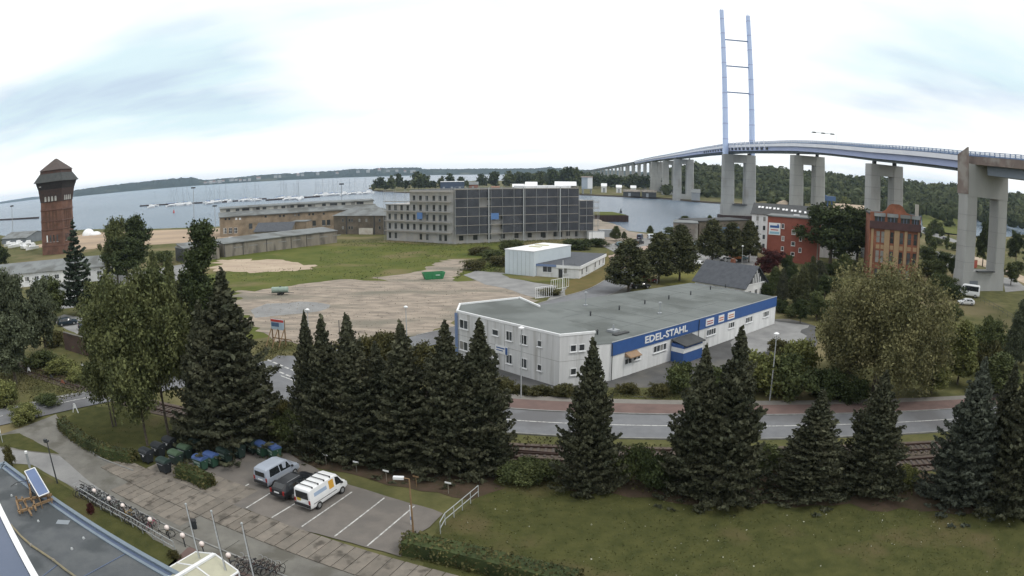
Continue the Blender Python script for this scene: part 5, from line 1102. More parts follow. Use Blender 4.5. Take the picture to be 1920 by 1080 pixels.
# abutment pier at the right
FL = G(1803, 545.5); PX0, PY0 = FL.x, FL.y; W_, D_ = 17.5, 4.4
z0_ = 30.2
ap = thing('abutment_pier', 'massive near concrete bridge pier with slanted wing wall, white minibus parked before it', 'bridge pier', (PX0 + W_ / 2, PY0, 0))
c = Vector((PX0 + W_ / 2, PY0 + D_ / 2)); tt = Vector((0, 1)); z0 = 33.2
lw = 4.3
for s in (-1, 1): part('leg', rbox(MB(), c + Vector((s * (W_ - lw) / 2, 0)), tt, lw, D_, 5.2, z0 - 8.5, 1.03, .12), M['pier'], ap)
part('lower_wall', rbox(MB(), c, tt, W_ + .4, D_ + .3, 0, 5.2, 1.03, .1), M['pier'], ap)
part('crossbeam', rbox(MB(), c, tt, W_, D_ + .2, z0 - 8.5, z0 - .01, 1, .03), M['pier'], ap)
part('walkway', MB().box(c.x, PY0 - .5, 5.3, 7.5, 1.2, .3), M['dark'], ap)
part('door', MB().box(c.x - 4.3, PY0 - .12, 1.4, 3.4, .2, 2.6), tint('grey_door', (.14, .16, .19)), ap)
zt0, zt1 = ZT(FL, 1783, 287), ZT(FL, 1801, 274); x0 = PX0 - .1
part('wing_wall', MB().add([(x0, PY0 - .12, z0 - 8), (x0 + .5, PY0 - .12, z0 - 8), (x0 + .5, PY0 + D_ + .3, z0 - 8), (x0, PY0 + D_ + .3, z0 - 8), (x0, PY0 - .12, zt1), (x0 + .5, PY0 - .12, zt1), (x0 + .5, PY0 + D_ + .3, zt0), (x0, PY0 + D_ + .3, zt0)], [(3, 2, 1, 0), (4, 5, 6, 7), (0, 1, 5, 4), (1, 2, 6, 5), (2, 3, 7, 6), (3, 0, 4, 7)]), M['wing'], ap)
for k in range(5): part('casting_joint', rbox(MB(), c - Vector((0, 0)), tt, W_ * (.999 if k < 1 else 0) + (.0 if k < 1 else lw + .1), D_ + .34, 1.6 + k * 3.9, 1.66 + k * 3.9, 1, .1), M['joint'], ap) if k < 1 else [part('casting_joint', rbox(MB(), c + Vector((s * (W_ - lw) / 2, 0)), tt, lw + .16, D_ + .16, 3.4 + k * 4.1, 3.47 + k * 4.1, 1, .12), M['joint'], ap) for s in (-1, 1)]
# pylon
c, z, t = at_y(386); n = Vector((-t.y, t.x))
py = thing('bridge_pylon', 'tall slender pale blue twin-leg bridge pylon with three crossbars', 'pylon', (c.x, c.y, z - 1))
zt_ = ZT((c.x, c.y), 1357, 21)
for s in (-1, 1):
    cc = c + n * s * 8.6; part('pylon_leg', rbox(MB(), cc, t, 2.1, 3.4, z - 1.0, zt_ - (2.2 if s < 0 else 0), 1.35, .3), M['pylon'], py)
    part('leg_cap', MB().add([(cc.x - 1, cc.y - 1.5, zt_ - (2.2 if s < 0 else 0) + .01), (cc.x + 1, cc.y - 1.5, zt_ - (2.2 if s < 0 else 0) + .01), (cc.x + 1, cc.y + 1.5, zt_ - (2.2 if s < 0 else 0) + .01), (cc.x - 1, cc.y + 1.5, zt_ - (2.2 if s < 0 else 0) + .01), (cc.x, cc.y, zt_ + (0 if s < 0 else 2.2))], [(0, 1, 4), (1, 2, 4), (2, 3, 4), (3, 0, 4), (3, 2, 1, 0)]), M['steel_white'], py)
for y in (76, 125, 174):
    zb = ZT((c.x, c.y), 1385, y); a = c + n * 7.7; part('crossbar', MB().obox((a.x, a.y, zb - .35), (*(-n * 15.4), 0), (*(t * .8), 0), (0, 0, .7)), M['rail_blue'], py)
for s in (-1, 1):      # joints of the box segments and the cable heads
    for k in range(9):
        zz_ = z + 8 + k * (zt_ - z - 14) / 8; cc = c + n * s * 8.6; part('segment_band', rbox(MB(), cc, t, 2.3 + .62 * (1 - k / 8), 3.62 + .98 * (1 - k / 8), zz_, zz_ + .5, 1, .3), M['steel_blue'], py)
for k in range(9):
    for side in (-1,):
        y = 378 - k * 8.2; c2, z2, t2 = at_y(y); n2 = Vector((-t2.y, t2.x)); a = c2 + n2 * 7.35
        part('cable_anchor', MB().cyl((a.x, a.y, z2 + 1.2), (a.x - t2.x * 1.5, a.y - t2.y * 1.5 + 3.2, z2 + 6.4), .2, n=5), M['steel_white'], py)
for k in range(9):
    c2, z2, t2 = at_y(378 - k * 8.2); n2 = Vector((-t2.y, t2.x)); a = c2 + n2 * 6.3; part('deck_recess', MB().box(a.x, a.y, z2 + 1.9, .3, 2.4, 1.1), M['dark'], br)
    c2, z2, t2 = at_y(400 + k * 9.5); n2 = Vector((-t2.y, t2.x)); a = c2 + n2 * 6.3; part('deck_recess', MB().box(a.x, a.y, z2 + 1.9, .3, 2.4, 1.1), M['dark'], br)
# gantry lamps over the road
def gantry(x, y, dist, label):
    P = AZ(x, dist); c2, z2, t2 = at_y(P.y); zt2 = ZT(c2, x, y); n2 = Vector((-t2.y, t2.x)); g = thing('sign_gantry', label, 'gantry', (c2.x, c2.y, z2 + 3))
    part('boom', MB().cyl((*(c2 + n2 * 6), zt2), (*(c2 - n2 * 6), zt2), .09, n=5), M['dark'], g); part('mast', MB().cyl((*(c2 - n2 * 6.8), z2 + 3), (*(c2 - n2 * 6.8), zt2), .06, n=5), M['galv'], g)
    for k in (-1, 0, 1): q = c2 + n2 * k * 4.5; part('signal_box', MB().box(q.x, q.y, zt2, 1.6, .7, .5), M['dark'], g)
gantry(1531, 249, 285, 'row of three small dark signal boxes above the bridge deck right of the pylon')
gantry(1212, 297, 1000, 'tiny dark gantry over the descending far end of the bridge')
# ------------------------------------------------------------------ far bank: wooded hill, woods, sheds
def woodland(name, label, spots, m, seed=1, dens=60):
    rng = np.random.default_rng(seed); vs = []
    base = []
    for j in range(1, 4):
        for i in range(7): a, b = math.pi * j / 4, 6.283 * i / 7; base.append((math.sin(a) * math.cos(b), math.sin(a) * math.sin(b), math.cos(a)))
    base = np.array([(0, 0, 1)] + base + [(0, 0, -1)]); bf = [(0, 1 + i, 1 + (i + 1) % 7) for i in range(7)] + [(22, 15 + (i + 1) % 7, 15 + i) for i in range(7)] + [(1 + 7 * j + i, 8 + 7 * j + i, 8 + 7 * j + (i + 1) % 7, 1 + 7 * j + (i + 1) % 7) for j in range(2) for i in range(7)]
    V = []; Fc = []; C = []; k = 0
    for (x, y, z, w, h) in spots:
        b = base * (np.array([w / 2, w / 2, h / 2]) * .86) * (1 + .28 * rng.normal(size=(23, 1)) * .6) + np.array([x, y, z + h * .52]); V.append(b); Fc += [tuple(i + 23 * k for i in f) for f in bf]; k += 1
        d = rng.normal(size=(dens, 3)); d /= np.linalg.norm(d, axis=1)[:, None]; d[:, 2] = np.abs(d[:, 2]) * 1.1 - .15; C.append(d * np.array([w / 2, w / 2, h / 2]) * (.92 + .16 * rng.random((dens, 1))) + np.array([x, y, z + h * .52]))
    V = np.concatenate(V); me = bpy.data.meshes.new(name); me.from_pydata(V.tolist(), [], Fc); me.materials.append(m); o = link(bpy.data.objects.new(name, me))
    size = np.repeat([s[3] * .16 for s in spots], dens)
    cv = cards(np.concatenate(C), 1.0, rng); ctr = np.repeat(np.concatenate(C), 4, 0); cv = ctr + (cv - ctr) * np.repeat(size, 4)[:, None]
    # one object: join card faces into the same mesh
    bm = bmesh.new(); bm.from_mesh(me); tmp = card_mesh('tmp', cv, m); bm.from_mesh(tmp); bm.to_mesh(me); bm.free(); bpy.data.meshes.remove(tmp)
    tag(o, label, None, None, 'stuff'); return o
def hill_top(tab, x): return float(np.interp(x, [t[0] for t in tab], [t[1] for t in tab]))
TAB = [(1240, 322), (1285, 312), (1310, 309.5), (1340, 312), (1400, 315), (1440, 314), (1462, 319), (1490, 323), (1500, 325), (1560, 329), (1600, 337), (1630, 332), (1670, 337), (1700, 344), (1730, 349), (1780, 351), (1830, 353), (1900, 369), (1960, 377), (2100, 400)]
rng_ = random.Random(9); spots = []
D0, D1 = 700, 1150
M['hill_ground'] = mat('hill_undergrowth', (0.035, 0.045, 0.022), (0.05, 0.06, 0.03), .05, .95, spec=.02)
ridge('wooded_hill', [(x, y + 16) for x, y in TAB], D0 + 60, 420, M['hill_ground'], 0, 6, .1, 4, 5)
for r in range(11):
    f = r / 10; D = D0 + 40 + 400 * f
    x = 1245 + rng_.random() * 10
    while x < 2080:
        top = ZT(AZ(x, D0 + 60), x, hill_top(TAB, x) + 9); prof = math.sin(f * math.pi / 2) ** .7; w = rng_.uniform(11, 19); P = AZ(x, D + rng_.uniform(-18, 18)); h = rng_.uniform(11, 17) * (1 if f > .05 else .8)
        spots.append((P.x, P.y, max(0, top * prof * D / (D0 + 60) * .80 - 5), w, h)); x += w / D * 1255 * .72
woodland('hill_woodland', 'dense dark mixed wood covering the long hill behind the bridge piers', spots, M['wood_far'], 2, 34)
# island woods around the far channel bank
spots = []
for (x0, x1, y, hpx, D) in ((1040, 1245, 352, 24, 1050), (960, 1120, 345, 22, 1250), (1110, 1245, 340, 12, 1600), (1000, 1130, 333, 10, 2400), (1240, 1330, 352, 22, 900), (1420, 1640, 388, 20, 640), (1630, 1960, 392, 26, 620), (1640, 1980, 388, 22, 680), (1560, 1800, 384, 18, 720)):
    x = x0
    while x < x1:
        w = rng_.uniform(.7, 1.2) * hpx / 1255 * D; P = AZ(x, D + rng_.uniform(-60, 60)); z0 = 0; h = ZT(P, x, y - hpx * rng_.uniform(.8, 1.15)) ; h = max(7, min(h, 26 if D > 800 else 13)); spots.append((P.x, P.y, z0, w, h)); x += w / D * 1255 * .6
woodland('channel_woodland', 'belt of green woodland along the far channel bank behind the sheds', spots, M['wood_far'], 5, 40)
far = [(700, 353, 343, 6), (711, 353, 333, 23), (725, 353, 340, 14), (737, 352, 329, 17), (749, 352, 326, 16), (762, 353, 337, 18), (783, 352, 322, 34), (799, 352, 330, 22), (813, 353, 338, 18), (827, 346, 330, 15), (842, 345, 326, 18), (864, 344, 330, 16), (878, 347, 338, 12), (905, 351, 327, 20), (927, 350, 320, 24), (951, 349, 321, 26), (970, 346, 326, 22), (988, 345, 322, 24), (1010, 345, 321, 26), (1035, 347, 318, 26), (1062, 348, 311, 36), (1085, 350, 314, 26), (1125, 352, 327, 28), (1150, 353, 326, 30), (1178, 356, 330, 28), (1205, 358, 331, 26)]
for i, (x, yb, yt, w) in enumerate(far):
    D = {True: 905, False: 960}[x < 880]; P = AZ(x, D + (i * 37 % 50)); h = max(5, ZT(P, x, yt)); W_ = w * D / 1255 * 1.15
    tree('far%d' % (i % 3), P, h, W_, nth('round green tree on the far tongue of land'), 'trees on the far tongue of land', rz=i * 1.3, leaf='leaf_dark' if i % 3 else 'leaf_mid')
def shed(x0, x1, yb, yt, D, dep, label, wm, rm, kind='gable', nm='boat_shed', rise=.3):
    Pa, Pb = AZ(x0, D), AZ(x1, D); t = thing(nm, label, 'shed', Pa); h = max(2.5, ZT(Pa, (x0 + x1) / 2, yt)); fc = Fac(Pa, Pb)
    w_, r_ = MB(), MB()
    if kind == 'gable': gable(w_, r_, Pa, Pb, dep, h * (1 - rise), h, .4)
    else: w_.prism([Pa, Pb, Pb - fc.n * dep, Pa - fc.n * dep], 0, h - .3); r_.prism([Pa + fc.n * .3, Pb + fc.n * .3, Pb - fc.n * dep, Pa - fc.n * dep], h - .29, h)
    part('wall', w_, wm, t); part('roof', r_, rm, t)
    for k in range(max(1, int(fc.L / 9))): part('gate', MB().obox(fc.pt(fc.L * (k + .3) / max(1, int(fc.L / 9)), .02, .1), fc.u * 2.5, -fc.n * .12, (0, 0, h * .5)), M['grey_metal'], t)
    return t
shed(826, 871, 352, 340.5, 800, 24, 'wide blue black boat shed with a thin white roof edge across the water', tint('navy_cladding', (.04, .06, .10)), M['white'], 'flat')
shed(880, 897, 352, 341, 830, 10, 'small orange brick house right of the blue black boat shed', M['brick_orange'], M['roof_grey'])
for x0, x1, yt, lb in ((961, 985, 345.5, 'pale hall roof above the building shell, leftmost of three'), (985, 1007, 341.5, 'pale hall roof above the building shell, middle of three'), (1040, 1080, 341, 'wide low pale hall roof above the right end of the building shell')):
    shed(x0, x1, 354, yt, 760, 30, lb, M['render_old'], M['white'], 'gable', 'hall', .35)
shed(921, 937, 354, 349.5, 760, 8, 'low orange hut on the far bank with two small masts beside', tint('orange_hut', (.45, .2, .1)), tint('orange_roof', (.5, .25, .16)), 'flat', 'hut')
P = AZ(1100, 740); t = thing('silo_tower', 'pale blue grey silo tower standing on legs at the far channel bank', 'tower', P); hh = ZT(P, 1100, 331); wv = 22 / 1255 * 740
part('body', MB().box(P.x, P.y, hh * .62, wv * .9, wv * .8, hh * .68, -.1), mat('silo_cladding', (.38, .43, .48), (.30, .35, .40), .2), t); part('light_front', MB().box(P.x + wv * .22, P.y - wv * .42, hh * .62, wv * .42, .5, hh * .62, -.1), M['white'], t)
part('roof', MB().box(P.x, P.y, hh - .4, wv * 1.0, wv * .9, .9, -.1), tint('pinkish_roof', (.5, .4, .36)), t)
for sx in (-1, 1):
    for sy in (-1, 1): part('leg', MB().box(P.x + sx * wv * .35, P.y + sy * wv * .3, hh * .14, 1, 1, hh * .29, 0), M['grey_metal'], t)
for i, (x0, x1, yt, D) in enumerate(((1168, 1200, 355.5, 690), (1203, 1230, 356, 680))): shed(x0, x1, 364, yt, D, 8, ('left' if i == 0 else 'right') + ' one of two long low sheds with pale roofs on the far quay', M['roof_dark'], M['render_old'], 'gable', 'quay_shed')
for i, (x, yt) in enumerate(((1160, 347), (1187, 348), (1132, 344))): shed(x - 5, x + 5, 355, yt, 800, 8, ('first', 'second', 'third')[i] + ' tiny white cottage among the trees of the far bank, near the bridge piers', M['white_wall'], M['white'], 'gable', 'cottage')
shed(1296, 1312, 376, 355, 640, 14, 'grey gabled boathouse at the foot of the hill right of the nearest channel pier', M['grey_metal'], M['roof_grey'], 'gable', 'boathouse')
# yard with sand heaps and blue crane behind the white office
shed(1562, 1636, 400, 385, 560, 30, 'long pale sand heap shelter across the channel behind the bridge pier', M['sand_pale'], M['sand_pale'], 'gable', 'storage_hall', .6)
for i, (x, D, h, w) in enumerate(((1585, 545, 9, 30), (1610, 540, 8, 26), (1470, 545, 8, 22))):
    P = AZ(x, D); mb = MB(); vs = [(P.x + math.cos(a) * w * .55 * (1 + .1 * math.sin(a * 5)), P.y + math.sin(a) * w * .4, 0) for a in np.linspace(0, 6.28, 15)[:-1]] + [(P.x + math.cos(a) * w * .22, P.y + math.sin(a) * w * .15, h * .8) for a in np.linspace(0, 6.28, 15)[:-1]] + [(P.x, P.y, h)]
    mb.add(vs, [(j, (j + 1) % 14, 14 + (j + 1) % 14, 14 + j) for j in range(14)] + [(14 + j, 14 + (j + 1) % 14, 28) for j in range(14)]); o = part('sand_heap', mb, M['sand_pale'], None); tag(o, ('broad pale sand heap, left of two beyond the bridge', 'pale sand heap, right of two beyond the bridge', 'small sand coloured heap seen between the pylon and next pier')[i], 'heap')
def crane(x, yt, D, lb, m):
    P = AZ(x, D); h = ZT(P, x, yt); t = thing('harbour_crane', lb, 'crane', P)
    for sx in (-3, 3): part('leg', MB().cyl((P.x + sx, P.y, 0), (P.x + sx * .5, P.y, h * .7), .8, .5, 6), m, t)
    part('machine_house', MB().box(P.x, P.y, h * .75, 8, 6, h * .22), m, t); part('jib', MB().cyl((P.x, P.y, h * .8), (P.x - 12, P.y, h), .6, .3, 5), m, t); return t
M['crane_blue'] = tint('crane_blue', (.05, .10, .20))
crane(1555, 362, 520, 'dark blue quay crane between the two bridge piers', M['crane_blue'])
P = AZ(1531, 480); t = thing('blue_mast', 'tall dark blue lattice post just right of the pier behind the long roof', 'mast', P); 
for sx in (-1, 1): part('post', MB().cyl((P.x + sx, P.y, 0), (P.x + sx * .6, P.y, ZT(P, 1531, 372)), .35, n=5), M['crane_blue'], t)
[part('cross_brace', MB().box(P.x, P.y, zz_, 2, .3, .3), M['crane_blue'], t) for zz_ in (5, 10)]
shed(1800, 1818, 402, 388, 520, 12, 'blue and white boat hall seen left of the near bridge pier', M['crane_blue'], M['white'], 'gable', 'boat_hall')
shed(1860, 1885, 402, 376, 600, 14, 'pale roofed hall seen between the legs of the near bridge pier', M['render_old'], M['white'], 'gable', 'boat_hall')
# houses on the wooded coast
hw, hr = MB(), MB(); gable(hw, hr, (-8, -4, 0), (8, -4, 0), 9, 9, 14, .6)
HW, HRr = hw.mesh('wall', tint('far_wall', (.34, .34, .33))), [hr.mesh('roof', tint('roof_%d' % k, c)) for k, c in enumerate(((.22, .12, .10), (.16, .17, .18), (.26, .26, .26)))]
rs = random.Random(4)
hx = [(386, 342), (391, 341.5), (397, 342), (403, 341), (408, 340.5), (413, 341), (420, 339), (436, 337.5), (444, 337), (452, 338), (460, 337), (469, 337), (486, 334), (518, 331), (526, 331), (560, 328), (568, 328), (597, 326), (633, 324), (672, 322), (691, 321.5), (712, 319), (728, 320), (745, 320), (760, 321), (775, 322)]
for i, (x, y) in enumerate(hx):
    P = AZ(x, 4560); z = ZT(P, x, y) - 8; t = thing('coast_house', nth('tiny pale house below the far wooded coast'), 'house', (P.x, P.y, z), rs.uniform(-.6, .6) - math.atan2(P.x, P.y), 'houses on the far wooded coast')
    s = rs.uniform(.9, 1.5); t.scale = (s * rs.uniform(.8, 1.6), s, s)
    for nm, me in (('wall', HW), ('roof', HRr[i % 3])): o = link(bpy.data.objects.new(nm, me)); o.parent = t
# ------------------------------------------------------------------ marina
def yacht():
    r = thing('sailing_boat', 'x', 'sailing boat'); 
    vs = []; st = [(-5, 1.1, 1.0), (-3, 1.5, 1.05), (0, 1.65, 1.1), (2.5, 1.2, 1.25), (4.2, .5, 1.4), (5.2, .03, 1.5)]
    for x, w, h in st: vs += [(x, -w, h), (x, -w * .55, 0), (x, 0, -.35), (x, w * .55, 0), (x, w, h)]
    fs = [(5 * i + j, 5 * i + j + 1, 5 * i + j + 6, 5 * i + j + 5) for i in range(5) for j in range(4)] + [(5 * i, 5 * i + 5, 5 * i + 9, 5 * i + 4) for i in range(5)] + [(0, 1, 2, 3, 4)]
    part('hull', MB().add(vs, fs), M['white'], r, True); part('cabin', MB().hexa([(-1.8, -1, 1.1), (2.4, -.7, 1.2), (2.4, .7, 1.2), (-1.8, 1, 1.1), (-1.6, -.8, 1.7), (1.6, -.5, 1.65), (1.6, .5, 1.65), (-1.6, .8, 1.7)]), M['pvc'], r, True)
    part('mast', MB().cyl((.8, 0, 1.2), (.8, 0, 14.5), .11, .07, 5).cyl((.8, 0, 9), (.8, 0, 9.1), .6, .6, 4), M['grey_metal'], r, True); part('boom', MB().cyl((.7, 0, 2.5), (-3.6, 0, 2.45), .2, n=6), M['blue_trim'], r, True)
    part('rigging', MB().cyl((5.1, 0, 1.5), (.8, 0, 14.3), .03, n=3).cyl((-4.9, 0, 1.1), (.8, 0, 14.3), .03, n=3), M['dark'], r, True); return r
def motorboat():
    r = thing('motor_boat', 'x', 'motor boat'); vs = []
    for x, w, h in ((-4, 1.5, 1.0), (0, 1.6, 1.1), (2.6, 1.1, 1.3), (4.2, .05, 1.5)): vs += [(x, -w, h), (x, -w * .7, -.2), (x, w * .7, -.2), (x, w, h)]
    part('hull', MB().add(vs, [(4 * i + j, 4 * i + j + 1, 4 * i + j + 5, 4 * i + j + 4) for i in range(3) for j in range(3)] + [(4 * i, 4 * i + 4, 4 * i + 7, 4 * i + 3) for i in range(3)] + [(0, 1, 2, 3)]), M['white'], r, True)
    part('cabin', MB().hexa([(-2, -1.2, 1.05), (1.6, -1, 1.15), (1.6, 1, 1.15), (-2, 1.2, 1.05), (-1.8, -1, 2.5), (.6, -.8, 2.5), (.6, .8, 2.5), (-1.8, 1, 2.5)]), M['pvc'], r, True); part('windscreen', MB().box(1.0, 0, 2.0, .15, 1.5, .7), M['glass'], r, True); return r
lines = [((262, 387), (330, 383), 'the outermost left pontoon'), ((330, 383), (400, 380), 'the left pontoon arm'), ((400, 381), (500, 373), 'the middle pontoon arm'), ((500, 376), (600, 369), 'the pontoon above the brick barracks'), ((600, 367), (700, 361), 'the crowded inner pontoon by the far tongue of land')]
for a, b, w in lines:
    A_, B_ = G(*a, -1.2), G(*b, -1.2); t = thing('pontoon', 'low dark pontoon forming ' + w, 'pontoon', A_); u = (B_ - A_).normalized(); nn = Vector((-u.y, u.x, 0)); part('deck', MB().obox(A_ + Vector((0, 0, -.3)), B_ - A_, nn * 3, (0, 0, 1.5)), M['rust'], t)
    ps = MB()
    for k in range(int((B_ - A_).length / 12)):
        part('pile', MB().cyl(A_ + u * (k * 12 + 3) - nn * .5 + Vector((0, 0, -1)), A_ + u * (k * 12 + 3) - nn * .5 + Vector((0, 0, 2.4)), .25, n=6), M['rust'], t)
boats = [(290, 386, 0, 0), (284, 388, 1, 0), (320, 386, 0, 0), (325, 385, 0, 0), (331, 384, 0, 0), (338, 384.5, 1, 0), (343, 383, 0, 0), (350, 383, 0, 0), (356, 383, 1, 0), (388, 381, 0, 0), (393, 381.5, 0, 0), (399, 380, 1, 0), (404, 380, 0, 0), (411, 378, 0, 0), (423, 377, 0, 0), (430, 378, 1, 0), (455, 376, 0, 0), (462, 376, 0, 0), (470, 376, 1, 0), (478, 375, 0, 0), (484, 375.5, 0, 0), (525, 373, 0, 0), (531, 372, 0, 0), (536, 374, 0, 0), (544, 373, 1, 0), (550, 373, 0, 0), (556, 372, 0, 0), (560, 374, 0, 0), (566, 372, 1, 0), (592, 367, 0, 0), (598, 367, 0, 0), (604, 366, 0, 0), (611, 366, 1, 0), (618, 366, 0, 0), (624, 365, 0, 0), (632, 365, 0, 0), (640, 366, 0, 0), (646, 364, 1, 0), (655, 364, 0, 0), (664, 363, 0, 0), (674, 363, 1, 0), (684, 362.5, 0, 0), (692, 362, 1, 0)]
for i, (x, y, k, _) in enumerate(boats):
    P = G(x, y + 1.0, -1.3); where = 'the outermost pontoon' if x < 360 else 'the left arm' if x < 435 else 'the middle pontoon' if x < 500 else 'the barracks pontoon' if x < 570 else 'the inner pontoon'
    o = place('yacht' if k == 0 else 'motor', yacht if k == 0 else motorboat, P, (i * 2.4) % 6.28 if i % 3 == 0 else 1.2 + .1 * (i % 5), nth(('white sailing boat moored at ' if k == 0 else 'white motor boat moored at ') + where), ('sailing boats at ' if k == 0 else 'motor boats at ') + where, 1.3 + .3 * ((i * 7) % 5) / 4)
# small marina on the right and a few boats on its slip
for i, (x, y) in enumerate(((1830, 401), (1836, 400), (1843, 401), (1850, 401), (1878, 402))):
    place('yacht' if i % 2 else 'motor', yacht if i % 2 else motorboat, G(x, y, -1.2), i * 1.1, nth(('white sailing boat' if i % 2 else 'white motor boat') + ' seen through the near bridge pier'), ('sailing' if i % 2 else 'motor') + ' boats seen through the near pier', 1.2)
a, b = G(1790, 405, -1.2), G(1990, 405, -1.2); t = thing('landing_stage', 'long low landing stage across the water on the right', 'pontoon', a); part('deck', MB().obox(a, b - a, (-3, 3, 0), (0, 0, 1.6)), M['rust'], t)
# channel beacons, far posts
for x, y0, y1, m, lb in ((1164, 399, 391, 'dark', 'dark channel marker post in the water right of the building shell'), (326, 399, 393, 'red', 'red buoy in front of the pontoons')):
    P = G(x, y0, -1.5); t = thing('channel_marker', lb, 'buoy', P); h = ZT(P, x, y1) + 1.5; mm = M['dark'] if m == 'dark' else tint('buoy_red', (.5, .04, .03)); part('float', MB().cyl(P, P + Vector((0, 0, h * .4)), h * .3, h * .3, 8), mm, t); part('post', MB().cyl(P + Vector((0, 0, h * .4)), P + Vector((0, 0, h)), h * .16, h * .1, 6), mm, t)
for x, yb, yt, lb in ((365, 434, 352, 'tall thin floodlight mast beside the barracks, seen against the water'), (25, 452, 386, 'tall thin floodlight mast left of the water tower'), (404, 428, 386, 'bare thin mast between the floodlight mast and the barracks'), (641, 390, 345, 'lamp mast on the marina pontoon above the barracks roof')):
    P = G(x, yb); h = ZT(P, x, yt); t = thing('floodlight_mast', lb, 'mast', P); part('mast', MB().cyl(P, P + Vector((0, 0, h)), .16 * max(1, P.length / 280), .1 * max(1, P.length / 280), 6), M['grey_metal'], t); part('lamp_head', MB().box(P.x, P.y, h, 2.2 * P.length / 300, .5, .6 * P.length / 300), M['dark'], t)
# ------------------------------------------------------------------ trees
def H_at(P, x, y): return ZT(P, x, y)
def Tp(key, x, yb, yt, wpx, label, group=None, xt=None, **k):
    P = G(x, yb); h = ZT(P, xt or x, yt); w = wpx * math.hypot(P.x, P.y, CAM_H - h / 2) / F_PX
    return tree(key, P, h, w, label, group, **k)
SP = 'spruces in front of the main road'
for i, (x, yb, yt, w, lb, kind) in enumerate([
    (448, 832, 503, 172, 'huge dark spruce behind the bins, the tallest conifer on the left', 0),
    (405, 842, 562, 128, 'slightly lower dark spruce merged with the left side of the huge one behind the bins', 1),
    (592, 838, 582, 84, 'narrow spruce at the left end of the dense row behind the parked van', 2),
    (622, 848, 590, 112, 'spruce with broad tip, second in the dense row behind the parked van', 3),
    (668, 855, 588, 120, 'spruce third in the dense row, straight behind the white van', 0),
    (716, 852, 640, 110, 'lower spruce fourth in the dense row, tucked behind its taller neighbours', 1),
    (764, 866, 600, 132, 'spruce with thin pale tip above the road, middle right of the dense row', 2),
    (842, 876, 600, 136, 'broad reddish tipped spruce left of the office wing corner', 3),
    (903, 877, 598, 124, 'slim topped spruce in front of the office windows, right end of the dense row', 0),
    (1101, 912, 634, 112, 'single dense spruce standing alone before the near corner of the office wing', 1),
    (1298, 920, 645, 120, 'left half of the twin spruce in front of the yard', 2),
    (1357, 928, 610, 140, 'taller right half of the twin spruce in front of the yard', 3),
    (1512, 922, 728, 132, 'shortest spruce on the lawn edge, right of the twin spruce', 0),
    (1622, 915, 692, 134, 'spruce between the shortest one and the bluish one on the right', 1),
    (1888, 945, 625, 150, 'dark spruce cut off at the right edge of the picture', 3)]):
    P = G(x, yb); xt = {448: 428, 405: 397, 592: 583, 622: 613, 668: 661, 764: 757, 842: 834, 903: 917, 1101: 1110, 1298: 1325, 1357: 1362, 1622: 1645, 1888: 1908}.get(x, x)
    Tp('spruce%d' % kind, x, yb, yt, w * 1.22, lb, SP, xt=xt, name='spruce', rz=i * 1.9, cat='spruce')
Tp('spruce2', 1790, 935, 660, 172, 'bluish spruce with silvery tip on the right lawn edge', SP, xt=1801, name='spruce', leaf='spruce_blue', rz=.4, cat='spruce')
Tp('spruce3', 1852, 915, 668, 120, 'green spruce squeezed between the bluish one and the cut off one', SP, name='spruce', rz=3.3, cat='spruce')
Tp('spruce1', 1960, 930, 600, 190, 'dense conifer just beyond the right border, its side branches reaching in', SP, name='spruce', rz=2.4, cat='spruce')
BI = 'pair of birches by the bins'
Tp('birch0', 277, 836, 500, 172, 'left birch with forked trunk beside the black bins', BI, xt=262, name='birch', cat='birch', rz=.3)
Tp('birch1', 317, 822, 478, 158, 'right birch with taller thin crown beside the black bins', BI, xt=318, name='birch', cat='birch', rz=2.2)
Tp('birch1', 215, 800, 545, 125, 'leaning side crown of a birch above the left road, by the hedge', BI, xt=205, name='birch', cat='birch', rz=4.0)
Tp('column', 388, 650, 402, 96, 'tall slender poplar-like tree rising beside the grey garage row', name='tree', xt=392, rz=1.0)
Tp('cone1', 352, 640, 512, 60, 'small pointed tree left of the tall slender one', name='tree')
Tp('pine0', 150, 590, 410, 88, 'dark open pine in front of the water tower base', name='pine', cat='pine', rz=.5)
Tp('oval1', 222, 535, 406, 66, 'pale speckled birch crown left of the dark round tree by the sandy shore', name='tree', leaf='leaf_birch')
Tp('oval0', 258, 520, 404, 82, 'dark round tree near the sandy shore right of the water tower', name='tree')
Tp('oval2', 240, 535, 440, 90, 'lower dark tree filling the gap beneath the round pair by the shore', name='tree')
Tp('oval0', -2, 510, 447, 52, 'dark bushy tree at the left edge before the harbour hall', name='tree')
GW = 'grey green willows at the left edge'
for x, yb, yt, w, lb in ((10, 700, 500, 90, 'leftmost grey green willow, cut by the picture edge'), (48, 690, 512, 90, 'grey green willow second from the left edge'), (88, 672, 520, 76, 'grey green willow nearest the two dark cars'), (30, 720, 590, 110, 'low grey green willow in front of its taller neighbours')):
    Tp('oval%d' % (x % 3), x, yb, yt, w, lb, GW, name='willow', leaf='leaf_grey', cat='willow')
Tp('oval1', 100, 600, 515, 60, 'light green garden tree before the long storage roof', name='tree', leaf='leaf_mid')
Tp('oval2', 200, 640, 520, 100, 'leafy green tree behind the left birch, near the dark cars', name='tree', leaf='leaf_birch')
Tp('cone0', 296, 600, 470, 40, 'thin pointed birch standing behind the pair, against the gravel yard', name='tree', leaf='leaf_birch')
Tp('cone1', 325, 600, 480, 36, 'second thin pointed birch behind the pair, nearer to the garages', name='tree', leaf='leaf_birch')
ST = 'clipped hornbeams along the street'
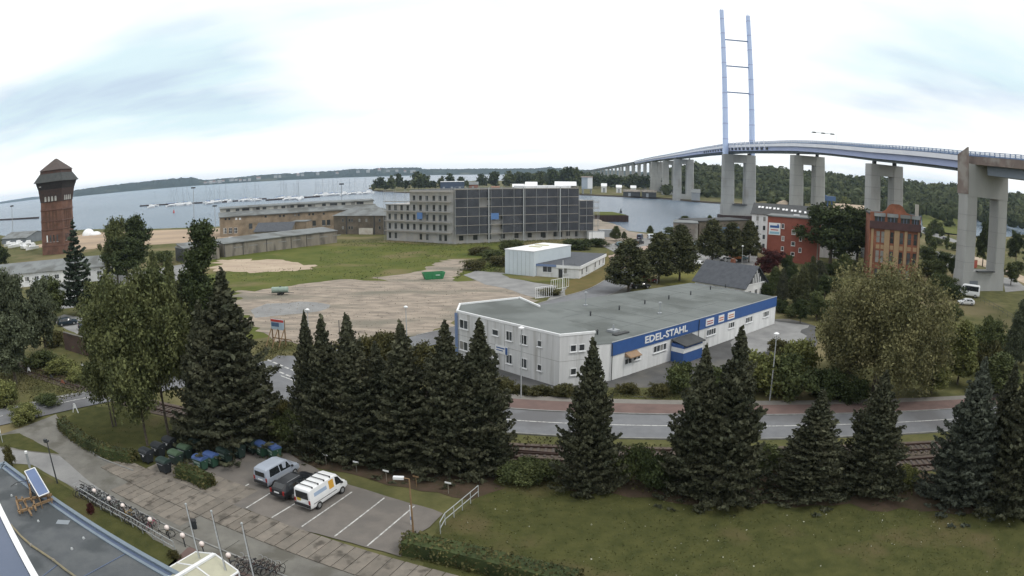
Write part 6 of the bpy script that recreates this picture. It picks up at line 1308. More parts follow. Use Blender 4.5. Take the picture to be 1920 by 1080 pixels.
for x, yb, yt, w, lb, k in ((1178, 548, 448, 88, 'large hornbeam with its trunk before the red and black cars', 0), (1235, 530, 437, 74, 'hornbeam behind the globe street lamp', 1), (1274, 527, 422, 74, 'hornbeam with long bare trunk in the yellow lawn', 0), (1335, 494, 412, 62, 'hornbeam in front of the quay workshop, left of three', 1), (1371, 492, 417, 58, 'hornbeam in front of the quay workshop, middle of three', 0), (1404, 492, 414, 46, 'hornbeam in front of the white office, right of three', 1)):
    Tp('cone%d' % k, x, yb, yt, w * 1.15, lb, ST, name='hornbeam', cat='hornbeam')
Tp('cone0', 1208, 528, 470, 40, 'small hornbeam squeezed between the two larger ones above the street', ST, name='hornbeam', cat='hornbeam')
for x, yb, yt, w, lb in ((1155, 452, 424, 26, 'small conifer beside the site cabins on the quay'), (1219, 440, 423, 16, 'tiny bushy tree at the quay edge above the car park'), (1170, 450, 434, 14, 'tiny shrub-like tree between cabins and camper van'), (1284, 428, 405, 40, 'pale green tree growing on top of the quay bunker'), (1330, 440, 404, 22, 'thin pointed tree against the channel behind the hornbeams')):
    Tp('cone1', x, yb, yt, w, lb, name='tree', leaf='leaf_mid')
Tp('oval2', 1446, 528, 466, 60, 'copper red leaved tree left of the red block', name='copper_tree', leaf='leaf_red')
Tp('oval0', 1478, 530, 478, 36, 'dark green tree directly in front of the red block', name='tree')
Tp('cone0', 1465, 575, 503, 28, 'slim dark green cypress behind the hall corner', name='tree', leaf='spruce')
Tp('cone1', 1502, 588, 500, 44, 'bushy mid green conifer before the red block', name='tree')
Tp('cone0', 1520, 560, 480, 30, 'narrow dark tree at the right corner of the red block', name='tree')
Tp('oval1', 1556, 500, 382, 118, 'big dark lime tree right of the red block', name='lime_tree')
Tp('oval2', 1606, 500, 384, 96, 'second big dark lime tree touching the orange brick house', name='lime_tree')
P = G(1640, 747); tree('willow', P, 16.9, 18.6, 'huge round olive green willow beside the yard, widest tree in the picture', None, 'willow', rz=.7, cat='willow')
P = G(1590, 700); tree('willow', P, 10.5, 9.5, 'smaller leaning willow crown at the left foot of the huge willow', None, 'willow', rz=2.2, cat='willow')
Tp('bush0', 1500, 700, 640, 90, 'yellow green bush against the yard left of the huge willow', name='bush', leaf='leaf_yellow', cat='bush')
Tp('oval0', 1842, 500, 415, 40, 'dark trees seen between the legs of the near bridge pier', name='tree')
Tp('oval1', 1862, 480, 432, 22, 'lower tree between the legs of the near bridge pier', name='tree')
Tp('oval2', 1904, 500, 432, 40, 'dark tree right of the near bridge pier against the water', name='tree')
Tp('oval0', 1930, 510, 440, 50, 'dark tree at the right picture edge against the water', name='tree')
Tp('oval1', 1895, 535, 492, 34, 'low tree below the right pier leg beside the road', name='tree', leaf='leaf_mid')
for i, (x, yb, yt, w) in enumerate(((1738, 462, 420, 16), (1750, 436, 412, 20), (1762, 440, 416, 16), (1775, 470, 440, 14), (1748, 470, 448, 18), (1765, 446, 424, 14))):
    Tp('far%d' % (i % 3), x, yb, yt, w, nth('small green tree in the meadow between orange house and near pier'), 'small trees in the meadow below the bridge', name='tree', leaf='leaf_mid')
for i, (x, yb, yt, w) in enumerate(((1560, 396, 368, 20), (1585, 396, 370, 22), (1655, 400, 384, 12), (1760, 398, 380, 26), (1775, 398, 376, 30), (1745, 400, 384, 20), (1700, 398, 386, 18), (1480, 394, 366, 30), (1448, 392, 372, 22))):
    Tp('far%d' % (i % 3), x, yb, yt, w, nth('round tree on the far bank beneath the wooded hill'), 'round trees at the foot of the hill', name='tree', leaf='leaf_yellow' if i in (0, 1) else 'leaf_mid')
# right of the willow: light shrubs and saplings
for x, yb, yt, w, lb, lf in ((1795, 720, 600, 90, 'tall yellow green shrub right of the huge willow', 'leaf_yellow'), (1840, 700, 590, 50, 'upright sapling with bare twigs in the grass below the minibus', 'leaf_mid'), (1870, 740, 660, 110, 'loose green shrub behind the bluish spruce', 'leaf_mid'), (1900, 700, 560, 60, 'tall thin birch sapling near the right edge', 'leaf_grey'), (1745, 740, 660, 80, 'pale green shrub under the right side of the willow', 'leaf_yellow'), (1925, 690, 585, 70, 'grey green sapling at the right picture edge', 'leaf_grey')):
    Tp('cone%d' % (x % 2), x, yb, yt, w, lb, name='shrub', leaf=lf, cat='shrub')
BU = 'bushes'
def bush(x, yb, w, h, lb, lf='leaf_mid', k=0, rz=None):
    P = G(x, yb); tree('bush%d' % k, P, h, w, lb, None, 'bush', leaf=lf, cat='bush', rz=rz)
for i, (x, yb, w, h, lb, lf) in enumerate((
    (1415, 738, 8.5, 4.8, 'large light green bush along the yard fence, behind the right street lamp', 'leaf_yellow'), (1475, 744, 8.0, 4.4, 'large light green bush right of the lamp post by the cycle path', 'leaf_mid'),
    (1545, 748, 6.0, 3.6, 'dark green bush beneath the left side of the willow', 'leaf_dark'), (1600, 755, 5.5, 3.0, 'dark green low bush by the footpath under the willow', 'leaf_dark'),
    (1272, 735, 4.6, 3.2, 'green bush just left of the twin spruce beside the yard', 'leaf_mid'), (1330, 738, 5, 3.2, 'green bush behind the twin spruce at the yard edge', 'leaf_mid'), (1455, 665, 4, 2.2, 'reddish brown bush at the yard end', 'leaf_hedge'),
    (1175, 738, 2.6, 1.2, 'small weedy bush in the verge right of the single spruce', 'leaf_hedge'), (1235, 742, 3.0, 1.4, 'second weedy bush in the verge before the porch', 'leaf_hedge'), (975, 738, 2.0, 1.0, 'tuft of weeds at the foot of the left street lamp', 'leaf_hedge'),
    (1010, 742, 3, 1.1, 'low weeds below the office wing corner', 'leaf_hedge'), (940, 735, 4, 1.5, 'low bushes below the office wing behind the slim spruce', 'leaf_hedge'), (1060, 745, 3.4, 1.4, 'weedy bush behind the single spruce', 'leaf_hedge'),
    (1185, 905, 3.6, 3.2, 'yellow green bush right at the foot of the single spruce', 'leaf_mid'), (1225, 915, 3.4, 3.0, 'dark bush between the single and the twin spruce', 'leaf_dark'), (965, 905, 4.2, 1.6, 'light green weeds by the track right of the spruce row', 'leaf_mid'), (1010, 900, 4.2, 1.8, 'light green weeds left of the single spruce', 'leaf_mid'), (1440, 880, 4.0, 2.2, 'green bush between the twin and the shortest spruce', 'leaf_mid'), (1695, 905, 3.0, 1.6, 'small bright green bush near the siding track', 'leaf_yellow'),
    (555, 835, 4.5, 3.6, 'light green bush in the gap between the huge spruce and the row', 'leaf_mid'), (535, 800, 3.6, 3.0, 'green bush behind the gap by the railway', 'leaf_hedge'), (700, 700, 5.5, 4.8, 'olive green bush behind the spruce row by the road', 'leaf_hedge'), (735, 690, 5.0, 4.6, 'olive green bush behind the spruce row, right neighbour of the first', 'leaf_hedge'), (790, 700, 5.0, 3.8, 'reddish olive bush behind the spruce row near the office', 'leaf_hedge'),
    (450, 700, 5, 4.4, 'green bush between the slender tree and the huge spruce', 'leaf_hedge'), (350, 690, 4.5, 3.4, 'green roadside bush behind the birches', 'leaf_mid'), (50, 790, 5, 2.0, 'light green bush left of the railway at the road', 'leaf_yellow'), (15, 760, 6, 3.0, 'light green bush at the left edge above the road', 'leaf_yellow'), (90, 760, 4, 1.4, 'low weeds beside the level crossing', 'leaf_mid'),
    (115, 700, 6, 2.2, 'bright green bramble in front of the brick wall', 'leaf_yellow'), (150, 712, 5, 1.8, 'second bright green bramble below the brick wall', 'leaf_yellow'), (75, 690, 6, 2.4, 'green bramble below the willows by the track', 'leaf_mid'), (105, 650, 5, 2.6, 'shrub at the left end of the brick wall', 'leaf_hedge'), (154, 632, 1.8, 1.6, 'small bright green bush on top of the brick wall yard', 'leaf_yellow'), (165, 650, 3, 2.2, 'whitish flowering shrub beside the brick wall', 'leaf_grey'),
    (22, 876, 1.5, 2.2, 'narrow upright clipped bush beside the annex roof corner', 'leaf_hedge'), (172, 962, .9, .9, 'small reddish bush in the grass strip by the bicycles', 'leaf_red'), (328, 1048, 1.0, .7, 'small brown bush beside the red forecourt', 'leaf_hedge'),
    (1074, 520, 2.6, 3.0, 'round bush at the corner of the low white office', 'leaf_dark'), (1035, 553, 6, 1.2, 'dry brownish grass mound by the white gate', 'leaf_hedge'), (940, 497, 8, 2.4, 'green thicket along the access road by the workshop', 'leaf_hedge'), (925, 487, 8, 2.8, 'green thicket left of the workshop', 'leaf_mid'), (905, 478, 8, 2.4, 'low thicket at the meadow end', 'leaf_hedge'), (893, 505, 7, 2.2, 'weedy bush between dirt track and access road', 'leaf_hedge'), (960, 470, 9, 3.4, 'tall thicket between the building shell and the workshop', 'leaf_mid'), (1075, 467, 11, 3.0, 'hedge-like bushes right of the workshop roof', 'leaf_dark'), (1115, 462, 9, 2.6, 'bushes by the sandy slipway', 'leaf_dark'),
    (1275, 452, 9, 3, 'bushes at the foot of the quay bunker', 'leaf_mid'), (1260, 440, 10, 3, 'bushes along the quay edge', 'leaf_mid'), (310, 495, 9, 4, 'bushes on the mound left of the garage row', 'leaf_mid'), (370, 480, 9, 4.5, 'bushes behind the short grey shed', 'leaf_mid'), (1750, 520, 8, 4, 'green bush in the meadow behind the willow', 'leaf_mid'), (1790, 600, 4, 3.0, 'green bush behind the white car at the meadow', 'leaf_mid'),
    (1480, 520, 5, 3, 'garden bush between the slate house and the red block', 'leaf_mid'), (1440, 560, 4, 3.4, 'garden bush right of the slate house gable', 'leaf_dark'))):
    bush(x, yb, w, h, lb, lf, i % 3)
for i, (x, yb, yt, w, key, lf, lb) in enumerate((
    (1452, 548, 500, 34, 'cone1', 'leaf_mid', 'green garden tree between copper tree and cypress'), (1488, 570, 515, 36, 'cone0', 'leaf_horn', 'dense olive garden tree behind the hall corner'), (1530, 600, 545, 44, 'oval1', 'leaf_mid', 'round garden tree between hall end and willow'), (1500, 606, 560, 34, 'oval0', 'leaf_dark', 'dark garden tree right at the end of the hall'), (1545, 570, 515, 44, 'oval2', 'leaf_dark', 'dark tree left of the huge willow crown'), (1535, 530, 488, 36, 'cone1', 'spruce', 'dark conifer at the foot of the lime tree'), (1580, 520, 476, 40, 'oval0', 'leaf_mid', 'green tree under the lime trees touching the willow crown'),
    (1480, 540, 500, 30, 'cone0', 'leaf_dark', 'dark shrub-like tree before the red block door'), (1740, 500, 462, 34, 'oval1', 'leaf_mid', 'round green tree right behind the huge willow'), (1762, 530, 486, 36, 'oval2', 'leaf_mid', 'green tree between willow crown and near pier'), (1785, 520, 482, 24, 'oval0', 'leaf_dark', 'dark small tree at the left foot of the near pier'), (1722, 450, 424, 14, 'cone1', 'leaf_dark', 'slim dark tree touching the right side of the orange brick house'))):
    Tp(key, x, yb, yt, w, lb, name='tree', leaf=lf)
for i, (x, yb, w, h, lf) in enumerate(((1462, 585, 4, 2.4, 'leaf_dark'), (1485, 595, 4, 2.2, 'leaf_mid'), (1510, 570, 5, 2.6, 'leaf_mid'), (1525, 585, 5, 3, 'leaf_dark'), (1550, 600, 6, 3.4, 'leaf_mid'), (1470, 555, 5, 2.6, 'leaf_mid'), (1495, 545, 6, 3, 'leaf_dark'), (1530, 550, 6, 3.4, 'leaf_mid'), (1558, 545, 6, 3.2, 'leaf_dark'), (1440, 535, 5, 2.4, 'leaf_mid'), (1520, 515, 6, 3, 'leaf_mid'), (1560, 515, 7, 3, 'leaf_dark'), (1590, 505, 7, 3, 'leaf_mid'))):
    bush(x, yb, w, h, nth('garden bush in the planted strip between hall, red block and willow'), lf, i % 3)
for i, (x, yb, w, h, lf) in enumerate(((1735, 485, 8, 3.6, 'leaf_mid'), (1755, 460, 8, 3, 'leaf_mid'), (1770, 495, 8, 3.4, 'leaf_dark'), (1745, 515, 8, 3.6, 'leaf_mid'), (1768, 545, 7, 3.4, 'leaf_mid'), (1785, 560, 6, 3, 'leaf_dark'), (1742, 440, 9, 3, 'leaf_dark'), (1795, 470, 8, 3, 'leaf_mid'), (1780, 425, 10, 4, 'leaf_dark'), (1760, 412, 12, 4, 'leaf_mid'), (1905, 510, 6, 3, 'leaf_mid'), (1900, 470, 9, 5, 'leaf_dark'), (1862, 520, 5, 2, 'leaf_mid'), (1850, 470, 8, 4, 'leaf_mid'))):
    bush(x, yb, w * 1.2, h * 1.2, nth('wild bush in the rough meadow around the near bridge pier'), lf, i % 3)
for i, (x, yb, w, h, lf) in enumerate(((1790, 650, 4.5, 2.6, 'leaf_yellow'), (1830, 655, 4, 2.4, 'leaf_mid'), (1860, 640, 4, 2.6, 'leaf_mid'), (1815, 690, 4.5, 3, 'leaf_yellow'), (1760, 690, 4, 2.6, 'leaf_mid'), (1880, 680, 4.5, 3, 'leaf_mid'), (1910, 650, 4, 3, 'leaf_mid'), (1850, 700, 4.5, 3.2, 'leaf_hedge'))):
    bush(x, yb, w * 1.45, h * 1.5, nth('loose light bush on the slope right of the huge willow'), lf, i % 3)
# low weeds: uncountable
def scatter(name, label, polys, n, size, m, z0=0.0, hgt=.25, seed=0, flat=.1):
    rng = np.random.default_rng(seed); out = []
    for poly, k in polys:
        P = [G(*p).xy for p in poly]; xs = [p.x for p in P]; ys = [p.y for p in P]; c = 0
        while c < k:
            x, y = rng.uniform(min(xs), max(xs)), rng.uniform(min(ys), max(ys)); ins = False; j = len(P) - 1
            for i in range(len(P)):
                if (P[i].y > y) != (P[j].y > y) and x < (P[j].x - P[i].x) * (y - P[i].y) / (P[j].y - P[i].y) + P[i].x: ins = not ins
                j = i
            if ins and mnoise.noise(Vector((x * .12, y * .12, seed))) > -.25 + .5 * rng.random() - .25: out.append((x, y, z0 + hgt * rng.random()))
            c += 1
    V = cards(np.array(out), size, rng, flat=flat, aspect=1.3); o = link(bpy.data.objects.new(name, card_mesh(name, V, m))); tag(o, label, None, None, 'stuff'); return o
scatter('weeds', 'rough weeds and tall grass along the railway and verges', [([(930, 815), (1900, 830), (1900, 846), (930, 832)], 9000), ([(930, 868), (1900, 890), (1900, 915), (930, 905)], 11000), ([(0, 690), (60, 690), (160, 735), (150, 745), (0, 770)], 9000), ([(60, 680), (160, 690), (165, 728), (60, 700)], 7000), ([(930, 722), (1400, 738), (1400, 750), (930, 744)], 5000), ([(480, 640), (640, 640), (760, 632), (760, 650), (560, 668), (480, 680)], 7000)], 0, .16, M['leaf_hedge'], .03, .3, 3)
scatter('meadow_weeds', 'coarse tufts over the meadow and the edges of the building plot', [([(600, 470), (950, 455), (880, 480), (840, 486), (700, 524), (440, 530), (430, 512), (600, 500)], 5000), ([(860, 490), (950, 480), (940, 510), (880, 508), (855, 525)], 5000), ([(640, 452), (1100, 448), (1100, 462), (640, 462)], 5000)], 0, .2, M['leaf_mid'], .03, .15, 5, .6)
scatter('lawn_tufts', 'uneven tufts in the foreground lawn', [([(850, 1079), (830, 990), (905, 930), (960, 890), (1300, 940), (1900, 950), (1919, 1079)], 14000), ([(130, 800), (240, 775), (420, 805), (400, 850), (260, 875)], 1500)], 0, .085, mat('lawn_blades', (0.075, 0.085, 0.033), (0.115, 0.118, 0.046), .5, .9, island=.25, spec=.05), .035, .04, 7, .88)
scatter('clods', 'loose clods, stones and rubble on the sandy building plot', [([(450, 560), (560, 535), (700, 526), (860, 490), (850, 530), (1000, 555), (860, 598), (850, 612), (640, 640), (480, 622)], 5000), ([(440, 487), (590, 497), (560, 508), (440, 508)], 500)], 0, .13, mat('clods', (0.40, 0.35, 0.29), (0.27, 0.24, 0.21), 2, .95, island=.3, spec=.05), .05, .05, 12, .85)
scatter('fallen_leaves', 'scattered pale petals and litter on the lawn', [([(850, 1079), (860, 980), (960, 900), (1300, 945), (1900, 960), (1919, 1079)], 420)], 0, .09, tint('petal', (.42, .42, .33)), .06, .04, 8)
# hedges
def hedge(path, w, h, label, leaf='leaf_hedge', dens=95, ssize=.13):
    pts = [G(*p).xy for p in path]; rng = np.random.default_rng(int(pts[0].x * 10) % 1000 + 3); P = smooth_line(pts, 5); t = thing('hedge', label, 'hedge', (P[0].x, P[0].y, 0))
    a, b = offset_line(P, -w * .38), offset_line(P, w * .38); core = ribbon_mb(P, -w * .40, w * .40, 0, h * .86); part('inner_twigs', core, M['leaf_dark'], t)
    C = []
    for i in range(len(P) - 1):
        L = (P[i + 1] - P[i]).length; k = int(L * dens * (w + 2 * h) / 3); u = rng.random(k); tt = (P[i + 1] - P[i]).normalized(); nn = Vector((-tt.y, tt.x)); base = np.outer(1 - u, np.array(P[i])) + np.outer(u, np.array(P[i + 1]))
        ang = rng.random(k) * math.pi; ex = 4.0; r = (np.abs(np.cos(ang)) ** ex + np.abs(np.sin(ang)) ** ex) ** (-1 / ex); off = np.cos(ang) * r * w / 2; z = np.sin(ang) * r * h * (.95 + .06 * rng.normal(size=k))
        lo = rng.random(k) < .0; C.append(np.column_stack([base[:, 0] + nn.x * off, base[:, 1] + nn.y * off, np.maximum(z, .05)]))
    for e_, s in ((0, -1), (-1, 1)):
        k = int(dens * w * h * .9); tt = (P[1] - P[0]).normalized() if e_ == 0 else (P[-1] - P[-2]).normalized(); nn = Vector((-tt.y, tt.x)); o_ = (rng.random(k) - .5) * w; C.append(np.column_stack([P[e_].x + nn.x * o_ + tt.x * s * .1, P[e_].y + nn.y * o_ + tt.y * s * .1, rng.random(k) * h]))
    C = np.concatenate(C); C += rng.normal(size=C.shape) * .05; V = cards(C, ssize, rng); V[:, 0] -= P[0].x; V[:, 1] -= P[0].y
    o = link(bpy.data.objects.new('leaves', card_mesh('leaves', V, M[leaf]))); o.parent = t; return t
hedge([(118, 800), (128, 812), (165, 838), (210, 858), (252, 866)], 1.5, 1.2, 'long clipped hedge around the birch lawn along the driveway')
hedge([(338, 893), (362, 900), (394, 915)], 1.5, 1.25, 'short rounded olive hedge between the bins and the driveway')
hedge([(762, 1032), (830, 1045), (900, 1062), (980, 1082), (1080, 1105)], 1.9, 1.3, 'clipped hedge at the bottom edge beside the car park')
# ------------------------------------------------------------------ vehicles
M['tyre'] = tint('tyre_rubber', (.02, .02, .02), .1, .9); M['rim'] = tint('wheel_rim', (.35, .36, .37), .1, .4, .5)
M['carglass'] = mat('car_glass', (0.015, 0.018, 0.02), (0.02, 0.024, 0.027), 1, .08, spec=.7); M['lamp_red'] = tint('red_lamp', (.30, .02, .02), .1, .3); M['lamp_clear'] = tint('clear_lamp', (.6, .6, .6), .1, .2)
M['black_plastic'] = tint('black_plastic', (.025, .025, .027), .1, .6)
def paint(n, c): return mat(n, c, tuple(v * .93 for v in c), 1.0, .33, spec=.35)
def vehicle(name, st, m, wheels, side_win, rear=True, front=True, wr=.32, rack=False, extra=None, rails=False):
    def mk():
        r = thing(name, 'x', 'car'); xs = [s[0] for s in st]
        def I(x, k): return float(np.interp(x, xs, [s[k] for s in st]))
        vs = []; n = len(st)
        for x, zl, zb, zt, wl, wb, wt in st:
            h = [(wl * .9, zl), (wl, zl + .12), (wb, (zl + zb) / 2), (wb, zb), (wt, zt - .07), (wt * .86, zt)]
            ring = h + [(-w, z) for w, z in reversed(h)]; vs += [(x, -w, z) for w, z in ring]
        k = 12; fs = [tuple(range(k))[::-1], tuple(range(k * (n - 1), k * n))] + [(k * i + j, k * i + (j + 1) % k, k * (i + 1) + (j + 1) % k, k * (i + 1) + j) for i in range(n - 1) for j in range(k)]
        body = part('body', MB().add(vs, fs), m, r, True)
        def P(x, t, s, o=.012): return (x, s * (I(x, 5) + (I(x, 6) - I(x, 5)) * t + o), I(x, 2) + (I(x, 3) - .07 - I(x, 2)) * t)
        for s in (-1, 1):
            for (x0, x1, x2, x3) in side_win if not isinstance(side_win, dict) else side_win[s]:   # bottom rear, bottom front, top front, top rear
                q = [P(x0, .08, s), P(x1, .08, s), P(x2, .9, s), P(x3, .9, s)]; b = [(p[0], p[1] - s * .03, p[2]) for p in q]; part('side_window', MB().hexa(b + q), M['carglass'], r, True)
        L0, L1 = xs[0], xs[-1]
        # windscreen and rear window follow the slopes
        def slope(xa, xb, name_, up=.9):
            za, zb_ = I(xa, 3), I(xb, 3); wa, wb_ = I(xa, 6) * .86, I(xb, 6) * .86; d = 1 if xa > xb else -1
            q = [(xa, -wa, za + .012), (xa, wa, za + .012), (xb, wb_, zb_ + .012), (xb, -wb_, zb_ + .012)]; q2 = [(x + d * .015, y, z - .03) for x, y, z in q]; q = [(x + d * .015, y, z) for x, y, z in q]; part(name_, MB().hexa(q2 + q), M['carglass'], r, True)
        if front: slope(front[0], front[1], 'windscreen')
        if rear:
            if rear[0] == 'flat':
                _, z0, z1 = rear; x = L0 - .012; part('rear_window', MB().box(x, 0, (z0 + z1) / 2, .03, st[0][6] * 1.75, z1 - z0), M['carglass'], r, True)
            else: slope(rear[0], rear[1], 'rear_window')
        wy = max(s[5] for s in st)
        for x in wheels:
            for s in (-1, 1):
                w = part('wheel', MB().cyl((x, s * (wy - .20), wr), (x, s * (wy + .015), wr), wr, n=16), M['tyre'], r, True); part('rim', MB().cyl((x, s * (wy + .016), wr), (x, s * (wy + .03), wr), wr * .6, wr * .5, n=10), M['rim'], w, True)
        zl = st[0][1]
        for s in (-1, 1):
            part('taillight', MB().box(L0 + .02, s * (st[0][5] - .10), (zl + st[0][2]) / 2 + .18, .1, .16, .34), M['lamp_red'], r, True); part('headlight', MB().box(L1 - .12, s * (st[-1][5] - .10), st[-1][2] - .14, .16, .3, .16), M['lamp_clear'], r, True)
            part('mirror', MB().box((front[1] if front else L1 - 1) + .25, s * (wy + .09), I((front[1] if front else L1 - 1), 2) + .1, .14, .18, .16), M['black_plastic'], r, True)
        part('bumper', MB().box(L0 - .02, 0, zl + .16, .14, st[0][4] * 2.0, .24), M['black_plastic'], r, True); part('bumper', MB().box(L1 + .0, 0, st[-1][1] + .16, .14, st[-1][4] * 1.96, .24), M['black_plastic'], r, True)
        part('number_plate', MB().box(L0 - .06 if rear and rear[0] != 'flat' else L0 - .03, 0, zl + .42, .03, .52, .11), M['white'], r, True)
        zr = max(s[3] for s in st)
        if rack:
            for x in rack: 
                rb = part('roof_bar', MB().box(x, 0, zr + .09, .06, 1.5, .05), M['black_plastic'], r, True)
                for s in (-1, 1): part('bar_foot', MB().box(x, s * .72, zr + .04, .09, .09, .14), M['black_plastic'], rb, True)
        if rails:
            for s in (-1, 1): part('roof_rail', MB().cyl((rails[0], s * .58, zr + .05), (rails[1], s * .58, zr + .05), .025, n=6), M['rim'], r, True)
        if extra: extra(r, P)
        return r
    return mk
VAN = [(-2.42, .40, 1.05, 1.80, .78, .82, .70), (-2.36, .30, 1.05, 1.92, .82, .86, .76), (-2.1, .28, 1.05, 1.98, .84, .88, .78), (.75, .28, 1.05, 1.98, .84, .88, .78), (1.25, .28, 1.04, 1.88, .84, .88, .75), (1.98, .28, 1.0, 1.14, .84, .87, .74), (2.38, .32, .82, .90, .80, .83, .70), (2.45, .38, .70, .74, .74, .78, .62)]
def van_extra(r, P):
    for s in (-1, 1):
        q = [P(-.0, .05, s, .014), P(.62, .05, s, .014), P(.62, .85, s, .014), P(-.0, .85, s, .014)]; part('company_sign', MB().hexa([(a, b - s * .02, c) for a, b, c in q] + q), tint('orange_sign', (.62, .34, .05)), r, True)
        q = [P(-1.9, .25, s, .014), P(-.3, .25, s, .014), P(-.3, .6, s, .014), P(-1.9, .6, s, .014)]; part('side_print', MB().hexa([(a, b - s * .02, c) for a, b, c in q] + q), tint('pale_blue_print_van', (.35, .45, .6)), r, True)
        part('side_line', MB().box(-.6, s * .885, .72, 3.0, .012, .05), M['black_plastic'], r, True)
    part('rear_sticker', MB().box(-2.43, .35, 1.0, .02, .4, .25), tint('yellow_sticker', (.6, .45, .05)), r, True)
MPV = [(-2.1, .38, 1.0, 1.55, .74, .80, .62), (-2.02, .28, 1.0, 1.74, .80, .86, .70), (-1.5, .26, 1.0, 1.82, .82, .88, .72), (.35, .26, 1.0, 1.80, .82, .88, .72), (.8, .26, 1.0, 1.68, .82, .88, .69), (1.5, .26, .98, 1.08, .82, .87, .70), (2.1, .30, .82, .88, .78, .83, .68), (2.2, .38, .66, .70, .72, .76, .6)]
EST = [(-2.25, .40, .92, 1.0, .72, .78, .62), (-2.15, .30, .92, 1.12, .78, .84, .62), (-1.7, .26, .92, 1.42, .80, .88, .62), (-.9, .24, .92, 1.48, .82, .89, .62), (.2, .24, .92, 1.47, .82, .89, .62), (.55, .24, .92, 1.36, .82, .88, .62), (1.25, .24, .90, .98, .82, .87, .68), (2.1, .28, .74, .80, .78, .83, .68), (2.28, .36, .58, .62, .70, .74, .58)]
BUS = [(-2.75, .45, 1.25, 2.35, .90, .96, .86), (-2.65, .35, 1.25, 2.52, .94, .99, .88), (1.0, .33, 1.25, 2.55, .94, .99, .88), (1.5, .33, 1.22, 2.38, .94, .98, .85), (2.15, .33, 1.15, 1.32, .93, .97, .80), (2.75, .38, .95, 1.02, .88, .92, .76), (2.85, .44, .75, .80, .82, .86, .7)]
mk_van = vehicle('van', VAN, paint('white_van_paint', (.78, .79, .80)), (-1.45, 1.62), {-1: [(.85, 1.75, 1.32, .88)], 1: [(.85, 1.75, 1.32, .88)]}, ('flat', 1.12, 1.72), (1.95, 1.27), .33, (-1.9, -1.15, -.4, .35), van_extra)
mk_mpv = vehicle('minivan', MPV, paint('silver_paint', (.36, .40, .47)), (-1.3, 1.4), [(-1.75, -.45, -.5, -1.6), (-.35, .98, .68, -.38)], ('flat', 1.08, 1.5), (1.47, .82), .32)
mk_est = vehicle('estate_car', EST, paint('black_paint', (.02, .022, .026)), (-1.35, 1.42), [(-1.65, -.75, -.78, -1.45), (-.68, .12, .1, -.7), (.18, 1.0, .58, .18)], (-2.14, -1.72), (1.22, .57), .32, rails=(-1.5, .1))
def car_kind(n, c): return vehicle('car', EST, paint(n, c), (-1.35, 1.42), [(-1.65, -.75, -.78, -1.45), (-.68, .12, .1, -.7), (.18, 1.0, .58, .18)], (-2.14, -1.72), (1.22, .57), .32)
def van_kind(n, c): return vehicle('van', VAN, paint(n, c), (-1.45, 1.62), [(-1.9, -.2, -.2, -1.9), (.85, 1.75, 1.32, .88)], ('flat', 1.12, 1.72), (1.95, 1.27), .33)
rz0 = math.atan2(BAY.y, BAY.x)
def inbay(a, b, along): return (G(*a) + G(*b)) / 2 + BAY * along + Vector((0, 0, .08))
def setcat(o, c): o['category'] = c; return o
setcat(place('van', mk_van, inbay((510, 973), (566, 989), 4.6), rz0, 'white panel van with roof bars and orange sign, rightmost in the car park'), 'van')
setcat(place('est', mk_est, inbay((462, 954), (510, 973), 4.7), rz0, 'black estate car parked between the silver minivan and the white van'), 'car')
setcat(place('mpv', mk_mpv, inbay((417.5, 937.5), (462, 954), 5.6), rz0, 'silver minivan parked leftmost in the car park by the bins'), 'car')
mk_bus = vehicle('minibus', BUS, paint('bus_paint', (.80, .81, .82)), (-1.7, 1.75), [(-2.4, .95, .95, -2.4), (1.1, 1.9, 1.5, 1.1)], ('flat', 1.3, 2.2), (2.1, 1.52), .36)
P = G(1815, 556); place('bus', mk_bus, P, math.pi - .70, 'white minibus with dark side windows on the grass before the near bridge pier', None, 1.2)
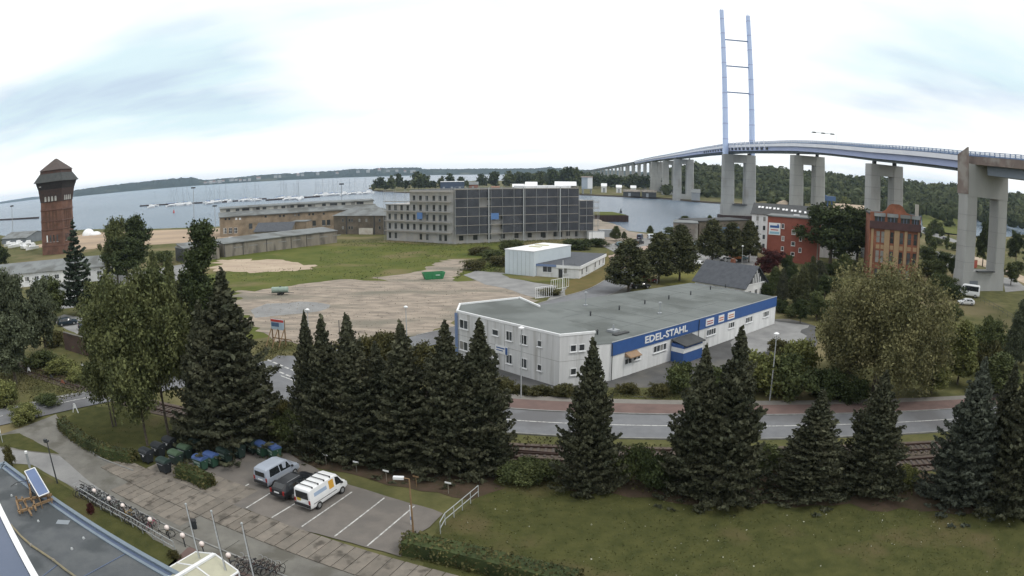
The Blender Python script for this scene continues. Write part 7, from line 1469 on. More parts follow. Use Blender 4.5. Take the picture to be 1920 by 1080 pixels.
for key, mk, x, y, rz, lb, cat in (
    ('carW', car_kind('white_paint_car', (.7, .71, .72)), 1811, 572, 2.8, 'white car half hidden in shrubs just below the white minibus', 'car'),
    ('carW', None, 1768, 502, 2.4, 'white car at the left foot of the near bridge pier', 'car'),
    ('carN', car_kind('navy_paint', (.02, .035, .05)), 127, 610, .75, 'dark teal hatchback behind the brick wall, left of two', 'car'),
    ('carN', None, 167, 616, .75, 'dark blue car behind the brick wall, right of two', 'car'),
    ('carK', car_kind('black_paint_b', (.025, .027, .03)), 1200, 541, .25, 'black car nearest the hall roof beside the first hornbeam trunk', 'car'),
    ('carR', car_kind('dark_red_paint', (.16, .02, .02)), 1214, 530, .25, 'dark red car parked behind the black one at the street', 'car'),
    ('carS', car_kind('white_red_paint', (.55, .45, .44)), 1192, 535, .25, 'pale car partly behind the black car under the hornbeam', 'car'),
    ('carG', car_kind('teal_paint', (.10, .17, .20)), 1166, 462, .2, 'teal car at the left edge of the quay car park', 'car'),
    ('vanN', van_kind('navy_van_paint', (.04, .07, .13)), 1200, 449, 1.2, 'dark blue van in the quay car park', 'van'),
    ('carK', None, 1199, 458, .9, 'black car in front of the dark blue van in the quay car park', 'car'),
    ('vanC', van_kind('camper_paint', (.62, .67, .72)), 1226, 449, .1, 'pale blue white camper van in the quay car park', 'van'),
    ('carW', None, 1262, 455, .5, 'white car behind the hornbeams on the quay car park', 'car'),
    ('carB', car_kind('light_blue_paint', (.3, .4, .5)), 1308, 461, .3, 'light blue car between two hornbeams by the bunker', 'car'),
    ('carW', None, 1313, 499, .9, 'white car peeking out between hornbeam crown and slate roof', 'car'),
    ('carW', None, 1341, 491, .2, 'white car behind the slate roof ridge, left of two', 'car'),
    ('carW', None, 1368, 492, .2, 'white car behind the slate roof ridge, right of two', 'car'),
    ('carG', None, 1390, 488, .3, 'dark green car left of the copper tree', 'car'),
    ('vanC', None, 77, 537, .8, 'pale van standing before the long storage building', 'van'),
    ('carW', None, 297, 492, .2, 'white car beside the dark round tree at the gravel yard', 'car'),
    ('carW', None, 436, 451, .2, 'pale car parked in front of the brick barracks door', 'car'),
    ('carG', None, 466, 448, .2, 'greenish car parked beside the yard shed', 'car'),
    ('vanC', None, 1731, 432, 1.3, 'white blue lorry-like van right of the orange brick house', 'van'),
    ('carN', None, 1770, 449, 1.0, 'dark car on the path left of the near bridge pier', 'car')):
    P = G(x, y); P.z = .08; setcat(place(key, mk, P, rz, lb), cat)
place('vanC', None, (*at_y(108)[0], at_y(108)[1] + 3.0), 1.57, 'small pale van driving on the bridge deck at the far right')
for i, (x, y) in enumerate(((18, 464), (27, 466), (36, 462), (44, 468), (52, 463), (60, 470))):
    P = G(x, y); P.z = .9; place('motor', motorboat, P, i * .9, nth('white motor boat laid up ashore left of the water tower'), 'boats laid up ashore', 1.0)
P = G(166, 441); t = thing('storage_tent', 'white rounded storage tent on the shore between tower and dark round tree', 'tent', P); part('cover', MB().sphere((P.x, P.y, 0), 4.2, 14, 8, .9), M['white'], t, smooth=True); part('side_cover', MB().sphere((P.x + 6, P.y, 0), 3.6, 14, 8, .55), M['white'], t, smooth=True)
# ------------------------------------------------------------------ bins
M['bin_green'] = tint('bin_green', (.03, .085, .055), .2, .6); M['bin_dkgreen'] = tint('bin_dark_green', (.022, .045, .038), .2, .6); M['bin_black'] = tint('bin_black', (.022, .027, .032), .2, .6); M['lid_blue'] = tint('lid_blue', (.055, .10, .25), .15, .5); M['lid_green'] = tint('lid_green', (.065, .11, .065), .2, .6); M['sticker'] = tint('sticker', (.36, .50, .42), .2)
def make_bin(bm, lm, dot=False, prints=True):
    def mk():
        r = thing('waste_bin', 'x', 'bin'); w, d, h = 1.3, .95, 1.1
        part('body', MB().hexa([(-.52, -.36, .16), (.52, -.36, .16), (.52, .36, .16), (-.52, .36, .16), (-w / 2, -d / 2, h), (w / 2, -d / 2, h), (w / 2, d / 2, h), (-w / 2, d / 2, h)]), M[bm], r, True)
        part('rim', MB().box(0, 0, h, w + .12, d + .1, .08), M[bm], r, True)
        n = 7; vs = []
        for s in (-1, 1):
            for i in range(n + 1): a = math.pi * i / n; vs.append((s * (w / 2 + .03), -math.cos(a) * (d / 2 + .03), h + .04 + math.sin(a) ** .8 * .26))
        part('lid', MB().add(vs, [(i, i + 1, n + 2 + i, n + 1 + i) for i in range(n)] + [tuple(range(n + 1)), tuple(range(n + 1, 2 * n + 2))[::-1]]), M[lm], r, True)
        for x in (-.42, .42):
            for y in (-.28, .28): part('wheel', MB().cyl((x - .04, y, .09), (x + .04, y, .09), .09, n=8), M['tyre'], r, True)
        for s in (-1, 1): part('lift_pin', MB().cyl((s * .62, 0, .98), (s * .76, 0, .98), .035, n=6), M['grey_metal'], r, True)
        part('handle', MB().cyl((-.45, -.56, .98), (.45, -.56, .98), .02, n=5), M['grey_metal'], r, True)
        if dot: part('sticker', MB().cyl((0, -.462, .78), (0, -.475, .78), .11, n=10), M['white'], r, True)
        if prints: part('label_print', MB().hexa([(-.42, -.455, .72), (.42, -.455, .72), (.42, -.44, .72), (-.42, -.44, .72), (-.42, -.485, .94), (.42, -.485, .94), (.42, -.47, .94), (-.42, -.47, .94)]), M['sticker'], r, True); part('label_print', MB().box(.1, -.43, .55, .4, .02, .14), M['sticker'], r, True)
        return r
    return mk
BR = Vector((U.x, U.y)); rb = math.atan2(-BAY.x, BAY.y) * 0 + math.atan2(U.y, U.x)
for key, mk, x, y, rz, lb, g in (
    ('bk', make_bin('bin_black', 'bin_black', True, False), 278, 868, rb, 'black bin with white dot, nearest the driveway in its row of three', 'black bins under the birches'),
    ('bk', None, 300, 857, rb, 'black bin with white dot, middle of the row of three', 'black bins under the birches'), ('bk', None, 321, 846, rb, 'black bin with white dot, farthest of the row of three', 'black bins under the birches'),
    ('bd', make_bin('bin_black', 'bin_dkgreen', False, False), 311, 887, rb, 'dark bin at the front end of the green lidded row by the small hedge', None),
    ('bg', make_bin('bin_dkgreen', 'lid_green', False, False), 333, 872, rb, 'bin with faded green lid, next behind the dark front bin', 'green lidded bins'), ('bg', None, 350, 861, rb, 'bin with faded green lid, farther back in the row', 'green lidded bins'),
    ('bd', None, 371, 850, rb, 'dark bin with crumpled cover at the back end of the green lidded row', None),
    ('bb', make_bin('bin_green', 'lid_blue'), 379, 882, rb, 'green bin with blue lid at the front end, right next to the small hedge', 'paper bins with blue lids'), ('bb', None, 399, 876, rb, 'green bin with blue lid, second behind the small hedge', 'paper bins with blue lids'),
    ('bx', make_bin('bin_dkgreen', 'bin_dkgreen'), 424, 867, rb - .05, 'dark green bin with dark lid in the middle of the curved row', 'dark bins in the curved row'), ('bx', None, 449, 859, rb - .1, 'dark green bin right under the huge spruce', 'dark bins in the curved row'),
    ('bx', None, 475, 850, rb - .25, 'small looking dark bin left of the last two blue lidded ones', 'dark bins in the curved row'), ('bb', None, 493, 856, rb - .3, 'green bin with blue lid, left of the last pair above the silver minivan', 'paper bins with blue lids'), ('bb', None, 516, 861, rb - .35, 'green bin with blue lid, right end of the curved row', 'paper bins with blue lids')):
    P = G(x, y); P.z = .09; place(key, mk, P, rz + math.pi * 0, lb, g)
t = thing('rubbish_heap', 'grey heap of bags and crates behind the black bins', 'rubbish', G(350, 838)); P = G(350, 838)
for k, (dx, dy, s) in enumerate(((0, 0, .5), (.8, .2, .4), (.3, .8, .45), (1.1, .9, .35))): part('bag', MB().sphere((P.x + dx, P.y + dy, s * .7), s, 8, 5, .8), (M['bin_black'], M['grey_metal'], M['white'], M['bin_black'])[k], t)
# ------------------------------------------------------------------ lamps, posts, fences
M['globe'] = tint('globe_glass', (.80, .70, .66), .05, .4)
gl = [(176.5, 920), (204, 935), (230, 948), (281, 974), (312.5, 989), (342, 1003.6), (378, 1019.6), (428, 1041)]
def globe_post():
    r = thing('globe_lamp', 'x', 'lamp'); part('post', MB().cyl((0, 0, 0), (0, 0, .8), .05, n=8), M['dark'], r, True); part('collar', MB().cyl((0, 0, .78), (0, 0, .86), .1, .13, 8), M['wood'], r, True); part('globe', MB().sphere((0, 0, 1.02), .2, 14, 10), M['globe'], r, True, smooth=True); return r
for i, (x, y) in enumerate(gl):
    P = G(x, y, 1.02); P.z = 0; place('globe', globe_post, P, 0, nth('low bollard lamp with round pinkish white globe along the kerb'), 'globe lamps along the kerb')
def street_lamp(x, yb, yt, lb, head='globe', xt=None, m='galv'):
    P = G(x, yb); h = ZT(P, xt or x, yt); t = thing('street_lamp', lb, 'street lamp', P)
    part('pole', MB().cyl(P, P + Vector((0, 0, h)), .085, .05, 8), M[m], t)
    if head == 'globe': part('lamp_head', MB().cyl(P + Vector((0, 0, h - .02)), P + Vector((0, 0, h + .16)), .28, .34, 10).cyl(P + Vector((0, 0, h + .16)), P + Vector((0, 0, h + .3)), .34, .12, 10), M['white'], t)
    elif head == 'arm': part('arm', MB().cyl(P + Vector((0, 0, h)), P + Vector((-.5, 0, h + .08)), .04, n=6), M[m], t); part('lamp_head', MB().box(P.x - .75, P.y, P.z + h + .06, .75, .28, .18), M['pvc'], t)
    elif head == 'double': part('lamp_head', MB().box(P.x - .2, P.y, P.z + h + .05, .35, .25, .3).cyl(P + Vector((0, 0, h)), P + Vector((.25, 0, h + .1)), .12, .1, 6), M[m], t)
    return t
street_lamp(977, 748, 617, 'tall slim street lamp at the footpath before the office wing', xt=976)
street_lamp(1443, 752, 628, 'tall slim street lamp at the footpath left of the big willow', xt=1456)
street_lamp(763, 640, 577, 'slim street lamp in front of the sandy plot above the spruce row', xt=761)
street_lamp(581, 655, 582, 'street lamp whose white head peeks over the leftmost row spruce', xt=580)
street_lamp(1232, 532, 495, 'globe street lamp between the first two hornbeams', xt=1238)
street_lamp(1391, 500, 462, 'globe street lamp in front of the white office', xt=1391)
street_lamp(638, 650, 600, 'thin bare pole on the edge of the sandy plot', 'none', m='dark')
street_lamp(1110, 455, 410, 'thin pole near the slipway', 'none', m='dark')
street_lamp(775, 1000, 898, 'rusty brown lamp post with tilted pale head at the car park end', 'arm', xt=770, m='wood')
street_lamp(108, 907, 828, 'dark leaning-looking lamp post beside the driveway on the left', 'double', xt=88, m='dark')
street_lamp(1055, 545, 488, 'thin white pole at the corner of the low office', 'none', m='white')
M['rust_post'] = M['wood']
for i, (x, y0, y1, c) in enumerate(((612, 872, 866, 'white'), (669, 886, 875, 'white'), (725, 903, 888, 'white'), (781, 914, 899, 'brick_orange'), (841, 926, 910, 'white'))):
    P = G(x, y0); h = .95; t = thing('bay_sign', ('small white reserved bay plate on a short post, ' + ('first', 'second', 'third', '', 'last')[i] + ' from the left') if c == 'white' else 'small orange brown bay plate on a short post, fourth from the left', 'sign', P, 0, 'bay signs at the car park head')
    part('post', MB().cyl(P, P + Vector((0, 0, h)), .03, n=6), M['rust_post'] if c != 'white' else M['render_old'], t); part('plate', MB().obox(P + BAY * -.04 - U * .28 + Vector((0, 0, h)), U * .56, BAY * .03, (0, 0, .14)), M[c] if c == 'white' else M['wood'], t)
P = G(772, 985); t = thing('white_post', 'short blue white marker post beside the rusty lamp post', 'post', P); part('post', MB().cyl(P, P + Vector((0, 0, 1.7)), .07, n=8), M['white'], t); part('band', MB().cyl(P + Vector((0, 0, .5)), P + Vector((0, 0, .8)), .075, n=8), M['blue_trim'], t)
def railing(pts, h, label, m='galv', step=1.6, bars=2, nm='railing'):
    W3 = [G(*p) for p in pts]; t = thing(nm, label, 'railing', W3[0])
    for i in range(len(W3) - 1):
        a, b = W3[i], W3[i + 1]
        for k in range(bars): z = h * (1 - k * .5); part('rail', MB().cyl(a + Vector((0, 0, z)), b + Vector((0, 0, z)), .035, n=6), M[m], t)
        n = max(1, int((b - a).length / step))
        for k in range(n + (i == len(W3) - 2)): p = a.lerp(b, k / n); part('post', MB().cyl(p, p + Vector((0, 0, h)), .035, n=6), M[m], t)
    return t
railing([(826, 1002), (835, 985), (897, 932)], 1.05, 'pale tube railing between car park end and lawn', 'galv', 1.2)
railing([(150, 932), (190, 957), (250, 990), (330, 1037)], 1.0, 'low pale steel railing between bicycles and grass strip', 'galv', 1.4)
for (x, y, w) in ((1030, 548, 10), (1058, 536, 9)): pass
for pts, lb in ((((1004, 560), (1036, 556)), 'white mesh gate at the forecourt, nearer the hall roof'), (((1033, 545), (1066, 538)), 'white mesh gate farther back by the low office')):
    a, b = G(*pts[0]), G(*pts[1]); t = thing('mesh_gate', lb, 'gate', a); u = (b - a).normalized()
    [part('frame_tube', MB().cyl(a + Vector((0, 0, z_)), b + Vector((0, 0, z_)), .05, n=6), M['white'], t) for z_ in (.1, 2.2)]
    for k in range(9): p = a.lerp(b, k / 8); part('bar', MB().cyl(p + Vector((0, 0, 0)), p + Vector((0, 0, 2.25)), .045, n=5), M['white'], t)
a, b = G(940, 560), G(1003, 575)
# crossing signs, white A frame, small posts on the left
for x, y0, y1, lb, c in ((142, 774, 756, 'white triangular trestle sign at the road edge by the driveway mouth', 'white'), (118, 722, 712, 'small red and white marker beside the track', 'brick_orange'), (55, 700, 689, 'white crossing marker beside the track on the left', 'white'), (97, 711, 703, 'dark small signal box beside the track', 'dark'), (155, 690, 682, 'white round marker in the bramble', 'white')):
    P = G(x, y0); h = ZT(P, x, y1); t = thing('track_marker', lb, 'marker', P)
    for s in (-1, 1): part('leg', MB().cyl(P + Vector((s * .45, 0, 0)), P + Vector((s * .08, 0, h)), .07, n=5), M[c], t)
    part('plate', MB().box(P.x, P.y, h * .7, .4, .08, .4), M[c], t)
P = G(4, 830); t = thing('stacked_sign', 'tall white stacked board sign at the left picture edge', 'sign', P); h = ZT(P, 4, 778)
for s in (-1, 1): part('post', MB().cyl(P + Vector((s * .7 - .6, 0, 0)), P + Vector((s * .7 - .6, 0, h)), .05, n=6), M['galv'], t)
for k in range(4): part('board', MB().box(P.x - .6, P.y - .05, 1.1 + k * (h - 1.1) / 4 + .3, 1.7, .06, (h - 1.1) / 4 - .08), M['white'], t)
P = G(58, 884); t = thing('chimney_post', 'stubby dark post with white cap beside the annex roof', 'post', P); part('post', MB().cyl(P, P + Vector((0, 0, 1.9)), .14, n=10), M['grey_metal'], t); part('cap', MB().cyl(P + Vector((0, 0, 1.9)), P + Vector((0, 0, 2.1)), .17, n=10), M['white'], t)
# billboard
P = G(520, 648); t = thing('billboard', 'site billboard with red top strip on raw timber struts before the sandy plot', 'billboard', P); zt_, zb_ = ZT(P, 520, 599), ZT(P, 520, 618); fc = Fac(G(511, 646), G(536, 650)); wd = fc.L * .95
bd = part('board', MB().obox(fc.pt(0, zb_), fc.u * wd, -fc.n * .12, (0, 0, zt_ - zb_)), tint('pale_blue_board', (.42, .52, .62)), t); part('red_strip', MB().obox(fc.pt(0, zt_ - .38, .015), fc.u * wd, -fc.n * .02, (0, 0, .38)), tint('strip_red', (.55, .06, .05)), bd); part('dark_print', MB().obox(fc.pt(.1, zt_ - 1.1, .015), fc.u * wd * .6, -fc.n * .02, (0, 0, .6)), tint('print_dark', (.08, .14, .25)), bd)
for k in range(3):
    q = fc.pt(wd * k / 2, 0, -.2); part('post', MB().box(q.x, q.y, zt_ / 2, .16, .16, zt_), M['wood'], t); part('strut', MB().cyl(q - fc.n * 0 + fc.n * 1.8, q + Vector((0, 0, zt_ * .7)), .08, n=5), M['wood'], t)
part('crossrail', MB().obox(fc.pt(0, 1.0, -.1), fc.u * (wd + 1.2), -fc.n * .1, (0, 0, .15)), M['wood'], t)
# skip and tank
P = G(813, 523); a = .38; t = thing('skip_container', 'large open green skip standing on the sandy ground', 'skip', P, a); t.scale = (.8, .8, .85); L_ = 6.6
WLs = WL[t.name]
mb = MB(); h = 1.9
out_ = [(-L_ / 2 + .7, -1.2), (L_ / 2 - .7, -1.2), (L_ / 2 - .7, 1.2), (-L_ / 2 + .7, 1.2)]; top_ = [(-L_ / 2, -1.25), (L_ / 2, -1.25), (L_ / 2, 1.25), (-L_ / 2, 1.25)]; inn = [(-L_ / 2 + .15, -1.1), (L_ / 2 - .15, -1.1), (L_ / 2 - .15, 1.1), (-L_ / 2 + .15, 1.1)]; ib = [(x * .95, y * .9) for x, y in out_]
vs = [(*p, .1) for p in out_] + [(*p, h) for p in top_] + [(*p, h) for p in inn] + [(*p, .3) for p in ib]
fs = [(3, 2, 1, 0), (12, 13, 14, 15)] + [(4 * r + i, 4 * r + (i + 1) % 4, 4 * r + 4 + (i + 1) % 4, 4 * r + 4 + i) for r in range(3) for i in range(4)]
part('shell', mb.add(vs, fs), tint('skip_green', (.025, .20, .075), .2, .6), t, True)
for k in range(4): part('rib', MB().box(-2 + k * 1.35, -1.27, 1.0, .12, .1, 1.5), tint('skip_green_b', (.02, .15, .06)), t, True)
part('lettering_plate', MB().box(1.0, -1.3, 1.2, 1.3, .03, .35), M['sticker'], t, True)
P = G(526, 553); t = thing('tank_trailer', 'pale green cylindrical water tank trailer on the plot edge', 'trailer', P, .15); t.scale = (.72, .72, .75); part('tank', MB().cyl((-2.6, 0, 1.5), (2.4, 0, 1.5), .85, n=14), tint('tank_green', (.26, .34, .29), .15), t, True)
for x in (-.4, .6):
    for s in (-1, 1): w = part('wheel', MB().cyl((x, s * .75, .45), (x, s * 1.0, .45), .45, n=12), M['tyre'], t, True)
part('chassis', MB().box(0, 0, .7, 5.6, .9, .15), M['dark'], t, True); part('drawbar', MB().cyl((2.6, 0, .7), (4.2, 0, .5), .08, n=5), M['dark'], t, True); part('hatch', MB().cyl((0, 0, 2.3), (0, 0, 2.5), .3, n=10), M['dark'], t, True)
# red container, orange digger
P = G(1822, 502); t = thing('red_container', 'small rust red container seen behind the near bridge pier leg', 'container', P); part('body', MB().box(P.x, P.y, 1.4, 5, 2.4, 2.6, .4), tint('container_red', (.28, .05, .03)), t); part('roof', MB().box(P.x, P.y, 2.73, 5.1, 2.5, .08, .4), M['wood'], t); part('door', MB().box(P.x - 2.4, P.y - 1.0, 1.3, .1, 2.0, 2.2, .4), M['dark'], t)
P = G(1376, 491); t = thing('digger', 'orange digger parked between the hornbeams and the copper tree', 'digger', P); orange = tint('digger_orange', (.55, .16, .03))
part('cab', MB().box(P.x - .6, P.y, 2.0, 1.6, 1.5, 1.6), orange, t); part('engine_cover', MB().box(P.x + 1.1, P.y, 1.6, 2.0, 1.8, 1.0), orange, t); part('boom', MB().tube([(P.x - 1.2, P.y, 1.6), (P.x - 2.6, P.y, 3.6), (P.x - 4.4, P.y, 2.2)], .18, 6), orange, t); part('bucket', MB().box(P.x - 4.6, P.y, 1.7, .7, 1.0, .8), M['dark'], t)
for s in (-1, 1): part('track', MB().box(P.x + .2, P.y + s * .9, .5, 3.6, .5, .8), M['tyre'], t)
# meadow fence and paths on the right
gsheet('meadow_path', [(1728, 430), (1775, 444), (1810, 456), (1812, 462), (1772, 450), (1726, 436)], .03, M['asphalt_light'], .2, 4, seed=50)
gsheet('meadow_path', [(1724, 470), (1760, 472), (1800, 480), (1800, 486), (1755, 480), (1724, 478)], .03, M['asphalt_light'], .3, 4, seed=51)
gsheet('bridge_road', [(1815, 478), (1840, 484), (1870, 500), (1925, 520), (1990, 545), (1990, 560), (1925, 533), (1880, 516), (1845, 500), (1815, 492)], .04, M['sand_pale'], .2, 4, seed=52)
gsheet('bridge_apron', [(1880, 520), (1900, 522), (1925, 540), (1920, 545), (1885, 548)], .045, M['asphalt_light'], .1, 3, seed=53)
gsheet('shore_meadow', [(1728, 400), (1800, 404), (1800, 440), (1730, 430)], .02, M['field'], .5, 5, seed=54)
railing([(1690, 470), (1700, 466)], 1.0, 'short pale fence by the orange brick house', 'galv')
railing([(1838, 566), (1880, 590), (1925, 620)], 1.3, 'long dark wire fence crossing the grass at the right edge', 'dark', 3.0, 2, 'wire_fence')
# ------------------------------------------------------------------ bicycles
def bike():
    r = thing('bicycle', 'x', 'bicycle'); 
    for x in (-.52, .52):
        w = part('wheel', MB().torus((x, 0, .34), .33, .022, 'y', 18, 4), M['tyre'], r, True); sp = MB()
        for k in range(8): a = math.pi * k / 8 * 2; sp.cyl((x, 0, .34), (x + .32 * math.cos(a), 0, .34 + .32 * math.sin(a)), .005, n=3, caps=False)
        part('spokes', sp, M['rim'], w, True)
    part('frame', MB().tube([(-.52, 0, .34), (-.12, 0, .3), (.36, 0, .72), (-.2, 0, .78), (-.12, 0, .3)], .02, 6).tube([(-.52, 0, .34), (-.2, 0, .78), (-.23, 0, .92)], .016, 6).tube([(.52, 0, .34), (.4, 0, .62), (.34, 0, .98)], .02, 6), M['dark'], r, True)
    part('saddle', MB().box(-.25, 0, .95, .26, .14, .06), M['tyre'], r, True); part('handlebar', MB().tube([(.22, -.28, 1.0), (.34, -.1, 1.03), (.34, .1, 1.03), (.22, .28, 1.0)], .016, 5), M['rim'], r, True)
    part('luggage_rack', MB().box(-.58, 0, .72, .36, .12, .02), M['dark'], r, True); part('mudguard', MB().torus((-.52, 0, .34), .37, .014, 'y', 14, 4), M['dark'], r, True); return r
bikes = [(152, 924), (158, 928), (163, 921), (168, 930), (174, 928), (180, 935), (186, 936), (191, 941), (196, 944), (201, 943), (207, 950), (214, 953), (221, 955), (229, 962), (238, 965), (245, 968), (252, 975), (259, 976), (265, 979), (276, 985), (284, 987), (309, 1003)]
cols = {20: ('pink frame bicycle second from the right in the row', (.45, .10, .16)), 15: ('bicycle with yellow brown frame near the middle globe lamps', (.35, .22, .05)), 21: ('lone black bicycle at the right end of the rack', (.02, .02, .02))}
rb2 = math.atan2(BAY.y, BAY.x) - .35
for i, (x, y) in enumerate(bikes):
    P = G(x, y, .3); P.z = .05
    o = place('bike', bike, P, rb2 + random.Random(i).uniform(-.25, .25) + (math.pi if i % 3 == 0 else 0) - (.2 if i == 21 else 0), cols[i][0] if i in cols else nth('dark bicycle leaning in the kerbside rack'), 'bicycles in the kerbside rack')
    o.rotation_euler[0] = random.Random(i).uniform(-.12, .12)
    c = cols[i][1] if i in cols else random.Random(i + 50).choice(((.03, .03, .04), (.04, .06, .10), (.10, .10, .11), (.05, .02, .02), (.06, .08, .06)))
    recolour(o, 'frame', tint('bicycle_frame_%d' % i, c))
for i, (x, y) in enumerate(((452, 1058), (462, 1064), (487, 1062), (496, 1066), (504, 1070), (512, 1074), (521, 1074), (470, 1070))):
    P = G(x, y, .3); P.z = .06; o = place('bike', bike, P, rb2 + random.Random(i + 9).uniform(-.4, .4), nth('dark bicycle parked right of the glass canopy'), 'bicycles right of the glass canopy')
for x, y, w in ((160, 928, 4), (218, 955, 5), (262, 978, 4)):
    P = G(x, y); t = thing('bicycle_rack', 'low tubular bicycle rack ' + {160: 'under the far end', 218: 'under the middle', 262: 'under the near end'}[x] + ' of the bicycle row', 'rack', P)
    for k in range(w + 1): q = P + U * (k - w / 2) * .8; part('hoop', MB().tube([q + NN * .25, q + NN * .25 + Vector((0, 0, .6)), q - NN * .25 + Vector((0, 0, .6)), q - NN * .25], .02, 5), M['galv'], t)
    part('base_rail', MB().obox(P - U * w * .4 - NN * .27 + Vector((0, 0, .02)), U * w * .8, NN * .04, (0, 0, .05)), M['galv'], t)
M['flagpole'] = tint('pole_grey', (.48, .50, .52), .1, .4)
# flag poles
for i, (x, y, h) in enumerate(((348.6, 946.7, 7.2), (396.5, 960, 7.2), (453.5, 983, 7.2))):
    P = G(x, y, h); P.z = 0; t = thing('flagpole', ('left', 'middle', 'right')[i] + ' one of three bare white flagpoles by the glass canopy', 'flagpole', P, 0, 'bare flagpoles'); part('pole', MB().cyl(P, P + Vector((0, 0, h)), .055, .035, 10), M['flagpole'], t); part('base', MB().cyl(P, P + Vector((0, 0, .25)), .16, n=10), M['galv'], t); part('finial', MB().sphere(P + Vector((0, 0, h + .05)), .08, 8, 6), M['galv'], t)
    part('halyard', MB().cyl(P + Vector((.09, 0, 1)), P + Vector((.07, 0, h - .1)), .012, n=4), M['dark'], t)
P = G(366, 992); t = thing('litter_bin', 'small round black bin beside the left flagpole', 'bin', P); part('body', MB().cyl(P, P + Vector((0, 0, .8)), .2, .22, 10), M['bin_black'], t); part('rim', MB().cyl(P + Vector((0, 0, .8)), P + Vector((0, 0, .86)), .25, .2, 10), M['black_plastic'], t)
# ------------------------------------------------------------------ annex with flat roof, main building edge, canopy
AZ_ = 3.6
C = G(8, 866, AZ_); Ee = (G(345, 1080, AZ_) - C).normalized(); Pp = Vector((Ee.y, -Ee.x, 0)); Pp = Pp if Pp.y < 0 else -Pp
C.z = 0
an = thing('annex_building', 'single-storey annex with a worn grey felt roof and blue metal parapet, bottom left', 'building', C)
Lx, Wx = 44, 18
quad = [C, C + Ee * Lx, C + Ee * Lx + Pp * Wx, C + Pp * Wx]
part('wall', MB().prism([p + (Vector((0, 0, 0))) for p in quad], 0, AZ_ - .35), M['white_wall'], an)
M['annex_felt'] = mat('annex_felt', (0.088, 0.096, 0.104), (0.115, 0.123, 0.128), .6, .9, .25, 7, spec=.15, c3=(0.07, 0.078, 0.083), s3=.35)
part('roof', MB().prism(quad, AZ_ - .349, AZ_ - .18), M['annex_felt'], an)
M['parapet_l'] = tint('parapet_grey_blue', (.17, .215, .26), .15, .6); M['parapet_d'] = tint('gutter_blue', (.07, .10, .17), .15, .5)
for a, b, d in ((C, C + Ee * Lx, Pp), (C, C + Pp * Wx, Ee)):
    u = (b - a); 
    part('parapet', MB().obox(a - d * .12 + Vector((0, 0, AZ_ - .3)), u, d * .32, (0, 0, .32)), M['parapet_l'], an); part('gutter', MB().obox(a + d * .21 + Vector((0, 0, AZ_ - .3)), u, d * .3, (0, 0, .16)), M['parapet_d'], an); part('flashing', MB().obox(a + d * .52 + Vector((0, 0, AZ_ - .3)), u, d * .22, (0, 0, .22)), M['parapet_l'], an)
for a, b in (((0, 0), (0, 0)),): pass
for p0, p1 in (((238, 1036), (150, 1084)), ((108, 1058), (60, 1095))):
    a, b = G(*p0, AZ_ - .17), G(*p1, AZ_ - .17); u = (b - a).normalized(); part('roof_seam', MB().obox(a, b - a, Vector((-u.y, u.x, 0)) * .09, (0, 0, .02)), M['parapet_d'], an)
pts = [G(x, y, AZ_ - .05) for x, y in ((21, 985), (40, 1006), (58, 1022), (79, 1036), (100, 1050), (120, 1066), (145, 1084))]
pp = part('cable_duct', MB().tube(pts, .09, 6), mat('ochre_duct', (.26, .22, .13), (.18, .17, .13), 2), an)
for q in pts[::2]: part('duct_clamp', MB().sphere(q, .13, 7, 5), M['render_old'], pp)
for x, y in ((72, 978), (157, 1010), (22, 930), (135, 1030), (30, 908)):
    q = G(x, y, AZ_ - .17); part('roof_vent', MB().cyl(q, q + Vector((0, 0, .12)), .12, .08, 8), M['galv'], an)
q = G(118, 979, AZ_ - .175); part('felt_patch', MB().box(q.x, q.y, AZ_ - .172, 1.1, .6, .012, .3), tint('felt_patch_grey', (.22, .25, .28)), an)
# solar panel on a timber pallet frame
sp0, sp1, sp2, sp3 = G(46, 884, AZ_ + 1.5), G(65, 877, AZ_ + 1.5), G(92, 923, AZ_ + .8), G(73, 931, AZ_ + .8)
s_ = thing('solar_panel', 'tilted blue solar panel with pale frame standing on the annex roof', 'solar panel', (sp3.x, sp3.y, AZ_ - .18)); dn = Vector((0, 0, -.06))
part('glass_face', MB().hexa([p + dn for p in (sp0, sp3, sp2, sp1)] + [sp0, sp3, sp2, sp1]), mat('solar_glass', (.10, .15, .28), (.085, .13, .25), .5, .25, spec=.5), s_)
for a, b in ((sp0, sp1), (sp1, sp2), (sp2, sp3), (sp3, sp0)): part('frame', MB().cyl(a, b, .05, n=5), M['pvc'], s_)
for p in (sp0, sp1, sp2, sp3): part('leg', MB().cyl(p, (p.x, p.y, AZ_ - .18), .05, n=5), M['wood'], s_)
pf = thing('timber_frame', 'rough brown timber frame weighted on the annex roof below the solar panel', 'frame', G(60, 945, AZ_ - .18))
for a, b in (((30, 942), (98, 930)), ((34, 962), (62, 955)), ((30, 942), (36, 964)), ((62, 942), (66, 958)), ((40, 935), (58, 968)), ((54, 910), (58, 940)), ((60, 908), (72, 938)), ((62, 952), (100, 938))):
    A_, B_ = G(*a, AZ_ + .05), G(*b, AZ_ + .05); u = B_ - A_; part('beam', MB().obox(A_, u, Vector((-u.y, u.x, 0)).normalized() * .16, (0, 0, .16)), M['wood'], pf)
for x, y in ((34, 944), (60, 938), (42, 960), (90, 934), (50, 950)):
    q = G(x, y, AZ_ - .1); part('upright', MB().box(q.x, q.y, AZ_ + .15, .12, .12, .7), M['wood'], pf)
part('cable', MB().tube([G(20, 912, AZ_ - .1), G(30, 905, AZ_), G(54, 900, AZ_ + .2)], .03, 5), M['dark'], pf)
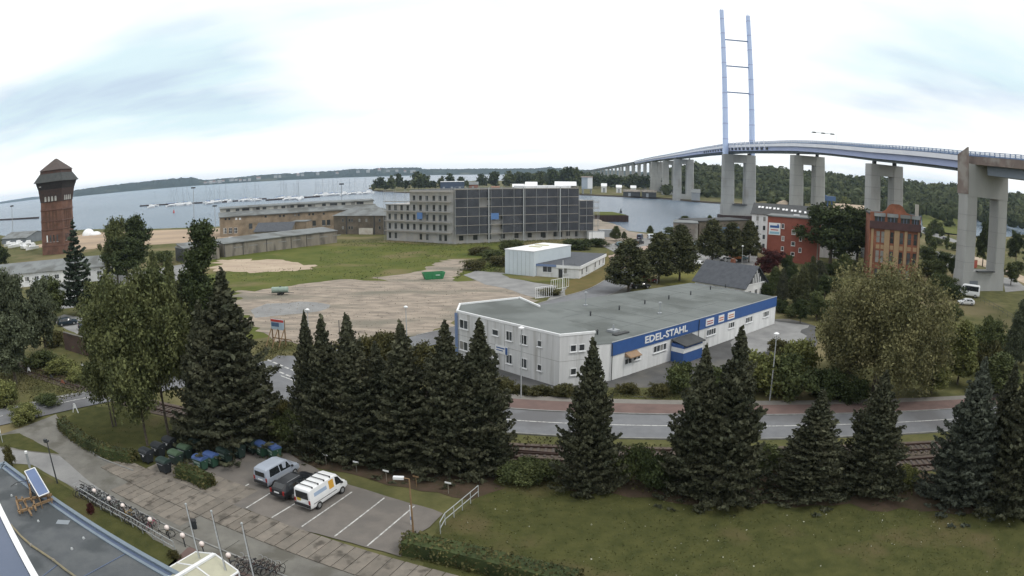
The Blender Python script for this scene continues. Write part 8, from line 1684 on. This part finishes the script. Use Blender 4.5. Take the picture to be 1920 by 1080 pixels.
# main building below the viewpoint
E0, E1 = G(0, 944, 20), G(73, 1082, 20); dd = (E1 - E0).normalized(); nrm = Vector((dd.y, -dd.x, 0)); nrm = nrm if nrm.dot(-E0) > 0 else -nrm
mn = thing('main_building', 'corner of the tall main building with slate blue roof sheet and white rim', 'building', (E0.x, E0.y, 0))
a, b = E0 - dd * 12, E1 + dd * 8; a.z = b.z = 0
part('wall', MB().prism([a + nrm * .1, b + nrm * .1, b + nrm * 9, a + nrm * 9], 0, 19.8), M['white_wall'], mn); part('roof', MB().prism([a + nrm * .13, b + nrm * .13, b + nrm * 9, a + nrm * 9], 19.805, 19.98), mat('slate_blue_sheet', (.105, .13, .19), (.09, .115, .17), .3, .5), mn)
part('rim', MB().obox(a + Vector((0, 0, 19.8)), b - a, nrm * .12, (0, 0, .22)), M['white'], mn)
# glass canopy
z1, z2 = 2.9, 3.7
cn = thing('glass_canopy', 'gabled entrance canopy with milky plastic panes and white ribs at the bottom edge', 'canopy', G(400, 1062))
ra, rb_ = G(403, 1040, z2), G(340, 1078, z2); rdir = (rb_ - ra).normalized(); rb_ = ra + rdir * 7.0
ea = G(366.7, 1036, z1); eb = ea + rdir * 7.0; fa_ = G(447, 1072, z1); fb_ = fa_ + rdir * 7.0
M['milky'] = mat('milky_panes', (.46, .45, .34), (.40, .39, .30), 1.0, .4)
for (A0_, A1_, B0_, B1_) in ((ra, rb_, ea, eb), (ra, rb_, fa_, fb_)):
    for k in range(4):
        f0, f1 = k / 4 + .008, (k + 1) / 4 - .008; q = [A0_.lerp(A1_, f0), A0_.lerp(A1_, f1), B0_.lerp(B1_, f1), B0_.lerp(B1_, f0)]; up = Vector((0, 0, .04)); part('pane', MB().hexa(q + [p + up for p in q]), M['milky'], cn)
    for k in range(5): part('rib', MB().cyl(A0_.lerp(A1_, k / 4) + Vector((0, 0, .05)), B0_.lerp(B1_, k / 4) + Vector((0, 0, .05)), .06, n=6), M['white'], cn)
    part('eave_beam', MB().cyl(B0_, B1_, .08, n=6), M['white'], cn)
part('ridge_beam', MB().obox(ra + Vector((-.12, 0, .0)), rb_ - ra, Vector((-rdir.y, rdir.x, 0)) * .24, (0, 0, .14)), M['white'], cn)
for p in (ea, fa_, eb, fb_): part('post', MB().cyl(p, (p.x, p.y, 0), .06, n=8), M['white'], cn)
